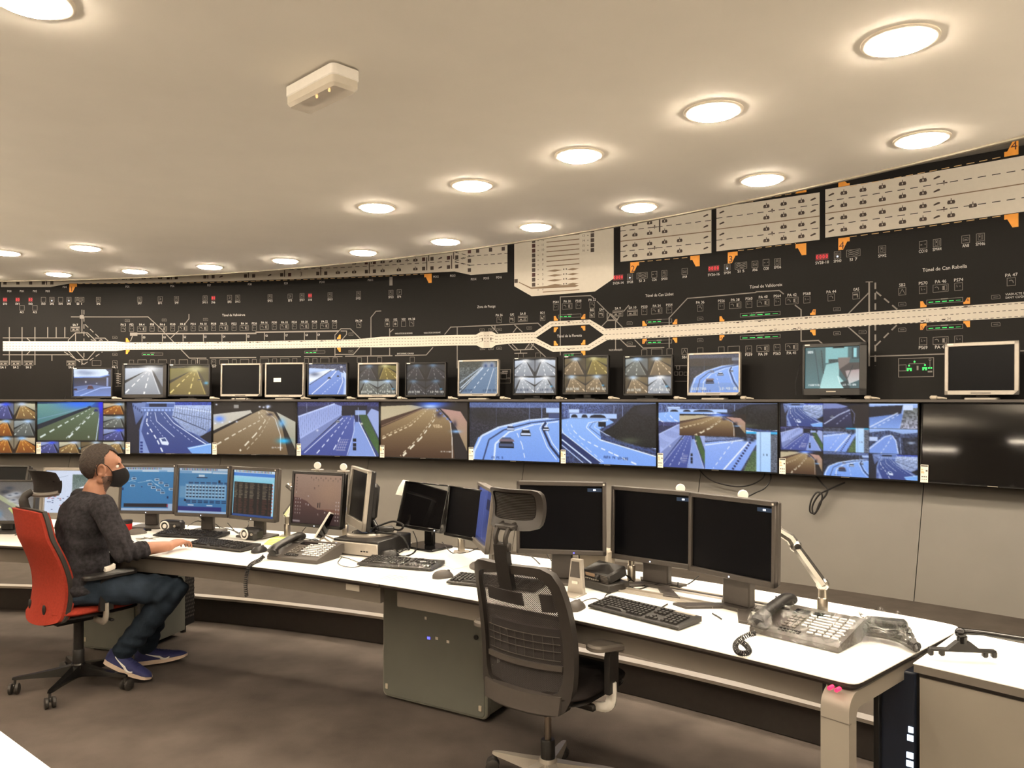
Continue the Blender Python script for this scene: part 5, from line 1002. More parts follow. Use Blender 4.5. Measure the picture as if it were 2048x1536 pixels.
# end leg of the desk: a rounded loop that runs down at the front corner
def loop_leg(t):
    a = Vector((1.000, 2.312, 0)); b = Vector((1.61, 2.86, 0)); u = (b - a).normalized(); wv = Vector((-u.y, u.x, 0)); L_ = (b - a).length
    M0 = Matrix(((u.x, wv.x, 0, a.x), (u.y, wv.y, 0, a.y), (0, 0, 1, 0), (0, 0, 0, 1)))
    inv = Matrix.Rotation(-t.rotation_euler.z, 4, 'Z') @ Matrix.Translation(-Vector(t.location))
    zt = DESK_Z - .029; r = .055; th = .05; out = []; inn = []
    for k in range(7): g = PI + PI / 2 * -k / 6; out.append((r + r * cos(g), zt - r + r * sin(g)))
    for k in range(7): g = PI - PI / 2 * k / 6; inn.append((th + .03 + .03 * cos(g), zt - th - .03 + .03 * sin(g)))
    poly = [(0, .0)] + out + [(L_, zt), (L_, zt - th)] + inn[::-1] + [(th, .0)]
    M = inv @ M0 @ Matrix(((1, 0, 0, 0), (0, 0, 1, -.012), (0, 1, 0, 0), (0, 0, 0, 1)))
    mb = MB(); mb.prism(poly, 0, .088, M); obj('leg', mb, 'cabinet_beige', t)
    mb = MB(); mb.box((.004, .03, zt - .085), (.012, .09, .002), M=inv @ M0); obj('leg_joint', mb, 'desk_frame', t)
    for k in (0, 1):
        mb = MB(); mb.cyl((.004, .018 + .022 * k, zt + .014), (-.020, .018 + .022 * k, zt + .014), .006, n=10, M=inv @ M0); obj('lamp_or_reflection', mb, 'led_pink', t)
loop_leg(dR)
mb = MB(); mb.box((0, 0, 0), (.085, .002, .03), .0008); o = obj('desk_label', mb, 'label_white', bpy.data.objects['control_desk'], flat=True)
p = polar(RF + .068, 28.9, DESK_Z - .06); lc = local(bpy.data.objects['control_desk'], [p])[0]; o.location = (lc[0], lc[1], p.z); o.rotation_euler = (0, 0, -rad(28.9 - 22.3))

# floor cabinets for computers, at the joints of the ring
def floor_cabinet(label, am, w=.66, lit=False, dark=False):
    t = thing('floor_cabinet', label, 'cabinet', polar(8.80, am), am, 'floor cabinets under the desk joints'); d = .60; h = .62
    mb = MB(); mb.box((0, .10 + .16, .03 + h / 2), (w - .04, .36, h), .015); obj('body', mb, 'cabinet_grey', t)
    mb = MB()
    for sx in (-1, 1): mb.box((sx * (w / 2 - .012), .235, .045 + h / 2), (.012, .43, h + .01), .004)
    for sx in (-1, 1): obj('side_panel', (lambda m: (m.box((sx * (w / 2 - .008), .24, .045 + h / 2), (.014, .42, h + .02), .004), m)[1])(MB()), 'cabinet_grey', t)
    T = Matrix(((1, 0, 0, 0), (0, 0, 1, 0), (0, 1, 0, .032 + h / 2), (0, 0, 0, 1)))
    mb = MB(); mb.prism(rrect(w, h + .03, .03, 5), .03, .0, T, chamfer=.006); obj('door_trim', mb, 'cabinet_trim', t)
    mb = MB(); mb.prism(rrect(w - .022, h + .008, .024, 5), .004, -.006, T, chamfer=.004); obj('door', mb, 'cabinet_grey', t)
    mb = MB(); mb.cyl((w * .41, -.004, .05 + h * .6), (w * .41, -.012, .05 + h * .6), .012, n=16); obj('lock', mb, 'black_plastic', t)
    for sx in (-1, 1):
        mb = MB(); mb.box((sx * (w / 2 - .035), -.009, .075), (.018, .006, .028), .002); obj('clip', mb, 'beige_plastic', t)
    mb = MB(); mb.box((w * .36 + .07, -.006, .05 + h * .92), (.03, .02, .03), .006); obj('hinge', mb, 'silver_plastic', t)
    for sx in (-1, 1):
        mb = MB(); mb.box((sx * (w / 2 - .03), .51, .05 + h / 2), (.03, .11, h), .006); obj('perforated_panel', mb, 'mesh_black', t)
        mb = MB()
        for k in range(6):
            for q_ in range(20): mb.box((sx * (w / 2 - .0145), .468 + .0165 * k + (.008 if q_ % 2 else 0), .11 + q_ * .026), (.001, .008, .012))
        obj('perforation', mb, 'grey_plastic', t, kind='stuff', flat=True)
    for sx in (-1, 1):
        for y in (.06, .5): mb = MB(); mb.cyl((sx * (w / 2 - .06), y, 0), (sx * (w / 2 - .06), y, .05), .02, n=12); obj('foot', mb, 'black_plastic', t)
    if lit:
        mb = MB(); mb.box((-.02, -.0075, .05 + h * .52), (.016, .003, .012)); obj('lamp_or_reflection', mb, 'led_blue', t)  # glowing blue patch stands in for a light reflected in the door
        for x, z, sx in ((-.04, .68, .012), (.03, .53, .016), (.10, .52, .016)):
            mb = MB(); mb.box((x, -.0068, .05 + h * z), (sx, .001, .014)); obj('sticker', mb, 'label_white', t, flat=True)
    return t
floor_cabinet('grey green floor cabinet with a blue light reflection on its door, beside the black mesh chair', 30.4, lit=True)
floor_cabinet('grey green floor cabinet behind the seated man, seen at its side', 15.3, w=.42)
# dark cabinet with lit slots under the free end of the desk
t = thing('slotted_cabinet', 'narrow dark blue cabinet with lit ventilation slots beside the beige counter', 'cabinet', on_z(1790, 1420, .45) * Vector((1, 1, 0)) if False else (1.285, 2.585, 0), 41)
mb = MB(); mb.box((0, .26, .345), (.125, .50, .69), .006); obj('body', mb, 'navy_panel', t)
mb = MB(); mb.box((-.054, .0, .345), (.02, .03, .69), .004); obj('corner_post', mb, 'mesh_black', t)
for k in range(14):
    z = .50 - .028 * k - (.03 if k > 1 else 0); mb = MB(); wv = .012 + .010 * sin(PI * min(1, (k + 1) / 8)); mb.box((.055 - wv / 2, .0085, z), (wv, .003, .020), .001); obj('vent_slot', mb, 'slot_light', t)
# counter beyond the free end
t = thing('side_counter', 'low beige counter with white top beyond the rounded end of the desks', 'counter', polar(8.71, 51), 51); L = lambda P: local(t, P)
poly = ring_poly(8.71, 9.20, 45.08, 58)
mb = MB(); mb.prism(L(poly), DESK_Z - .004, DESK_Z, chamfer=.0015); obj('countertop', mb, 'desk_white', t)
mb = MB(); mb.prism(L(inset(poly, .0015)), DESK_Z - .03, DESK_Z - .0045); obj('edge_band', mb, 'desk_frame', t)
mb = MB(); mb.prism(L(ring_poly(8.735, 8.755, 45.16, 58)), .0, DESK_Z - .05); obj('front_panel', mb, 'cabinet_beige', t)
mb = MB(); mb.prism(L(ring_poly(8.74, 8.76, 45.14, 58)), DESK_Z - .05, DESK_Z - .031); obj('shadow_gap', mb, 'desk_edge', t)
mb = MB(); mb.prism(L(ring_poly(8.757, 9.19, 45.16, 45.33)), .0, DESK_Z - .031); obj('side_panel', mb, 'cabinet_beige', t)
# corner of a desk in the near row
t = thing('near_desk', 'corner of a white desk in the nearer row, cut by the picture edge', 'desk', (-1.7, 1.5, 0), 0); L = lambda P: local(t, P)
poly = [(-1.40, 2.054), (-1.32, 1.99), (-1.07, 1.79), (-.72, 1.47), (-1.25, .80), (-2.15, 1.45), (-1.75, 2.0)][::-1]
mb = MB(); mb.prism(L(poly), DESK_Z - .004, DESK_Z); obj('desktop', mb, 'desk_white', t)
mb = MB(); mb.prism(L(inset(poly, .0015)), DESK_Z - .028, DESK_Z - .0045); obj('edge_band', mb, 'desk_edge', t)
for x, y in ((-1.45, 1.75), (-1.05, 1.25), (-1.9, 1.5)):
    mb = MB(); lx, ly = L([(x, y)])[0]; mb.box((lx, ly, (DESK_Z - .028) / 2), (.06, .06, DESK_Z - .028), .006); obj('leg', mb, 'desk_frame', t)

# ------------------------------------------------------------------ desk monitors
def v_map(p):
    p.view(0, 0, 100, 84).bg((58, 122, 170), (50, 110, 160)); p.rect(0, 0, 100, 6, (168, 186, 204)); p.rect(0, 6, 100, 9, (120, 160, 196)); p.rect(38, 6.5, 70, 9, (200, 210, 216)); p.rect(86, 6.5, 100, 9, (190, 204, 214))
    for k in range(20): p.rect(10 + 3.3 * k, 1.2, 11.6 + 3.3 * k, 4.4, ((40, 60, 120), (60, 90, 60), (120, 60, 60))[k % 3])
    p.line([(12, 28), (18, 26), (26, 28)], .9, (170, 200, 215)); p.line([(30, 30), (50, 27), (56, 25), (64, 33), (74, 38), (82, 45)], .8, (150, 185, 205)); p.line([(46, 26), (56, 25)], 1, (180, 205, 220)); p.line([(64, 32), (70, 36)], 1.4, (180, 205, 220))
    for x, y in ((18, 20), (16, 34), (49, 31), (56, 37), (62, 22), (70, 28), (81, 33), (66, 42), (74, 47), (90, 40)): p.rect(x, y, x + 9, y + 4.4, (176, 196, 210)); p.rect(x + 1.6, y + 1, x + 8, y + 3.4, (40, 66, 96)); p.rect(x + 2, y - 1.4, x + 7, y - .8, (30, 50, 80))
    p.rect(1, 40, 3.4, 44.5, (24, 34, 70)); p.rect(37, 37, 39, 39, (24, 40, 70)); p.rect(87, 56, 90, 60, (24, 34, 70)); p.rect(5, 70, 88, 77, (26, 24, 34)); p.rect(87.4, 71, 89, 77, (180, 50, 60)); p.rect(90, 70, 100, 79, (150, 170, 196)); p.rect(0, 79, 100, 84, (150, 172, 200))
def v_diag(p):
    p.view(0, 0, 100, 84).bg((64, 122, 166), (58, 110, 158)); p.rect(0, 0, 100, 5, (168, 184, 200)); p.rect(0, 5, 100, 10, (110, 150, 186)); p.rect(26, 6, 66, 9, (190, 204, 214)); p.rect(68, 7, 100, 10, (180, 196, 210)); p.rect(40, 12, 52, 16, (176, 196, 206)); p.rect(36, 17, 58, 18.4, (30, 44, 70))
    for k in range(22): p.rect(6 + 3.3 * k, 1, 7.8 + 3.3 * k, 4, ((40, 60, 120), (60, 90, 60), (120, 60, 60))[k % 3])
    for y in (26, 29, 60, 63): 
        for k in range(7): p.rect(16 + 12 * k + (y % 3) * 2, y, 25 + 12 * k + (y % 3) * 2, y + 1.6, (30, 46, 76))
    p.rect(14, 30, 96, 58, (116, 158, 190)); p.rect(2, 34, 14, 56, (90, 138, 174))
    for r in range(4):
        for k in range(12): p.rect(16 + 6.6 * k, 34 + 6 * r, 20.5 + 6.6 * k, 36.4 + 6 * r, (34, 44, 64)); p.rect(17 + 6.6 * k, 32 + 6 * r, 18 + 6.6 * k, 33.4 + 6 * r, (230, 236, 230))
    p.rect(80, 22, 84, 26, (20, 24, 40)); p.rect(12, 58, 16, 62, (20, 24, 40)); p.rect(20, 68, 32, 70, (186, 204, 220)); p.rect(58, 68, 70, 70, (186, 204, 220)); p.rect(0, 72, 88, 80, (40, 44, 110)); p.rect(0, 80, 100, 84, (150, 172, 200))
def v_list(p):
    p.view(0, 0, 100, 84).bg((130, 196, 220)); p.rect(0, 0, 100, 5, (196, 212, 224)); p.rect(0, 5, 100, 11, (60, 120, 200)); p.rect(0, 11, 100, 20, (150, 200, 226), (126, 196, 214)); p.rect(2, 22, 92, 80, (30, 27, 27))
    for k in range(26): p.rect(5 + 3.3 * k, 1, 6.4 + 3.3 * k, 4, ((40, 60, 120), (60, 90, 60), (120, 60, 60))[k % 3])
    for r in range(24):
        y = 24 + 2.3 * r
        for x0, w in ((3, 8), (14, 10), (28, 8), (40, 12), (58, 6), (70, 12), (84, 6)): p.rect(x0, y, x0 + w * (.6 + .4 * RNG.random()), y + .9, (118, 110, 92) if r < 12 else (88, 50, 44))
    p.rect(92, 20, 95, 80, (170, 206, 230)); p.rect(95, 20, 100, 80, (130, 196, 220))
    for k in range(9): p.rect(92, 24 + 6 * k, 94, 26 + 6 * k, (210, 96, 80))
    p.rect(0, 80, 100, 84, (40, 70, 130))
def v_desert(p):
    p.view(0, 0, 100, 84).bg((150, 124, 108), (112, 84, 72)); p.blob(75, 26, 30, 26, (160, 126, 100), .5); p.poly([(0, 40), (12, 41), (28, 46), (40, 54), (52, 59), (100, 58), (100, 84), (0, 84)], (92, 64, 58), (54, 38, 38)); p.poly([(58, 58), (100, 57), (100, 66)], (112, 76, 62))
    p.rect(51, 48, 52.4, 56, (30, 24, 26)); p.rect(55, 47, 56.2, 56, (30, 24, 26))
    for x, y in [(4 + 5 * (k % 3), 42 + 6 * (k // 3)) for k in range(15)] + [(88 + 5 * (k % 3), 44 + 6 * (k // 3)) for k in range(18)] + [(34 + 5 * k, 4 + 4 * (k % 2)) for k in range(14)] + [(4, 6 + 5 * k) for k in range(6)] + [(26, 50), (31, 51), (52, 66), (66, 62), (30, 36), (42, 22), (50, 18)]: p.rect(x, y, x + 1.4, y + 1.4, (200, 190, 190) if y > 30 else (70, 56, 52)); p.rect(x - .4, y + 2, x + 2, y + 2.6, (160, 146, 140) if y > 30 else (84, 68, 62))
    p.rect(1, 79, 16, 82, (136, 124, 124))
def v_page(p):
    p.view(0, 0, 100, 84).bg((206, 216, 236)); p.rect(48, 8, 100, 44, (84, 104, 96), (130, 140, 140), tex=.4); p.line([(2, 20), (40, 10)], .8, (150, 165, 190))
    for k in range(26): p.rect(6 + 32 * RNG.random(), 46 + 32 * RNG.random(), 9 + 34 * RNG.random(), 0, (0, 0, 0)) if False else p.rect(*(lambda x, y: (x, y, x + 3, y + 1.2))(4 + 36 * RNG.random(), 48 + 30 * RNG.random()), ((60, 70, 110), (190, 70, 60), (80, 90, 120))[k % 3])
    p.poly([(60, 34), (80, 26), (84, 32), (66, 40)], (220, 226, 236))
def v_cars(p):
    p.view(0, 0, 100, 84).bg((92, 88, 84), (130, 128, 126), tex=.08); p.poly([(0, 34), (30, 52), (60, 84), (0, 84)], (140, 140, 142)); p.line([(40, 30), (100, 76)], 8, (160, 164, 130)); 
    for x, y, c in ((52, 22, (40, 42, 48)), (60, 30, (200, 204, 210)), (70, 26, (190, 196, 206)), (66, 40, (210, 214, 220)), (78, 48, (225, 228, 232)), (58, 14, (70, 72, 80)), (84, 60, (120, 124, 132))): p.blob(x, y, 8, 4.5, c, 1); p.blob(x, y - 1, 4, 2, (60, 66, 76), .9)
    p.poly([(0, 30), (46, 60), (40, 84), (20, 84)], (150, 148, 148)); p.blob(24, 70, 4, 9, (70, 70, 80), 1); p.blob(24, 60, 2.4, 3, (40, 36, 36), 1); p.blob(44, 70, 6, 8, (96, 130, 160), 1); p.line([(60, 56), (80, 84)], 4, (190, 196, 120))
def v_blue(p):
    p.view(0, 0, 100, 84).bg((74, 88, 150), (58, 70, 128)); p.poly([(60, 0), (100, 0), (100, 40), (70, 52)], (50, 60, 110), None, .6); p.rect(62, 14, 92, 30, (36, 40, 70)); p.line([(46, 10), (50, 60), (60, 84)], 1.4, (96, 110, 170)); p.rect(0, 78, 100, 84, (44, 56, 100)); p.blob(70, 55, 20, 16, (44, 54, 100), .5)
def place(p, s): return (p[0], p[1], DESK_Z)
# name, centre X, centre Y, azimuth, tilt, w, h, z of lower edge above desk   (solved from the photograph's corners)
def desk_monitor(label, X, Y, az, tilt, w, h, zc, **k):
    d = .0; a = rad(az); zb = zc - DESK_Z - h / 2; back = Vector((sin(a), cos(a), 0)); 
    return monitor('desk_monitor', label, 'monitor', (X, Y, DESK_Z), az, w, h, zb, tilt=tilt, group='monitors on the control desks', **k)
S = .95
GB = dict(frame='grey_plastic', bez=(.016, .016, .022, .022))
lamp_dot = sticker(.17, .148, .008, .008)
def dot(z=.15, x=.185):
    def fn(t, T, w, h): mb = MB(); mb.box((w / 2 - .012, -.0156, h / 2 - .011), (.008, .001, .008), M=T); obj('sticker', mb, 'label_white', t, flat=True)
    return fn
def hud(t, T, w, h):
    mb = MB(); mb.box((w / 2 - .055, -.003, h / 2 - .038), (.065, .001, .016), M=T); obj('menu_overlay', mb, 'menu_dim', t, flat=True)
    mb = MB(); mb.box((w / 2 - .055, -.0042, h / 2 - .038), (.012, .001, .007), M=T); obj('menu_text', mb, 'led_white', t, flat=True)
def buttons(col='led_white', x=0.):
    def fn(t, T, w, h): mb = MB(); mb.box((x, -.0157, -h / 2 + .010), (.006, .001, .006), M=T); obj('power_lamp', mb, col, t, flat=True)
    return fn
mat('menu_dim', (20, 34, 52), .4, emit=(28, 52, 80), estr=.5)
desk_monitor('grey framed desk monitor with a blue road map on its screen, beside the masked man', -2.43, 5.14, 4, 5, .39, .33, 1.00, pic=single(v_map, 120, 100), stand='flat', **GB, extras=(dot(), buttons()))
desk_monitor('grey framed desk monitor with a blue table diagram, between the map and list monitors', -1.985, 4.95, 13.5, 4, .39, .33, 1.01, pic=single(v_diag, 120, 100), stand='flat', **GB, extras=(dot(), buttons()))
desk_monitor('grey framed desk monitor with a dark text list on a light blue page', -1.605, 4.79, 27.8, 4, .39, .33, 1.01, pic=single(v_list, 120, 100), stand='flat', **GB, extras=(dot(), buttons()))
desk_monitor('black desk monitor with a brown desert wallpaper showing two figures', -1.16, 4.59, 25.8, 5.6, .39, .33, 1.00, pic=single(v_desert, 120, 100), frame='black_plastic', bez=(.016, .014, .018, .02), stand='none', extras=(buttons(),))
desk_monitor('silver desk monitor turned sideways, standing behind the black computer', -.885, 4.45, 64.4, 6, .39, .34, 1.03, frame='silver_plastic', bez=(.02, .02, .018, .05), depth=.07, stand='none', off='screen_off_matte', backmat='black_plastic', extras=(dot(),))
desk_monitor('black desk monitor tilted back with a white paper over its corner', -.51, 4.44, 40.3, 15.8, .37, .272, .98, frame='black_gloss', bez=(.008, .008, .006, .02), off='screen_off', neck=(.07, .03), base=(.25, .19), extras=(buttons('led_white', .14),))
desk_monitor('black desk monitor half hidden between the tilted monitor and the blue screen', -.23, 4.12, 48.5, 8, .37, .272, .985, frame='black_gloss', bez=(.01, .01, .008, .018), off='screen_off_matte', stand='none')
desk_monitor('grey desk monitor with a plain blue screen seen at a steep angle', -.145, 3.93, 76.5, 7.4, .39, .315, 1.00, pic=single(v_blue, 120, 100), frame='mid_plastic', bez=(.02, .018, .018, .028), stand='round', base=(.24, .22), extras=(dot(),))
LG = dict(frame='grey_plastic', bez=(.016, .018, .02, .022), stand='legs', neck=(.13, .045))
desk_monitor('large grey framed switched-off monitor behind the black chair headrest', .23, 3.60, 8.5, 0, .42, .34, 1.045, frame='grey_plastic', bez=(.016, .018, .02, .022), stand='flat', neck=(.10, .04), off='screen_off_matte', extras=(dot(), hud, buttons('led_blue', .06)))
desk_monitor('large grey framed switched-off monitor behind the desk radio', .64, 3.52, 38.1, 1.5, .42, .342, 1.02, **LG, extras=(dot(), hud, buttons()))
desk_monitor('large grey framed switched-off monitor beside the chrome monitor arm', .895, 3.14, 50.7, 1, .415, .335, 1.035, **LG, extras=(dot(), hud, buttons()))
desk_monitor('monitor at the picture edge showing parked cars and people in black and white', -3.27, 4.95, 2, 6, .44, .28, .94, pic=single(v_cars, 120, 90), frame='dark_plastic', bez=(.016, .016, .014, .02), stand='flat', extras=())
desk_monitor('dark monitor with a pale top edge behind the monitor showing parked cars', -3.55, 5.28, 5, 14, .48, .28, 1.005, frame='dark_plastic', bez=(.014, .014, .012, .016), stand='flat', off='screen_off_matte')
desk_monitor('silver framed monitor with a bright white page behind the man and chair headrest', -2.935, 5.15, 4, 5, .42, .33, .975, pic=single(v_page, 120, 100), frame='silver_plastic', bez=(.016, .016, .02, .03), stand='flat')
# ------------------------------------------------------------------ things on the desks
def at(px, py, d): return Vector(((px - 1024) / F * d, d, EYE - (py - Y0) * d / F))
m8 = [o for o in bpy.data.objects if o.get('label', '').startswith('silver desk monitor turned')][0]
pc = thing('desktop_computer', 'flat black desktop computer with a silver front, lying under the sideways silver monitor', 'computer', (-.79, 4.375, DESK_Z), 25)
mb = MB(); mb.box((0, 0, .046), (.30, .33, .080), .004); obj('case', mb, 'black_plastic', pc)
mb = MB(); mb.box((0, -.170, .040), (.30, .014, .066), .004); obj('front_bezel', mb, 'silver_plastic', pc)
mb = MB()
for x in (.05, .068, .086): mb.box((x, -.1775, .03), (.013, .002, .006))
obj('port', mb, 'black_gloss', pc)
mb = MB(); mb.box((-.12, -.1775, .06), (.014, .002, .010)); obj('power_button', mb, 'led_white', pc)
for sx in (-1, 1):
    for y in (-.13, .13): mb = MB(); mb.cyl((sx * .12, y, 0), (sx * .12, y, .007), .012, n=10); obj('foot', mb, 'black_plastic', pc)
bc = Matrix.Rotation(-m8.rotation_euler.z, 4, 'Z') @ (Vector((-.80, 4.40, .827)) - Vector(m8.location))
mb = MB(); mb.prism([(bc.x + .10 * cos(a), bc.y + .145 * sin(a)) for a in [2 * PI * k / 30 for k in range(30)]], bc.z, bc.z + .016, chamfer=.007); obj('stand_base', mb, 'silver_plastic', m8)
mb = MB(); mb.prism([(bc.x + .078 * cos(a), bc.y + .115 * sin(a)) for a in [2 * PI * k / 26 for k in range(26)]], bc.z + .0165, bc.z + .022, chamfer=.003); mb.tube([(bc.x, bc.y + .03, bc.z + .016), (.0, .07, .16), (0, .06, .28)], .022, 10); obj('stand_neck', mb, 'black_gloss', m8)

CABN = [0]
def cable(label, pts, r=.0032, name='cable', cat='cable', n=8, m='cable', group=None, parts=None):
    mb = MB(); mb.tube(bez(pts, n), r, 6); return tag(obj(name, mb, m), label, cat, group)
Zp = DESK_Z
def dz(px, py, z=DESK_Z + .004): return on_z(px, py, z)
cable('thick black cable looped over the black desktop computer', [dz(734, 1062, .85), dz(752, 1054, .87), dz(785, 1043, .90), dz(806, 1050, .89), dz(800, 1060, .86), dz(780, 1058, .86), dz(752, 1062, .856), dz(768, 1066, .856), dz(800, 1070, .86), dz(812, 1084, .79), dz(818, 1100, .745)], .006)
mb = MB(); mb.box((0, 0, .014), (.09, .045, .028), .006); o = obj('power_adapter', mb, 'black_plastic', loc=on_z(772, 1063, .852), rot=(0, 0, .3)); tag(o, 'small black power adapter lying in the stand of the sideways silver monitor', 'adapter')

# keyboards
def keyboard(label, x, y, az, w=.44, d=.155, m='black_plastic', wrapped=False, single_keys=False, light=False):
    t = thing('keyboard', label, 'keyboard', (x, y, DESK_Z), az, 'keyboards on the control desks')
    prof = [(-d / 2, .006), (-d / 2, .014), (d / 2 - .02, .026), (d / 2, .026), (d / 2, .006)]; T = Matrix(((0, 0, 1, -w / 2), (1, 0, 0, 0), (0, 1, 0, 0), (0, 0, 0, 1)))
    mb = MB(); mb.prism(prof, 0, w, T); obj('tray', mb, m, t)
    for sx in (-1, 1):
        for yy in (-d * .36, d * .36): mb = MB(); mb.box((sx * w * .44, yy, .003), (.02, .012, .006)); obj('foot', mb, 'black_plastic', t)
    sl_ = math.atan2(.012, d - .02); k = w / .45
    km = MB(); km.loft([[(-.0075, -.0075, 0), (.0075, -.0075, 0), (.0075, .0075, 0), (-.0075, .0075, 0)], [(-.0058, -.0055, .007), (.0058, -.0055, .007), (.0058, .0062, .007), (-.0058, .0062, .007)]])
    spots = []
    for r in range(6):
        yy = d / 2 - .03 - r * .0195 - (.004 if r else 0); n = 13 if r else 12
        for c in range(n):
            if r == 5 and 3 <= c <= 8 and c != 3: continue
            x0 = -w / 2 + (.02 + c * .0195 + (c // 4 * .006 if r == 0 else 0)) * k; spots.append((x0, yy, 6.2 if (r == 5 and c == 3) else 1))
        for c in range(3):
            if r in (3,) or (r == 4 and c != 1): continue
            spots.append((-w / 2 + (.288 + c * .0195) * k, yy, 1))
        for c in range(4):
            if r == 0: continue
            spots.append((-w / 2 + (.36 + c * .0195) * k, yy, 1))
    def kz(yy): return .0145 + (yy + d / 2) * math.tan(sl_) * 1.0
    if single_keys:
        me = km.mesh('key'); me.materials.append(MATS['key_black']); smooth(me)
        for x0, yy, f in spots:
            o = bpy.data.objects.new('key', me); COL.objects.link(o); o.parent = t; o.location = (x0 + (f - 1) * .0078, yy, kz(yy)); o.rotation_euler = (sl_, 0, 0); o.scale = (f, 1, 1)
    else:
        mb = MB()
        for x0, yy, f in spots:
            M = Matrix.Translation((x0 + (f - 1) * .0078, yy, kz(yy))) @ Matrix.Rotation(sl_, 4, 'X') @ Matrix.Diagonal((f, 1, 1, 1)); mb.add(km.v, km.f, M)
        obj('keys', mb, 'key_black', t, kind='stuff')
    if light: mb = MB(); mb.box((w * .35, d / 2 - .012, .0268), (.09, .016, .001)); obj('lamp_strip', mb, 'silver_plastic', t, flat=True)
    if wrapped:
        rows = []
        for i in range(9):
            yy = -d / 2 - .012 + (d + .024) * i / 8; rows.append([(xx, yy, (.026 + .012 * (i / 8) + .005 * sin(xx * 90 + i * 2.1) + .003 * sin(xx * 211 + i)) if 0 < i < 8 and 0 < j < 30 else .006) for j, xx in enumerate([-w / 2 - .012 + (w + .024) * j / 30 for j in range(31)])])
        mb = MB(); mb.sheet(rows); obj('plastic_film', mb, 'film', t)
    return t
keyboard('black keyboard lying in front of the blue map and table monitors', -2.01, 4.83, 13)
keyboard('black keyboard beside the operator’s hand, in front of the telephone with the hanging cord', -1.68, 4.47, 26, m='dark_plastic', single_keys=True)
keyboard('black keyboard wrapped in clear film, in front of the flat black computer', -.573, 3.975, 19, .42, .165, wrapped=True, single_keys=True)
keyboard('black keyboard partly hidden behind the black mesh chair', -.072, 3.56, 22, m='dark_plastic', single_keys=True)
keyboard('black keyboard in front of the large switched-off monitors, with a silver lamp strip', .52, 3.06, 46, single_keys=True, light=True)

def mouse(label, px, py, az, m='black_plastic', k=1.):
    t = thing('computer_mouse', label, 'mouse', on_z(px, py), az, 'computer mice on the control desks'); rings = []
    for i in range(9):
        u = i / 8; yy = -.055 + .11 * u; hw = .031 * math.sqrt(max(.02, 1 - (2 * u - 1) ** 4)); hh = .036 * math.sqrt(max(.02, 1 - abs(2 * u - .9) ** 2.6))
        rings.append([(hw * cos(a), yy, .001 + (hh if sin(a) > 0 else .004) * (sin(a) if sin(a) > 0 else sin(a) * 0)) for a in [2 * PI * j / 14 for j in range(14)]])
    mb = MB(); mb.loft(rings); obj('shell', mb, m, t, ang=80)
    mb = MB(); mb.cyl((-.003, .028, .027), (.003, .028, .027), .009, n=12); obj('wheel', mb, 'mid_plastic', t)
    return t
mouse('black mouse between the keyboard and the telephone with the hanging cord', 519, 1104, 20); mouse('black mouse behind the film-wrapped keyboard', 779, 1113, 70)
mouse('dark grey shiny mouse beside the keyboard near the chair headrest', 886, 1155, 60, 'grey_plastic'); mouse('dark mouse beside the keyboard with the silver lamp strip', 1152, 1218, 30, 'grey_plastic'); mouse('grey mouse lying near the bunch of keys', 275, 1068, 60, 'mid_plastic')
cable('thin black mouse cable curving to the keyboard with the silver lamp strip', [dz(1158, 1208), dz(1172, 1200), dz(1190, 1197), dz(1205, 1202), dz(1212, 1190), dz(1222, 1186)], .002)
cable('thin grey cable looping beside the telephone to the film-wrapped keyboard', [dz(681, 1113), dz(700, 1118), dz(722, 1128), dz(712, 1134), dz(690, 1133), dz(676, 1126), dz(684, 1114)], .002)

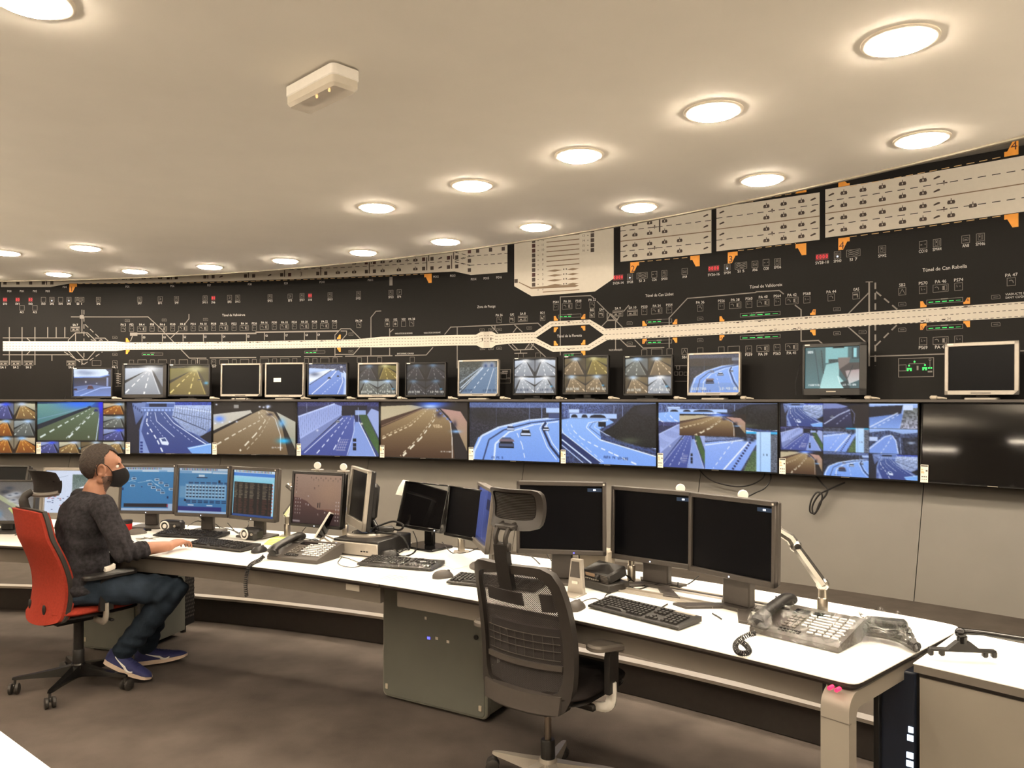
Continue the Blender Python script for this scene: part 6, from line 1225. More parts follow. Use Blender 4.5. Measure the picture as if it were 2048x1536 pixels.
# telephones
def phone(label, x, y, az, wrapped=False, w=.33, d=.235):
    t = thing('telephone', label, 'telephone', (x, y, DESK_Z), az, 'operator telephones'); T = Matrix(((0, 0, 1, -w / 2), (1, 0, 0, 0), (0, 1, 0, 0), (0, 0, 0, 1)))
    mb = MB(); mb.prism([(-d / 2, .002), (-d / 2, .020), (-d / 2 + .015, .026), (d / 2 - .03, .072), (d / 2, .070), (d / 2, .03), (d / 2 - .05, .002)], 0, w, T); obj('base', mb, 'grey_plastic', t)
    sl_ = math.atan2(.046, d - .045)
    def top(y0): return .0265 + (y0 + d / 2 - .015) * math.tan(sl_)
    def plate(x0, x1, y0, y1, m, name, h=.003): M = Matrix.Translation(((x0 + x1) / 2, (y0 + y1) / 2, top((y0 + y1) / 2) + h / 2)) @ Matrix.Rotation(sl_, 4, 'X'); mb = MB(); mb.box((0, 0, 0), (x1 - x0, (y1 - y0) / cos(sl_), h), .001, M); return obj(name, mb, m, t)
    plate(-w / 2 + .09, .05, d / 2 - .075, d / 2 - .045, 'screen_off', 'display')
    def keys(x0, nx, y0, ny, dx, dy, sx, sy, m, name):
        mb = MB()
        for i in range(nx):
            for j in range(ny): yy = y0 + j * dy; mb.box((0, 0, 0), (sx, sy, .006), .0012, Matrix.Translation((x0 + i * dx, yy, top(yy) + .002)) @ Matrix.Rotation(sl_, 4, 'X'))
        return obj(name, mb, m, t)
    keys(-w / 2 + .105, 3, -.06, 5, .019, .019, .014, .012, 'mid_plastic', 'number_keys'); keys(-w / 2 + .17, 3, -.035, 5, .026, .019, .02, .008, 'key_light', 'function_keys'); keys(.045, 4, -.075, 8, .03, .0195, .022, .009, 'key_light', 'line_keys'); keys(-w / 2 + .105, 6, -.095, 2, .014, .013, .010, .008, 'key_black', 'letter_keys')
    hx = -w / 2 + .035; pth = [(hx, -d / 2 - .005, .045), (hx, -d / 2 + .02, .062), (hx, -.03, .078), (hx, .05, .092), (hx, d / 2 - .025, .096), (hx, d / 2 + .005, .086)]
    mb = MB(); mb.tube(bez(pth, 5), [.024 + .007 * abs(2 * k / 25 - 1) ** 2.5 for k in range(26)], 12, flat=.72)
    for yy, z in ((-d / 2 + .012, .048), (d / 2 - .02, .085)): mb.cyl((hx, yy, z - .022), (hx, yy, z + .006), .027, .024, 16)
    obj('handset', mb, 'black_plastic', t, ang=60)
    mb = MB()
    for yy in (-d / 2 + .025, d / 2 - .04): mb.box((hx, yy, top(yy) - .004), (.066, .055, .012), .004)
    obj('cradle', mb, 'dark_plastic', t)
    if wrapped:
        rows = []; W2, D2 = w / 2 + .02, d / 2 + .022
        for i in range(17):
            yy = -D2 + 2 * D2 * i / 16; r = []
            for j in range(25):
                xx = -W2 + 2 * W2 * j / 24; e = i in (0, 16) or j in (0, 24); hs = .075 * math.exp(-((xx - hx) / .05) ** 2) * (1 if abs(yy) < d / 2 - .01 else .5); z = .004 if e else max(top(max(min(yy, d / 2 - .03), -d / 2)) + .012, .03 + hs) + .006 * sin(xx * 71 + yy * 40) + .004 * sin(xx * 150 - yy * 93)
                r.append((xx + (.008 * sin(i * 1.7) if e else 0), yy + (.008 * sin(j * 1.3) if e else 0), z))
            rows.append(r)
        mb = MB(); mb.sheet(rows); obj('plastic_film', mb, 'film', t)
    return t
def coil(pts, r=.0085, turns=30, wr=.0022, n=10):
    P = bez(pts, 8); out = []; L = len(P) - 1; K = turns * n
    for k in range(K + 1):
        f = k / K * L; i = min(int(f), L - 1); p = P[i].lerp(P[i + 1], f - i); tg = (P[i + 1] - P[i]).normalized(); u = tg.orthogonal().normalized() if k == 0 else (u - tg * u.dot(tg)).normalized(); v = tg.cross(u); a = 2 * PI * k / n
        out.append(p + u * (r * cos(a)) + v * (r * sin(a)))
    mb = MB(); mb.tube(out, wr, 5); return mb
p1 = phone('dark operator telephone whose coiled cord hangs over the desk edge', -1.115, 4.17, 24)
def child_world(o, par): o.parent = par; o.matrix_parent_inverse = Matrix.Rotation(-par.rotation_euler.z, 4, 'Z') @ Matrix.Translation(-Vector(par.location))
hp = [at(528, 1112, 4.08), at(519, 1120, 4.06), at(505, 1127, 3.985), at(497, 1136, 3.935), at(493, 1150, 3.93), at(491, 1172, 3.93), at(493, 1192, 3.935)]
o = obj('coiled_cord', coil(hp, .009, 34), 'cable'); child_world(o, p1)
p2 = phone('operator telephone wrapped in clear plastic film near the rounded desk end', 1.075, 2.80, 47, True)
lp = [dz(1511, 1266, .775), dz(1497, 1270, .765), dz(1480, 1279, .753), dz(1471, 1290, .752), dz(1474, 1302, .752), dz(1486, 1307, .752), dz(1498, 1303, .752), dz(1494, 1293, .76), dz(1484, 1284, .768)]
o = obj('coiled_cord', coil(lp, .008, 34), 'cable'); child_world(o, p2)
# bagged telephone parts
bg = thing('bagged_handset', 'black handset and cables packed in crumpled clear plastic bags beside the film-wrapped telephone', 'bag', on_z(1752, 1284), 40)
mb = MB(); mb.tube(bez([(-.13, -.03, .02), (-.05, 0, .03), (.06, .01, .03), (.14, -.04, .02)], 6), [.018] * 19, 8); mb.box((.02, .05, .06), (.14, .06, .03), .01, rz=.3); mb.box((-.06, .03, .045), (.12, .07, .03), .012, rz=-.5); obj('handset', mb, 'black_plastic', bg)
mb = MB(); mb.tube([(.07 * cos(a) * (1 + .15 * sin(3 * a)) + .03, .05 * sin(a) + .01, .05 + .012 * sin(2.3 * a)) for a in [k * .35 for k in range(56)]], .005, 6); mb.tube(bez([(-.1, .06, .02), (-.02, .07, .06), (.09, .04, .055), (.15, -.07, .02)], 6), .006, 6); obj('coiled_cord', mb, 'cable', bg)
rows = []
for i in range(15):
    r = []
    for j in range(21):
        u, v = j / 10 - 1, i / 7 - 1; e = max(abs(u), abs(v)); q_ = max(0, 1 - e ** 3); r.append((u * .165 + .012 * sin(v * 9 + u * 4), v * .115 + .012 * sin(u * 8), .004 + q_ * (.09 + .02 * sin(u * 11 + v * 7) + .012 * sin(u * 23 - v * 17))))
    rows.append(r)
mb = MB(); mb.sheet(rows); obj('plastic_bag', mb, 'film', bg)

# small loudspeakers
def round_speaker(label, px, py, az, w=.15):
    t = thing('desk_speaker', label, 'speaker', on_z(px, py), az, 'small round desk speakers'); mb = MB(); mb.box((0, 0, .036), (w, .08, .07), .016); obj('body', mb, 'black_plastic', t)
    x = -w * .18; mb = MB(); M = Matrix.Translation((x, -.040, .038)) @ Matrix.Rotation(PI / 2, 4, 'X'); mb.lathe([(.033, 0), (.033, .006), (.029, .008), (.025, .006), (.025, .0)], 24, M); obj('cone_ring', mb, 'white_plastic', t)
    mb = MB(); mb.lathe([(.024, 0), (.023, .004), (.017, .002)], 20, M); obj('cone', mb, 'black_plastic', t); mb = MB(); mb.lathe([(.015, 0), (.014, .006), (.006, .008), (.001, .008)], 20, M); obj('cone_centre', mb, 'white_plastic', t)
    mb = MB(); mb.cyl((w * .3, -.04, .04), (w * .3, -.046, .04), .008, n=14); obj('volume_knob', mb, 'silver_plastic', t)
round_speaker('small black speaker with a silver ring, in front of the blue map monitor', 345, 1062, 12); round_speaker('small black speaker with a silver ring, in front of the dark list monitor', 505, 1079, 30, .13)
t = thing('panel_speaker', 'slim upright silver speaker with a grey grille on a foot plate beside the desk radio', 'speaker', on_z(1146, 1190), 36)
mb = MB(); mb.prism([(-.04, 0), (.04, 0), (.03, .15), (-.022, .15)], -.012, .012, Matrix(((1, 0, 0, 0), (0, 0, 1, .03), (0, 1, 0, .004), (0, 0, 0, 1))), chamfer=.003); obj('body', mb, 'silver_plastic', t)
mb = MB(); mb.prism([(-.026, .07), (.024, .07), (.019, .14), (-.016, .14)], .0, .003, Matrix(((1, 0, 0, 0), (0, 0, -1, .018), (0, 1, 0, .004), (0, 0, 0, 1)))); obj('grille', mb, 'grey_plastic', t)
mb = MB(); mb.box((0, 0, .003), (.085, .10, .006), .002); obj('foot_plate', mb, 'silver_plastic', t)
mb = MB(); mb.box((0, .0155, .052), (.03, .002, .012)); obj('sticker', mb, 'label_white', t)
t = thing('desk_intercom', 'tall beige box with a ribbed front behind the desk radio', 'intercom', on_z(1192, 1158), 38); mb = MB(); mb.box((0, 0, .075), (.17, .08, .15), .01); obj('body', mb, 'beige_plastic', t)
mb = MB()
for k in range(9): mb.box((.02 + .0075 * k, -.042, .045), (.004, .006, .06 - abs(k - 4) * .006), .0015)
obj('grille', mb, 'mid_plastic', t)
# desk radio
t = thing('desk_radio', 'black mobile radio with display and buttons, resting on a flat black box', 'radio', on_z(1201, 1180) + Vector((.02, .05, .0)), 52)
mb = MB(); mb.box((0, 0, .019), (.20, .135, .034), .004); obj('base_box', mb, 'dark_plastic', t)
T = Matrix.Translation((-.005, .01, .067)) @ Matrix.Rotation(rad(14), 4, 'X'); mb = MB(); mb.box((0, 0, 0), (.175, .12, .048), .008, T); obj('body', mb, 'black_plastic', t)
mb = MB(); mb.box((-.03, -.061, .008), (.06, .003, .016), .001, T); obj('display', mb, 'print_brown', t)
mb = MB()
for k in range(7): mb.box((-.062 + .013 * k, -.062, -.013), (.009, .005, .008), .002, T)
for k in range(2): mb.box((-.075, -.062, .0 + .012 * k), (.009, .005, .007), .002, T)
obj('buttons', mb, 'silver_plastic', t)
mb = MB()
for k in range(6): mb.box((.058, -.061, -.016 + .0065 * k), (.045, .003, .0028), .001, T)
obj('grille', mb, 'mid_plastic', t)
mb = MB(); mb.cyl((.02, -.06, .008), (.02, -.075, .008), .008, n=14, M=T); obj('volume_knob', mb, 'dark_plastic', t)
mb = MB(); mb.box((0, .02, .04), (.12, .06, .012), .002); obj('bracket', mb, 'mesh_black', t)
# tilted little screen on its stand
t = thing('tilted_display', 'small slim black display with a white edge, tilted on a stand behind the telephone', 'display', on_z(652, 1091), -13)
T = Matrix.Translation((0, 0, .115)) @ Matrix.Rotation(rad(31), 4, 'Y') @ Matrix.Rotation(rad(52), 4, 'Z'); mb = MB(); mb.box((0, 0, 0), (.085, .014, .17), .004, T); obj('frame', mb, 'white_plastic', t)
mb = MB(); mb.box((0, -.0065, 0), (.075, .002, .158), .001, T); obj('screen', mb, 'screen_off', t)
mb = MB(); mb.tube([(-.02, .01, .05), (.05, -.05, .006)], .005, 8); mb.tube([(-.01, .02, .06), (.10, .02, .006)], .005, 8); mb.tube([(.05, -.05, .006), (.10, .02, .006)], .005, 8); mb.tube([(-.05, .02, .006), (-.02, .01, .05)], .005, 8); obj('stand', mb, 'silver_plastic', t)

# papers, keys, cup
def paper(label, pts, m='paper', z=DESK_Z, print_=None):
    P = [on_z(x, y, z) for x, y in pts]; c = sum(P, Vector()) / len(P); mb = MB(); loc = [(p.x - c.x, p.y - c.y) for p in P]
    A = sum(loc[i][0] * loc[(i + 1) % len(loc)][1] - loc[(i + 1) % len(loc)][0] * loc[i][1] for i in range(len(loc))); loc = loc if A > 0 else loc[::-1]
    mb.prism(loc, .0003, .0014); o = tag(obj('paper_sheet', mb, m, loc=(c.x, c.y, z), flat=True), label, 'paper', 'papers on the control desks')
    if print_:
        q_ = MB()
        for k in range(print_): f = (k + 1) / (print_ + 1); a = Vector(loc[0]).lerp(Vector(loc[3]), f); b = Vector(loc[1]).lerp(Vector(loc[2]), f); a2, b2 = a.lerp(b, .1), a.lerp(b, .85); dv = (b2 - a2).normalized(); nn = Vector((-dv.y, dv.x)) * .003; q_.add([(*(a2 - nn), .0016), (*(b2 - nn), .0016), (*(b2 + nn), .0016), (*(a2 + nn), .0016)], [(0, 1, 2, 3)])
        obj('printed_line', q_, 'print_brown' if m != 'paper_green' else 'label_white', o, flat=True, kind='stuff')
    return o
paper('greenish printed paper behind the telephone with the hanging cord', [(527, 1089), (549, 1091), (562, 1079), (541, 1077)], 'paper_green', print_=3); paper('second greenish paper lying farther back by the chrome post', [(543, 1076), (570, 1078), (575, 1075), (552, 1073)], 'paper_green')
paper('white paper sheet between the tilted monitor and the dark shiny mouse', [(848, 1112), (907, 1139), (957, 1127), (900, 1100)], 'paper'); paper('cream printed paper in front of the film-wrapped keyboard', [(748, 1158), (815, 1166), (830, 1153), (770, 1148)], 'paper_cream', print_=4); paper('white paper lying beside the mobile phone of the operator', [(262, 1078), (300, 1084), (330, 1070), (296, 1062)], 'paper')
paper('white envelope on the desk beside the plastic bags', [(1835, 1285), (1872, 1262), (1862, 1256), (1822, 1278)], 'paper')
mb = MB(); P = [at(805.7, 959.8, 4.62), at(817, 962, 4.60), at(812, 976, 4.585), at(803.6, 991, 4.58), at(791, 989, 4.60), at(797, 974, 4.61)]; mb.add(P + [p + Vector((.004, .004, 0)) for p in P], [(0, 1, 2, 5), (5, 2, 3, 4), (6, 11, 8, 7), (11, 10, 9, 8), (0, 6, 7, 1), (1, 7, 8, 2), (2, 8, 9, 3), (3, 9, 10, 4), (4, 10, 11, 5), (5, 11, 6, 0)])
tag(obj('paper_sheet', mb, 'paper'), 'white paper hanging over the upper corner of the tilted black monitor', 'paper', 'papers on the control desks')
mb = MB(); P = [at(878, 969, 4.515), at(903, 973, 4.48), at(899, 976, 4.40), at(886, 976, 4.42)]; mb.add(P + [p + Vector((0, 0, .002)) for p in P], [(3, 2, 1, 0), (4, 5, 6, 7), (0, 1, 5, 4), (1, 2, 6, 5), (2, 3, 7, 6), (3, 0, 4, 7)])
tag(obj('paper_sheet', mb, 'paper'), 'small white paper lying on the top edge of the tilted black monitor', 'paper', 'papers on the control desks')
mb = MB(); mb.prism(rrect(.072, .145, .01, 3), 0, .009, chamfer=.002); tag(obj('mobile_phone', mb, 'black_gloss', loc=on_z(278, 1062), rot=(0, 0, -rad(62))), 'black mobile phone lying flat near the operator', 'phone')
t = thing('key_bunch', 'bunch of keys on a ring lying beside the grey mouse', 'keys', on_z(294, 1078), 20)
mb = MB(); mb.tube([(.014 * cos(a), .014 * sin(a), .004) for a in [2 * PI * k / 16 for k in range(17)]], .0012, 6); obj('key_ring', mb, 'steel', t)
for a in (0, 50, 150, 200, 260):
    mb = MB(); T = Matrix.Rotation(rad(a), 4, 'Z') @ Matrix.Translation((.014, 0, .003)); mb.prism(rrect(.02, .02, .008, 3, .012, 0), 0, .002, T); mb.box((.038, 0, .001), (.034, .006, .002), M=T); obj('key', mb, 'steel', t)
t = thing('cup', 'small red and black cup on the desk beyond the operator’s chest', 'cup', on_z(254, 1062), 0); mb = MB(); mb.lathe([(.026, 0), (.030, .004), (.032, .05), (.030, .05), (.028, .006)], 20); obj('body', mb, 'red_plastic', t)
mb = MB(); mb.lathe([(.033, .05), (.034, .07), (.030, .072)], 20); obj('lid', mb, 'black_plastic', t)

# loose cables on the desks
def loose(label, *pts, r=.0028, z=DESK_Z + .004): cable(label, [dz(x, y, zz) for x, y, zz in [(p[0], p[1], p[2] if len(p) > 2 else z) for p in pts]], r, group='loose black cables on the control desks')
loose('black cables tangled behind the keyboard at the blue table monitor', (375, 1052), (395, 1042, .80), (412, 1050), (398, 1060), (420, 1066), (440, 1058), (425, 1046, .78), (404, 1056))
loose('black cable running from the blue table monitor to the small round speaker', (398, 1033, .84), (420, 1050, .78), (445, 1055), (470, 1062), (480, 1068)); loose('black cable between the dark list monitor and the chrome post', (455, 1046, .79), (466, 1058), (477, 1066), (495, 1054), (497, 1043, .83))
loose('black plug lead behind the telephone with the hanging cord', (612, 1054, .78), (604, 1064), (600, 1074), (622, 1079), (646, 1084)); loose('white lead curving beside the tilted little display', (592, 1094), (610, 1084), (630, 1078), (640, 1084))
loose('thin black cables tangled below the tilted black monitor', (818, 1066, .82), (812, 1090), (800, 1104), (790, 1096), (806, 1088), (830, 1094), (826, 1106), (808, 1112), (796, 1108), (815, 1098), (838, 1096)); loose('black cable from the tilted monitor down to the cable heap', (826, 1062, .84), (834, 1084, .78), (830, 1104), (808, 1116))
loose('black cable under the half hidden monitor', (958, 1095), (935, 1104), (905, 1106), (884, 1084, .80)); loose('black cable hanging from the monitor behind the headrest', (1092, 1105, .80), (1100, 1118, .77), (1114, 1134), (1128, 1142)); loose('thin cable lying behind the black mesh chair', (1042, 1103), (1062, 1112), (1080, 1128))
loose('black cable running up beside the slim upright speaker', (1155, 1152), (1160, 1134, .80), (1158, 1110, .86)); loose('black cables looping beside the desk radio', (1246, 1168), (1262, 1158, .76), (1252, 1150, .78), (1270, 1164), (1300, 1170), (1320, 1166, .77)); loose('black cable across the desk behind the desk radio', (1246, 1164), (1275, 1178), (1310, 1168), (1345, 1172), (1360, 1176))
loose('black cable under the middle one of the large switched-off monitors', (1322, 1140, .80), (1324, 1156, .77), (1312, 1168), (1285, 1172)); loose('black cable crossing the cable slot', (1398, 1152, .78), (1380, 1166), (1358, 1175), (1356, 1164, .77)); loose('thin cable across the keyboard flap', (1335, 1208), (1322, 1216), (1316, 1224)); loose('thin cable ends below the open flap', (1425, 1227), (1436, 1233), (1443, 1238))
loose('looped black cable beside the neck of the monitor next to the chrome arm', (1486, 1170, .79), (1465, 1180, .77), (1460, 1194), (1466, 1204)); loose('black cable curling under the monitor next to the chrome arm', (1552, 1192, .78), (1553, 1210), (1546, 1222), (1530, 1224), (1500, 1220), (1470, 1206)); loose('short black cable behind the handset of the film-wrapped telephone', (1526, 1224), (1524, 1238))
loose('black cables under the monitor with the parked cars', (20, 1066), (40, 1060), (56, 1064), (30, 1070))

# ------------------------------------------------------------------ chrome monitor arms
def arm(label, base, elbow, head, knob=None, plate=None):
    t = thing('monitor_mount', label, 'monitor mount', (base.x, base.y, DESK_Z), 0, 'chrome monitor mounts'); b = Vector((base.x, base.y, DESK_Z)); E, Hd = Vector(elbow) - b, Vector(head) - b
    mb = MB(); mb.lathe([(.020, .0), (.020, .075), (.018, .078), (.016, .08), (.016, E.z)], 18); obj('post', mb, 'steel', t)
    mb = MB(); mb.prism(rrect(.085, .065, .01, 3), 0, .006, chamfer=.001); obj('clamp_plate', mb, 'silver_plastic', t)
    dv = (Hd - Vector((0, 0, E.z))); mb = MB(); A = Vector((0, 0, E.z)); mb.tube([A - dv * .02, A + dv * .5, Hd], [.034, .032, .028], 8, flat=.62, up=(0, 0, 1)); mb.ball(A, .026, 8); obj('lower_arm', mb, 'chrome', t)
    mb = MB(); up = Vector((-.03, .01, .05)); mb.tube([Hd, Hd + up * .3], .014, 10); mb.ball(Hd, .025, 8); mb.tube([Hd, Hd + up * .6, Hd + up + Vector((-.05, .02, .02))], [.022, .020, .016], 8); obj('upper_arm', mb, 'chrome', t)
    mb = MB(); mb.cyl(Hd + Vector((0, -.016, 0)), Hd + Vector((0, -.028, 0)), .013, n=14); obj('joint_cap', mb, 'black_plastic', t)
    for kp in knob or ():
        K = Vector(kp) - b; mb = MB(); M = Matrix.Translation(K) @ Matrix.Rotation(PI / 2, 4, 'X'); mb.lathe([(.001, -.007), (.020, -.007), (.022, -.004), (.022, .004), (.020, .007), (.001, .007)], 24, M); obj('tension_knob', mb, 'white_plastic', t)
        mb = MB(); mb.box(K + Vector((.0, .0, -.026)), (.075, .03, .008), .002); mb.tube([K + Vector((0, 0, -.03)), (K + Hd) / 2 + Vector((0, .05, -.02)), Hd + Vector((-.06, .02, .07))], .012, 8); obj('head_plate', mb, 'silver_plastic', t)
arm('bright chrome monitor arm standing beside the film-wrapped telephone', Vector((1.222, 3.03)), (1.215, 3.03, .872), at(1591, 1092, 3.08), [at(1486, 990, 3.30)])
arm('chrome monitor arm behind the middle one of the three large switched-off monitors', Vector((.563, 3.63)), (.563, 3.63, .86), (.66, 3.72, .95), [at(1361, 977, 3.69)])
arm('chrome monitor arm at the edge of the brown desert wallpaper monitor', Vector((-1.41, 4.83)), (-1.41, 4.83, .88), (-1.33, 4.80, .99), [at(635, 931, 4.78)])
arm('chrome monitor arm between the desert wallpaper monitor and the sideways silver monitor', Vector((-1.035, 4.78)), (-1.035, 4.78, .86), (-1.06, 4.75, .98), [at(687, 934, 4.74)])
arm('slim chrome monitor arm below the half hidden black monitor', Vector((-.285, 4.33)), (-.285, 4.33, .83), (-.22, 4.25, .93))

# black bracket with four hooks on the side counter
t = thing('monitor_bracket', 'black mounting bracket with four hooks held on an arm above the side counter', 'bracket', on_z(1924, 1322), 8)
mb = MB(); mb.box((0, 0, .036), (.205, .022, .010), .003); mb.prism([(-.05, 0), (.06, 0), (.022, .03), (-.016, .03)], -.012, .012, Matrix(((1, 0, 0, 0), (0, 0, 1, 0), (0, 1, 0, .036), (0, 0, 0, 1)))); obj('crossbar', mb, 'black_plastic', t)
for x in (-.097, -.062, .070, .097): mb = MB(); mb.box((x, 0, .026), (.016, .02, .022), .004); obj('hook', mb, 'black_plastic', t)
mb = MB(); mb.cyl((0, 0, .06), (0, 0, .082), .016, n=16); mb.ball((-.004, 0, .092), .018, 8); obj('ball_joint', mb, 'black_gloss', t)
mb = MB(); mb.tube([(-.004, 0, .098), (.06, -.01, .098), (.26, -.08, .088), (.40, -.13, .08)], [.011, .009, .009, .012], 10); mb.cyl((.40, -.13, .0), (.40, -.13, .11), .015, n=12); obj('arm', mb, 'black_gloss', t)

# ------------------------------------------------------------------ cables and clamps along the wall
def wallcable(label, pts, R=12.02, r=.006):
    cable(label, [Vector((*ray_ring(x, R + dr), 0)) + Vector((0, 0, EYE + (Y0 - y) * ray_ring(x, R + dr)[1] / F)) for x, y, dr in [(p[0], p[1], p[2] if len(p) > 2 else 0) for p in pts]], r, group='black cables hanging below the wall screens')
wallcable('black cable sagging below the screen with the white pillar', [(1396, 934, .08), (1408, 950, .05), (1430, 964, .05), (1470, 973, .05), (1500, 970, .05), (1525, 957, .06), (1530, 945, .08)])
wallcable('black cable curving from the wall screens down behind the large switched-off monitors', [(1541, 948, .08), (1541, 960, .05), (1530, 976, .02), (1512, 985, .02), (1494, 994, 0)])
wallcable('coiled black cable hanging below the screen with nine views', [(1632, 952, .08), (1645, 968, .04), (1655, 978, .03), (1652, 990, .02), (1640, 1005, 0), (1631, 1025, 0), (1620, 1023, 0), (1622, 1002, 0), (1633, 985, .01), (1644, 990, 0), (1640, 1010, 0), (1628, 1028, 0), (1625, 1012, 0), (1638, 990, .01), (1660, 978, .03), (1690, 965, .08)], r=.007)
wallcable('thin black cable hanging beside the teal room view monitor', [(1600, 728, .15), (1596, 745, .12), (1591, 768, .1), (1592, 790, .1)], r=.003)
for xx, lb in ((140, 'underpass'), (480, 'switched-off'), (700, 'bright motorway'), (905, 'two arches'), (1115, 'whitish four-view')): wallcable('short black lead drooping over the ledge below the %s monitor' % lb, [(xx - 8, 793, .05), (xx - 10, 800, -.03), (xx - 3, 803, -.045), (xx + 8, 801, -.04), (xx + 14, 794, .03)], r=.005)
for px, lb in ((232, 'between the underpass and grey tunnel monitors'), (428, 'beside the yellow tunnel monitor'), (610, 'beside the monitor with the white card'), (702, 'beside the bright motorway monitor'), (803, 'beside the yellow green four-view monitor'), (904, 'beside the very dark four-view monitor'), (1009, 'beside the two arches monitor'), (1121, 'beside the whitish four-view monitor'), (1226, 'beside the brown four-view monitor'), (1358, 'beside the grey four-view monitor'), (1492, 'beside the grey blue motorway monitor'), (1742, 'beside the teal room view monitor'), (1874, 'in front of the large silver monitor')):
    X, d = ray_ring(px, 12.06); t = thing('cable_clamp', 'small cream cable clamp on the ledge %s' % lb, 'clamp', (X, d, SH_Z), math.degrees(math.atan2(X - CX, d - CY)), 'cream clamps on the ledge')
    mb = MB(); mb.box((-.02, 0, .014), (.05, .04, .028), .009); obj('body', mb, 'beige_plastic', t); mb = MB(); mb.tube([(0, 0, .012), (.035, .0, .010), (.06, .01, .006)], [.009, .007, .005], 8); obj('lever', mb, 'beige_plastic', t)
# ------------------------------------------------------------------ office chairs (local +Y is where the sitter looks)
def sheet_solid(mb, fn, nu, nv, th, M=None):
    """A closed curved slab: fn(u, v) gives the rear face, th its thickness towards +Y."""
    A = [[fn(i / nu, j / nv) for i in range(nu + 1)] for j in range(nv + 1)]; vs = [p for r in A for p in r]; n = len(vs); vs += [(p[0], p[1] + (th(i / nu, j / nv) if callable(th) else th), p[2]) for j, r in enumerate(A) for i, p in enumerate(r)]; fs = []; C = nu + 1
    for j in range(nv):
        for i in range(nu): a = j * C + i; fs.append((a, a + 1, a + C + 1, a + C)); fs.append((n + a, n + a + C, n + a + C + 1, n + a + 1))
    for i in range(nu): fs.append((i, n + i, n + i + 1, i + 1)); a = nv * C + i; fs.append((a, a + 1, n + a + 1, n + a))
    for j in range(nv): a = j * C; fs.append((a, a + C, n + a + C, n + a)); a = j * C + nu; fs.append((a, n + a, n + a + C, a + C))
    return mb.add(vs, fs, M)
def star_base(t, m, rot, R=.31, hub=.13, pole='black_plastic', top=.40, capm='black_plastic'):
    mb = MB(); mb.lathe([(.036, .055), (.042, .07), (.042, hub - .02), (.034, hub)], 20); obj('hub', mb, m, t)
    mb = MB(); mb.lathe([(.030, hub), (.029, hub + .07), (.026, hub + .075), (.0255, hub + .075)], 20); obj('gas_cover', mb, capm, t)
    mb = MB(); mb.cyl((0, 0, .07), (0, 0, top), .0145 if pole == 'steel' else .026, n=16); obj('gas_column', mb, pole, t)
    for k in range(5):
        a = rad(rot + 72 * k); T = Matrix.Rotation(a, 4, 'Z'); mb = MB(); rg = []
        for x, w, z0, z1 in ((.03, .030, .062, .122), (.12, .024, .070, .108), (.22, .018, .074, .096), (R - .01, .014, .074, .090), (R + .012, .008, .076, .086)): rg.append([(x, -w, z0), (x, w, z0), (x, w * .7, z1), (x, -w * .7, z1)])
        mb.loft(rg, T); leg = obj('leg', mb, m, t, ang=50); c = T @ Vector((R, 0, 0)); sw = a + rad(35 + 50 * (k % 3)); D = Matrix.Translation(c) @ Matrix.Rotation(sw, 4, 'Z') @ Matrix.Translation((.012, 0, 0))
        mb = MB(); mb.cyl((-.012, 0, .05), (-.012, 0, .078), .007, n=10, M=D)
        for sy in (-1, 1): mb.lathe([(.004, -.0095), (.022, -.0095), (.029, -.006), (.029, .006), (.022, .0095), (.004, .0095)], 18, D @ Matrix.Translation((0, sy * .017, .029)) @ Matrix.Rotation(PI / 2, 4, 'X'))
        mb.box((-.004, 0, .042), (.03, .012, .022), .004, D); obj('caster', mb, 'dark_plastic', leg)
def pad_box(mb, w, d, z0, z1, crown, n=12, M=None, taper=.0):
    """A padded seat: rounded plan, domed top."""
    rings = []
    for k, (s_, z) in enumerate(((.90, z0), (.99, z0 + .012), (1., (z0 + z1) / 2), (.985, z1 - .012), (.93, z1), (.7, z1 + crown * .6), (.35, z1 + crown * .95), (.02, z1 + crown))):
        rings.append([(p[0] * s_ * (1 - taper * (p[1] / d)), p[1] * s_, z - .02 * max(0, (p[1] / d) - .30) * 3 * (1 if k > 2 else .4)) for p in rrect(w, d, min(w, d) * .26, n // 2)])
    return mb.loft(rings, M)

# red chair of the operator
ca = thing('office_chair', 'red office chair with black headrest, occupied by the seated man', 'chair', (-2.42, 4.30, 0), 38)
star_base(ca, 'black_gloss', -48, R=.305)
mb = MB(); mb.box((0, -.02, .395), (.16, .26, .05), .015); mb.box((0, .05, .425), (.24, .30, .02), .006); mb.cyl((.08, .04, .40), (.24, .06, .40), .007, n=8); mb.box((.25, .06, .40), (.05, .02, .012), .004); obj('mechanism', mb, 'black_plastic', ca)
mb = MB(); pad_box(mb, .47, .45, .425, .445, .002, M=Matrix.Translation((0, .035, 0))); obj('seat_pan', mb, 'black_plastic', ca)
mb = MB(); pad_box(mb, .49, .47, .445, .482, .014, M=Matrix.Translation((0, .035, 0))); obj('seat_cushion', mb, 'chair_red', ca, ang=60)
def back_y(v): return -.215 + .055 * sin(PI * min(1, v / .75)) * (1 - v * .35) - .075 * v ** 1.6
def back_w(v): return .185 + .04 * sin(PI * min(1, max(0, v * .75 + .22))) - .015 * v
def bk(off, k=1., z0=.40, z1=1.02):
    def fn(u, v):
        x = (u * 2 - 1) * back_w(v) * k; e = abs(u * 2 - 1); zz = z0 + (z1 - z0) * v
        if v < .08: zz += (1 - v / .08) * .03 * e ** 2.5
        if v > .92: zz -= ((v - .92) / .08) * .014 * e ** 3
        return (x, back_y(v) + off + .045 * e ** 2, zz)
    return fn
mb = MB(); sheet_solid(mb, bk(-.022, .97), 12, 22, .020); obj('backrest_shell', mb, 'chair_red', ca, ang=60)
mb = MB(); sheet_solid(mb, bk(-.004, 1.005, .395, 1.028), 12, 22, .020); obj('backrest_band', mb, 'dark_plastic', ca, ang=60)
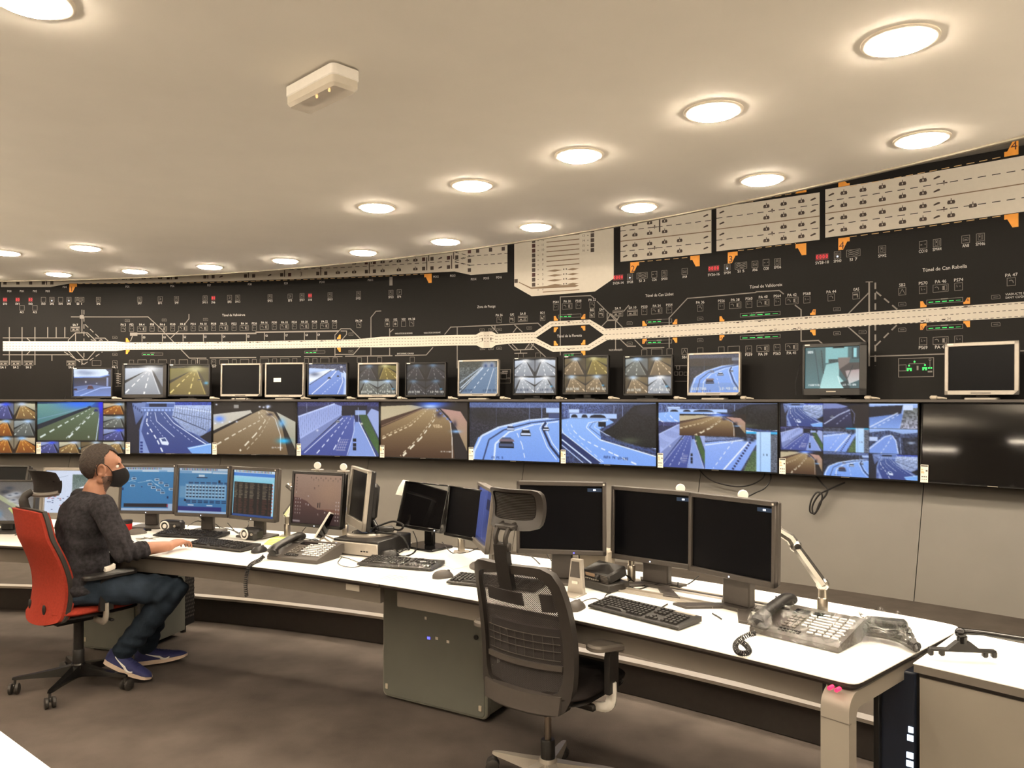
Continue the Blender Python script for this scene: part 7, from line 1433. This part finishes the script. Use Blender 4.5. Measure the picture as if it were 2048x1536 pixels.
mb = MB(); sheet_solid(mb, bk(.014, .985), 12, 22, lambda u, v: .012 + .034 * (1 - abs(2 * u - 1) ** 4) * (1 - abs(2 * v - 1) ** 8)); obj('backrest_cushion', mb, 'chair_red', ca, ang=60)
mb = MB(); mb.tube([(0, -.10, .385), (0, -.17, .385), (0, -.185, .43)], [.03, .028, .024], 10, flat=.6); obj('back_bracket', mb, 'black_plastic', ca)
for sx in (-.115, .085):
    f = bk(-.028, 1.)(.5 + sx / .42, .13); mb = MB(); mb.ball((sx, f[1] + .002, f[2] + .0), (.014, .008, .028), 7); obj('back_knob', mb, 'black_plastic', ca)
mb = MB(); mb.tube(bez([(0, -.255, .99), (0, -.275, 1.05), (0, -.268, 1.085), (0, -.235, 1.105)], 5), [.024] * 8 + [.020] * 8, 10, flat=.5); obj('headrest_stem', mb, 'dark_plastic', ca)
def hr(u, v): e = u * 2 - 1; return (e * .135 * (1 - .10 * abs(v - .5)), -.225 + .07 * e * e + .035 * v - .03 * v * v * 2, 1.085 + .135 * v - .012 * e ** 4 * (1 if v > .5 else -1))
mb = MB(); sheet_solid(mb, hr, 12, 8, lambda u, v: .012 + .028 * (1 - abs(2 * v - 1) ** 4) * (1 - abs(2 * u - 1) ** 6)); obj('headrest_pad', mb, 'chair_fabric', ca, ang=60)
mb = MB(); mb.tube([hr(i / 14, 0.02) for i in range(15)], .013, 8); obj('headrest_rim', mb, 'mid_plastic', ca)
def armrest(t, sx, x, z, m_pad, m_post, m_foot, toe=0., zf=.40):
    mb = MB(); mb.prism(rrect(.095, .28, .04, 5), z, z + .022, Matrix.Translation((sx * (x + toe * .05), .04, 0)) @ Matrix.Rotation(-sx * toe, 4, 'Z'), chamfer=.008); obj('armrest_pad', mb, m_pad, t)
    mb = MB(); mb.loft([[(sx * x - .012, -.035 + dy, zz), (sx * x + .012, -.035 + dy, zz), (sx * x + .012, .035 + dy, zz), (sx * x - .012, .035 + dy, zz)] for zz, dy in ((zf + .06, .02), (z - .04, .02), (z, .03))]); obj('armrest_post', mb, m_post, t)
    mb = MB(); mb.tube(bez([(sx * x, .02, zf + .10), (sx * x, .02, zf + .03), (sx * (x - .03), .02, zf - .005), (sx * (x - .13), .02, zf - .01)], 5), [.022, .022, .022, .022, .022, .022, .022, .022, .021, .02, .02, .019, .018, .018, .018, .018], 10, flat=.55, up=(0, 1, 0)); obj('armrest_bracket', mb, m_foot, t)
armrest(ca, 1, .285, .645, 'black_plastic', 'black_plastic', 'silver_plastic', zf=.405); armrest(ca, -1, .285, .645, 'black_plastic', 'black_plastic', 'silver_plastic', zf=.405)

# black mesh chair
cb = thing('office_chair', 'black mesh-backed office chair with headrest and pale star base, empty', 'chair', (.147, 3.15, 0), 37)
star_base(cb, 'silver_plastic', 181, R=.27, hub=.135, pole='steel', top=.39)
n_base = len(cb.children)
mb = MB(); mb.box((0, .0, .435), (.20, .30, .055), .016); mb.box((.12, .02, .43), (.20, .05, .03), .008); mb.box((0, .02, .466), (.30, .34, .02), .006); obj('mechanism', mb, 'black_plastic', cb)
mb = MB(); pad_box(mb, .49, .46, .470, .490, .002, M=Matrix.Translation((0, .05, 0))); obj('seat_pan', mb, 'black_plastic', cb)
mb = MB(); pad_box(mb, .50, .48, .490, .528, .014, M=Matrix.Translation((0, .05, 0))); obj('seat_cushion', mb, 'chair_fabric', cb, ang=60)
mb = MB(); mb.box((.252, .09, .51), (.008, .035, .010), .002); obj('seat_tag', mb, 'label_white', cb)
def by(v): return -.20 + .035 * sin(PI * v) - .085 * v ** 1.5
def bw(v): return .205 + .025 * sin(PI * min(1, v * .9 + .05)) - .012 * v
def bp(u, v, off=0.): e = u * 2 - 1; return (e * bw(v), by(v) + off + .05 * e * e, .44 + .58 * v)
def frame_ring(k0, k1):
    """Ring of the back frame between two rounded outlines in (u, v)."""
    out = []
    for k in range(48):
        a = 2 * PI * k / 48; c_, s_ = cos(a), sin(a); q_ = (abs(c_) ** 8 + abs(s_) ** 8) ** (-1 / 8); out.append((c_ * q_, s_ * q_))
    return [(.5 + .5 * k0[0] * x, k0[2] + (k0[1] * y)) for x, y in out], [(.5 + .5 * k1[0] * x, k1[2] + k1[1] * y) for x, y in out]
oA, oB = frame_ring((1., .50, .50), (.84, .405, .535)); mb = MB(); n = 48
vs = [bp(u, v, -.016) for u, v in oA] + [bp(u, v, -.020) for u, v in oB] + [bp(u, v, .018) for u, v in oA] + [bp(u, v, .012) for u, v in oB]; fs = []
for k in range(n): j = (k + 1) % n; fs += [(k, j, n + j, n + k), (2 * n + k, 3 * n + k, 3 * n + j, 2 * n + j), (k, 2 * n + k, 2 * n + j, j), (n + k, n + j, 3 * n + j, 3 * n + k)]
mb.add(vs, fs); obj('back_frame', mb, 'chair_frame', cb, ang=45)
mb = MB(); mb.sheet([[bp(.5 + (i / 14 - .5) * .86, .11 + .84 * j / 20, .002) for i in range(15)] for j in range(21)]); obj('back_mesh', mb, 'netting', cb)
mb = MB(); sheet_solid(mb, lambda u, v: bp(.5 + (u - .5) * .84, .02 + v * .12, -.03), 10, 4, .045); obj('lower_shell', mb, 'grey_plastic', cb, ang=60)
mb = MB(); sheet_solid(mb, lambda u, v: bp(.5 + (u - .5) * .80, .26 + v * .30, .020), 10, 6, .02); obj('lumbar_pad', mb, 'chair_fabric', cb, ang=60)
for v in (.36, .42, .47, .52):
    mb = MB(); mb.tube([bp(.12 + .76 * i / 12, v, -.004) for i in range(13)], .0016, 6); obj('lumbar_bar', mb, 'grey_plastic', cb)
for k in range(8):
    mb = MB(); mb.tube([bp(.18 + .64 * k / 7, .36 + .16 * i / 4, -.003) for i in range(5)], .0014, 6); obj('lumbar_bar', mb, 'grey_plastic', cb)
mb = MB(); sheet_solid(mb, lambda u, v: bp(.10 + u * .80, .295 + v * .035, -.012), 10, 2, .012); obj('lumbar_slider', mb, 'grey_plastic', cb)
mb = MB(); sheet_solid(mb, lambda u, v: bp(.12 + u * .44, .70 + v * .09, .014), 8, 2, .01); sheet_solid(mb, lambda u, v: bp(.74 + u * .12, .68 + v * .12, .014), 4, 2, .01); obj('jacket_strap', mb, 'black_plastic', cb)
mb = MB(); mb.loft([[(-.03, by(v) - .03 + dy, z), (.03, by(v) - .03 + dy, z), (.03, by(v) - .004 + dy, z), (-.03, by(v) - .004 + dy, z)] for v, z, dy in ((.86, .90, 0), (1., 1.02, 0), (1.05, 1.075, .004))]); obj('headrest_post', mb, 'black_plastic', cb)
hy = by(1) - .02; mb = MB()
for sx in (-1, 1): mb.tube(bez([(sx * .022, hy, 1.06), (sx * .024, hy - .012, 1.10), (sx * .026, hy + .01, 1.135), (sx * .028, hy + .045, 1.145)], 4), .012, 8, flat=.7)
mb.box((0, hy + .028, 1.138), (.085, .055, .022), .006); mb.box((0, hy, 1.066), (.074, .026, .034), .005); obj('headrest_bracket', mb, 'chair_frame', cb)
def hq(u, v, off=0.): e = u * 2 - 1; return (e * .118 * (1.0 + .05 * v), hy + .035 + .045 * e * e + .025 * sin(PI * v) + off, 1.125 + .155 * v)
oA, oB = frame_ring((1., .5, .5), (.82, .34, .58)); mb = MB(); vs = [hq(u, v, -.008) for u, v in oA] + [hq(u, v, -.008) for u, v in oB] + [hq(u, v, .014) for u, v in oA] + [hq(u, v, .010) for u, v in oB]; mb.add(vs, fs); obj('headrest_frame', mb, 'chair_frame', cb, ang=45)
mb = MB(); sheet_solid(mb, lambda u, v: hq(.5 + (u - .5) * .84, .20 + v * .72, .0), 10, 8, .010); obj('headrest_pad', mb, 'chair_fabric', cb, ang=60)
mb = MB()
for k in range(16): mb.tube([hq(.12 + .76 * i / 8, .26 + .60 * k / 15, -.001) for i in range(9)], .0016, 5)
obj('headrest_rib', mb, 'dark_plastic', cb, kind='stuff')
armrest(cb, 1, .285, .685, 'mid_plastic', 'black_plastic', 'white_plastic', .5, zf=.445); armrest(cb, -1, .285, .685, 'mid_plastic', 'black_plastic', 'white_plastic', zf=.445)
for ch in cb.children:
    if ch.name.split('.')[0] not in ('hub', 'gas_cover', 'gas_column', 'leg'): ch.location.z = -.045 + (.022 if ch.name.startswith('headrest') else 0)
# ------------------------------------------------------------------ the seated operator, built where he sits
def remesh(mb, vox, sm=6, f=.5):
    me = mb.mesh('tmp'); o = bpy.data.objects.new('tmp', me); COL.objects.link(o)
    r = o.modifiers.new('r', 'REMESH'); r.mode = 'VOXEL'; r.voxel_size = vox; r.use_smooth_shade = True
    s_ = o.modifiers.new('s', 'SMOOTH'); s_.iterations = sm; s_.factor = f
    dg = bpy.context.evaluated_depsgraph_get(); out = bpy.data.meshes.new_from_object(o.evaluated_get(dg)); bpy.data.objects.remove(o); bpy.data.meshes.remove(me); out.materials.clear(); return out
def crumple(me, amp, fn):
    """Cloth folds: push vertices along their normals."""
    n = len(me.vertices); co = np.zeros(n * 3); no = np.zeros(n * 3); me.vertices.foreach_get('co', co); me.vertices.foreach_get('normal', no); co = co.reshape(-1, 3); no = no.reshape(-1, 3)
    co = co + no * (amp * fn(co))[:, None]; me.vertices.foreach_set('co', co.reshape(-1)); me.update()
P0 = Vector((-2.36, 4.24, 0)); man = thing('person', 'seated man in grey sweater, jeans and black face mask, one hand on the desk', 'person', P0, 0)
def V3(x, y, z): return Vector((x, y, z)) - P0
AZ = 45; fw = Vector((sin(rad(AZ)), cos(rad(AZ)), 0)); rt = Vector((cos(rad(AZ)), -sin(rad(AZ)), 0))
def torso_ring(c, w, d, k=18, az=AZ, sq=2.6, tilt=0.):
    f_ = Vector((sin(rad(az)), cos(rad(az)), 0)); r_ = Vector((cos(rad(az)), -sin(rad(az)), 0)); out = []
    for i in range(k):
        a = 2 * PI * i / k; q_ = (abs(cos(a)) ** sq + abs(sin(a)) ** sq) ** (-1 / sq); y = sin(a) * q_; out.append(c + r_ * (w * cos(a) * q_) + f_ * (d * y) + Vector((0, 0, tilt * y * d)))
    return out
SH_R, SH_L = V3(-2.180, 4.105, 1.035), V3(-2.455, 4.385, 1.035)
EL_R, WR_R = V3(-2.055, 4.085, .785), V3(-1.905, 4.285, .782)
EL_L, WR_L = V3(-2.43, 4.60, .80), V3(-2.22, 4.63, .655)
HIP_R, HIP_L = V3(-2.285, 4.165, .575), V3(-2.43, 4.325, .575)
KN_R, AN_R = V3(-1.885, 4.305, .535), V3(-2.205, 4.37, .175)
KN_L, AN_L = V3(-2.07, 4.60, .545), V3(-2.20, 4.635, .115)
NECK = V3(-2.315, 4.245, 1.075); HEAD = V3(-2.283, 4.288, 1.222)
sp = [(V3(-2.355, 4.24, .50), .165, .13), (V3(-2.36, 4.24, .56), .18, .135), (V3(-2.365, 4.235, .66), .165, .125), (V3(-2.365, 4.23, .76), .158, .118), (V3(-2.355, 4.23, .86), .168, .122), (V3(-2.345, 4.235, .96), .182, .122), (V3(-2.335, 4.24, 1.03), .170, .105), (V3(-2.325, 4.243, 1.065), .115, .085), (V3(-2.318, 4.246, 1.085), .075, .07)]
def torso(mb, g=0., top=9, bot=0): mb.loft([torso_ring(c, w + g, d + g) for c, w, d in sp[bot:top]])
def limb(mb, pts, rr, g=0., n=14):
    mb.tube(bez(pts, 4), [float(np.interp(k / (4 * (len(pts) - 1)) * (len(pts) - 1), range(len(rr)), rr)) + g for k in range(4 * (len(pts) - 1) + 1)], n)
    for p, r in ((pts[0], rr[0]), (pts[-1], rr[-1])): mb.ball(p, r + g, 7)
body = MB(); torso(body, -.03, 7)
body.tube([NECK - Vector((0, 0, .04)), NECK + Vector((.010, .015, .03)), HEAD + Vector((-.002, -.004, -.07))], [.066, .058, .056], 16)
# head: face looks along +Y of this frame
HZ = 60; HM = Matrix.Translation(HEAD) @ Matrix.Rotation(-rad(HZ), 4, 'Z') @ Matrix.Rotation(rad(-2), 4, 'X')
hd = MB(); hd.ball((0, -.012, .022), (.074, .096, .095), 12); hd.ball((0, .024, -.030), (.060, .070, .082), 12); hd.ball((0, .030, -.075), (.050, .058, .036), 10); hd.ball((0, .066, -.098), (.026, .024, .018), 8); hd.ball((0, .074, .030), (.046, .022, .030), 8)
hd.tube([(0, .088, .018), (0, .104, -.008), (0, .120, -.028), (0, .100, -.038)], [.009, .011, .015, .010], 10); 
for sx in (-1, 1): hd.ball((sx * .012, .100, -.031), (.010, .011, .009), 6); hd.ball((sx * .038, .070, -.030), (.022, .02, .018), 7); hd.ball((sx * .030, .086, .022), (.022, .010, .008), 6); hd.ball((sx * .070, .0, -.06), (.012, .03, .03), 6)
for sx in (-1, 1):      # ears
    hd.tube([(sx * (.074 + .018 * sin(PI * k / 10)), -.006 - .018 * cos(2 * PI * k / 12 + .5), -.012 + .030 * sin(2 * PI * k / 12 + .5)) for k in range(11)], .0075, 7); hd.ball((sx * .076, -.002, -.012), (.009, .017, .026), 6)
hd.tube([(0, .082, -.058), (0, .084, -.066)], .02, 8)
body.add(hd.v, hd.f, HM)
DN = Vector((0, 0, -.03)); limb(body, [SH_R + DN, (SH_R + EL_R) / 2 + Vector((.004, -.006, 0)), EL_R], [.036, .036, .036]); limb(body, [EL_R, EL_R.lerp(WR_R, .5) + Vector((.003, -.003, .003)), WR_R], [.030, .037, .027])
limb(body, [SH_L + DN, (SH_L + EL_L) / 2, EL_L], [.036, .036, .036]); limb(body, [EL_L, EL_L.lerp(WR_L, .4), WR_L], [.040, .038, .027])
limb(body, [HIP_R, HIP_R.lerp(KN_R, .5), KN_R], [.07, .062, .05]); limb(body, [KN_R, KN_R.lerp(AN_R, .35), AN_R], [.048, .048, .034]); limb(body, [HIP_L, HIP_L.lerp(KN_L, .5), KN_L], [.07, .062, .05]); limb(body, [KN_L, KN_L.lerp(AN_L, .35), AN_L], [.048, .048, .034])
def hand(mb, wr, tip, up, side, curl=1.):
    """Palm and five bent fingers; side +1 puts the thumb towards f x up."""
    f_ = (tip - wr).normalized(); u_ = (Vector(up) - f_ * Vector(up).dot(f_)).normalized(); s_ = f_.cross(u_) * side; g = lambda a, b, c: wr + f_ * a + s_ * b + u_ * c
    mb.loft([[g(a, w * cos(t), h * sin(t) + o) for t in [2 * PI * k / 14 for k in range(14)]] for a, w, h, o in ((-.02, .026, .022, 0), (.0, .027, .022, .002), (.03, .037, .021, .007), (.065, .042, .019, .012), (.092, .041, .016, .012), (.104, .036, .010, .009))])
    for b, L, r, dr in ((.031, .070, .0092, .006), (.0105, .078, .0096, .001), (-.011, .073, .0092, -.003), (-.031, .058, .0082, -.009)):
        p0, p1, p2, p3 = g(.085, b, .012), g(.085 + L * .46, b + dr * .6, .014 - .004 * curl), g(.085 + L * .76, b + dr, -.004 * curl), g(.085 + L * .90, b + dr, -.022 * curl); mb.tube(bez([p0, p1, p2, p3], 3), [r * (1.08, 1.05, 1.02, 1, .98, .96, .94, .9, .86, .80)[k] for k in range(10)], 9); mb.ball(p3, r * .8, 5); mb.ball(p0, r * 1.15, 5)
    t0, t1, t2, t3 = g(.012, .024, -.004), g(.045, .050, -.010), g(.072, .060, -.016), g(.094, .058, -.021); mb.tube(bez([t0, t1, t2, t3], 3), [.015, .0145, .014, .0125, .0115, .011, .0105, .010, .0095, .0085], 9); mb.ball(t3, .0085, 5)
hand(body, WR_R, V3(-1.862, 4.46, .775), (0, 0, 1), -1, 1.1); hand(body, WR_L, V3(-2.10, 4.61, .625), (.1, .1, 1), 1, .8)
limb(body, [AN_R, V3(-2.215, 4.368, .095), V3(-2.12, 4.36, .055)], [.032, .027, .018]); limb(body, [AN_L, V3(-2.19, 4.638, .05), V3(-2.08, 4.675, .04)], [.032, .026, .018])
me = remesh(body, .0055, 5); me.materials.append(MATS['skin']); me.materials.append(MATS['stubble'])
HI = HM.inverted()
for p in me.polygons:
    q_ = HI @ p.center
    if q_.length < .17 and q_.z < -.045 and q_.y > -.005 + (-.045 - q_.z) * .25 and q_.z > -.135: p.material_index = 1
o = obj('body', me, None, man, ang=180)
for sx in (-1, 1):
    mb = MB(); mb.ball((sx * .031, .0715, .004), .0115, 8, HM); e = obj('eye', mb, 'eye_white', man)
    mb = MB(); mb.ball((sx * .031, .0805, .004), (.0060, .0036, .0060), 6, HM); obj('iris', mb, 'iris', e)
    mb = MB(); mb.tube([(sx * .014, .096, .022), (sx * .030, .094, .028), (sx * .048, .080, .022)], [.0035, .0045, .003], 6, HM); obj('eyebrow', mb, 'hair', man)
# hair: a short cropped cap with receding temples
def hair_cap():
    """Short cropped hair: a shell over the skull with receding temples, cut round the ear."""
    vs = []; N1, N2 = 60, 96; fs = []
    for i in range(N1 + 1):
        th = PI * i / N1
        for j in range(N2):
            ph = 2 * PI * j / N2; x, y, z = sin(th) * sin(ph), sin(th) * cos(ph), cos(th)
            k = 1.0 + .022 * RNG.random() + .012 * sin(23 * ph + 5 * sin(7 * th)) + .05 * max(0, z) ** 2 * (1 + .6 * max(0, y)); vs.append((x * .0785 * k, -.012 + y * .101 * k, .022 + z * .101 * k))
    def line(x, y):
        if y > .03: return .104 - .026 * max(0, 1 - (x / .034) ** 2)
        if y > .012: return .066 + (y - .012) * 1.6
        if y > -.004: return -.012 + (y + .004) * 3.2          # sideburn in front of the ear
        if y > -.026: return .022                              # over the ear
        if y > -.045: return .022 - (-.026 - y) * 4.6
        return -.072
    for i in range(N1):
        for j in range(N2):
            a, b = i * N2 + j, i * N2 + (j + 1) % N2; q_ = vs[a]
            if q_[2] > line(q_[0], q_[1]) + .004 * (RNG.random() - .5): fs.append((a, b, b + N2, a + N2))
    bm = bmesh.new(); bv = [bm.verts.new(v) for v in vs]
    for f in fs:
        try: bm.faces.new([bv[k] for k in f])
        except ValueError: pass
    bmesh.ops.delete(bm, geom=[v for v in bm.verts if not v.link_faces], context='VERTS'); bmesh.ops.solidify(bm, geom=bm.faces[:], thickness=.010); bmesh.ops.transform(bm, matrix=HM, verts=bm.verts); m_ = bpy.data.meshes.new('hair'); bm.to_mesh(m_); bm.free(); return m_
obj('hair', hair_cap(), 'hair', man, ang=70)
# face mask with ear loops
rows = []
for i in range(13):
    v = i / 12; r = []
    for j in range(25):
        a = (j / 24 - .5) * 2; z = -.004 - .112 * v; fr = .100 + .034 * sin(PI * min(1, v * .95 + .08)) ** .8; am = 1.22 - .10 * abs(v - .45); x = .072 * sin(a * am) * (1 - .10 * v); y = -.004 + fr * (cos(a * am) ** .8 if cos(a * am) > 0 else 0) + .010 * (1 - a * a) * (1 if v < .7 else 1 - (v - .7) * 3) ; zz = z - .018 * (a * a) * (1 - 2 * v) * .9
        r.append((x, y, zz))
    rows.append(r)
mb = MB(); nr, nc = 13, 25; F_ = [p for r in rows for p in r]; B_ = [(p[0] * .95, p[1] - .004, p[2]) for p in F_]; n = len(F_); fs = []
for i in range(nr - 1):
    for j in range(nc - 1): a = i * nc + j; fs += [(a, a + 1, a + nc + 1, a + nc), (n + a, n + a + nc, n + a + nc + 1, n + a + 1)]
for j in range(nc - 1): a = (nr - 1) * nc + j; fs += [(j, n + j, n + j + 1, j + 1), (a, a + 1, n + a + 1, n + a)]
for i in range(nr - 1): a = i * nc; b = a + nc - 1; fs += [(a, a + nc, n + a + nc, n + a), (b, n + b, n + b + nc, b + nc)]
mb.add(F_ + B_, fs, HM); mk = obj('face_mask', mb, 'mask_cloth', man, ang=60)
for sx in (-1, 1):
    k = 0 if sx < 0 else nc - 1; mb = MB(); up_, dn = rows[1][k], rows[9][k]
    mb.tube(bez([up_, (sx * .080, .02, .012), (sx * .082, -.018, .020), (sx * .084, -.030, -.01), (sx * .078, -.022, -.04), (sx * .071, .01, -.058), dn], 4), .0022, 6, HM); obj('ear_loop', mb, 'mask_cloth', mk)
# clothing
sw = MB(); torso(sw, .006, 8, 1); sw.loft([torso_ring(c, w + .010, d + .010) for c, w, d in ((V3(-2.355, 4.24, .545), .178, .135), (V3(-2.36, 4.238, .60), .178, .133))])
limb(sw, [SH_R + Vector((-.01, .01, -.005)), (SH_R + EL_R) / 2 + Vector((.002, -.008, 0)), EL_R + Vector((.0, -.004, .0))], [.062, .056, .052], .004); limb(sw, [EL_R, EL_R.lerp(WR_R, .38)], [.050, .044], .006)
limb(sw, [SH_L + Vector((.01, -.01, -.005)), (SH_L + EL_L) / 2, EL_L], [.062, .056, .050], .004); limb(sw, [EL_L, EL_L.lerp(WR_L, .62)], [.048, .040], .006); sw.tube([NECK + Vector((-.005, -.01, -.035)), NECK + Vector((.0, .003, -.002))], [.088, .074], 18)
me = remesh(sw, .0075, 6)
def folds(c):
    x, y, z = c[:, 0], c[:, 1], c[:, 2]; arm = np.exp(-(((x - EL_R.x) ** 2 + (y - EL_R.y) ** 2 + (z - EL_R.z) ** 2) / .012)); return .5 * np.sin(z * 58 + x * 22 + 1.6 * np.sin(y * 19)) * np.sin(x * 17 - y * 13 + 1) + .9 * arm * np.sin((x + y) * 95 + z * 40) + .45 * np.sin(z * 110 + 14 * x) * np.exp(-((z - .60) / .07) ** 2)
crumple(me, .0085, folds); obj('sweater', me, 'sweater', man, ang=180)
mb = MB(); c = EL_R.lerp(WR_R, .42); dv = (WR_R - EL_R).normalized(); mb.tube([c - dv * .012, c + dv * .006], [.049, .047], 18); obj('cuff', mb, 'sweater', man)
mb = MB(); mb.loft([torso_ring(V3(-2.355, 4.24, z), w, d) for z, w, d in ((.515, .184, .139), (.53, .190, .145), (.552, .189, .144))]); pass
mb = MB(); rr_ = []
for z, g in ((.662, .010), (.668, .019), (.686, .018), (.694, .008)):
    ring_ = torso_ring(V3(-2.36, 4.237, z), .170 + g, .128 + g, 48); rr_.append([ring_[k % 48] for k in range(3, 9)])
mb.loft([r + [p_ * .97 for p_ in r[::-1]] for r in rr_]); obj('shirt_hem', mb, 'shirt_white', man, ang=60)
jn = MB(); jn.loft([torso_ring(c, w, d) for c, w, d in ((V3(-2.355, 4.245, .500), .165, .135), (V3(-2.355, 4.24, .54), .182, .138), (V3(-2.358, 4.24, .60), .178, .132))])
limb(jn, [HIP_R, HIP_R.lerp(KN_R, .5) + Vector((0, 0, .002)), KN_R], [.092, .082, .066], .004); limb(jn, [KN_R, KN_R.lerp(AN_R, .4), AN_R], [.066, .066, .054], .004); limb(jn, [HIP_L, HIP_L.lerp(KN_L, .5), KN_L], [.092, .082, .066], .004); limb(jn, [KN_L, KN_L.lerp(AN_L, .4), AN_L + Vector((0, 0, .0))], [.066, .066, .054], .004)
me = remesh(jn, .008, 6)
def jf(c):
    x, y, z = c[:, 0], c[:, 1], c[:, 2]; kn = np.exp(-(((x - KN_R.x) ** 2 + (y - KN_R.y) ** 2 + (z - KN_R.z) ** 2) / .02)); return .6 * np.sin(x * 50 + z * 46 + 1.3 * np.sin(y * 23)) * np.sin(y * 21 + x * 9) + .9 * kn * np.sin(x * 88 - z * 60) + .6 * np.sin(z * 95 + x * 20) * np.exp(-((z - .20) / .08) ** 2)
crumple(me, .0075, jf); obj('jeans', me, 'jeans', man, ang=180)
def shoe(heel, toe, up):
    f_ = (toe - heel).normalized(); u_ = (Vector(up) - f_ * Vector(up).dot(f_)).normalized(); s_ = f_.cross(u_); L = (toe - heel).length; M = Matrix(((s_.x, f_.x, u_.x, heel.x), (s_.y, f_.y, u_.y, heel.y), (s_.z, f_.z, u_.z, heel.z), (0, 0, 0, 1)))
    hw = lambda t: (.034 + .012 * sin(PI * min(1, t * 1.25)) + .008 * max(0, sin(PI * (t - .35) / .65) if t > .35 else 0)) * (1 if t < .86 else math.sqrt(max(.05, 1 - ((t - .86) / .145) ** 2))) * (1 if t > .05 else .82)
    bm = MB(); bm.loft([[(sx * hw(t) * 1.04, t * L, z) for sx, z in ((-1, .004 + .012 * max(0, t - .75) * 3), (1, .004 + .012 * max(0, t - .75) * 3), (1, .030 - .006 * t + .01 * max(0, t - .8)), (-1, .030 - .006 * t + .01 * max(0, t - .8)))] for t in [k / 14 for k in range(15)]], M)
    sole = obj('sole', bm, 'shoe_sole', man, ang=50)
    up_ = MB(); rings = []
    for k in range(15):
        t = k / 14; h = float(np.interp(t, [0, .08, .22, .34, .5, .7, .88, 1], [.085, .098, .098, .088, .070, .055, .046, .026])); w = hw(t); rings.append([(w * cos(a) * (1 if sin(a) < .5 else .9), t * L, .022 + max(0, sin(a)) ** .7 * (h - .022)) for a in [PI * j / 12 for j in range(13)]])
    up_.loft(rings, M); sh_ = obj('shoe', up_, 'shoe_navy', man, ang=70)
    for sx in (-1, 1):   # the curved white tick on the side
        mb = MB(); pts = []
        for k in range(13):
            t = k / 12; y = L * (.66 - .46 * t); z = .034 + .036 * t ** 1.6 - (.010 * sin(PI * min(1, t * 2.4)) if t < .42 else 0); h = float(np.interp(y / L, [0, .08, .22, .34, .5, .7, .88, 1], [.085, .098, .098, .088, .070, .055, .046, .026])); q_ = min(1, max(0, (z - .022) / (h - .022))) ** (1 / .7); x = hw(y / L) * math.sqrt(max(0, 1 - q_ * q_)) * (1 if q_ < .5 else .93) + .0016; pts.append((sx * x, y, z))
        mb.tube([(.0, 0, 0)] and pts, [.0022 + .0062 * sin(PI * min(1, (k / 12) * .9 + .12)) ** 2 * (1 - .75 * k / 12) for k in range(13)], 6, M); obj('side_tick', mb, 'white_plastic', sh_)
    mb = MB()
    for k in range(5): y = L * (.40 + .062 * k); h = float(np.interp(y / L, [.34, .5, .7], [.088, .070, .055])); mb.tube([(-.018, y, h - .004), (0, y + .003, h + .002), (.018, y, h - .004)], .0028, 6, M)
    obj('laces', mb, 'white_plastic' if False else 'shoe_navy', sh_)
shoe(V3(-2.305, 4.372, .105), V3(-2.045, 4.352, .006), (0, 0, 1)); shoe(V3(-2.255, 4.612, .004), V3(-1.985, 4.715, .022), (0, 0, 1))
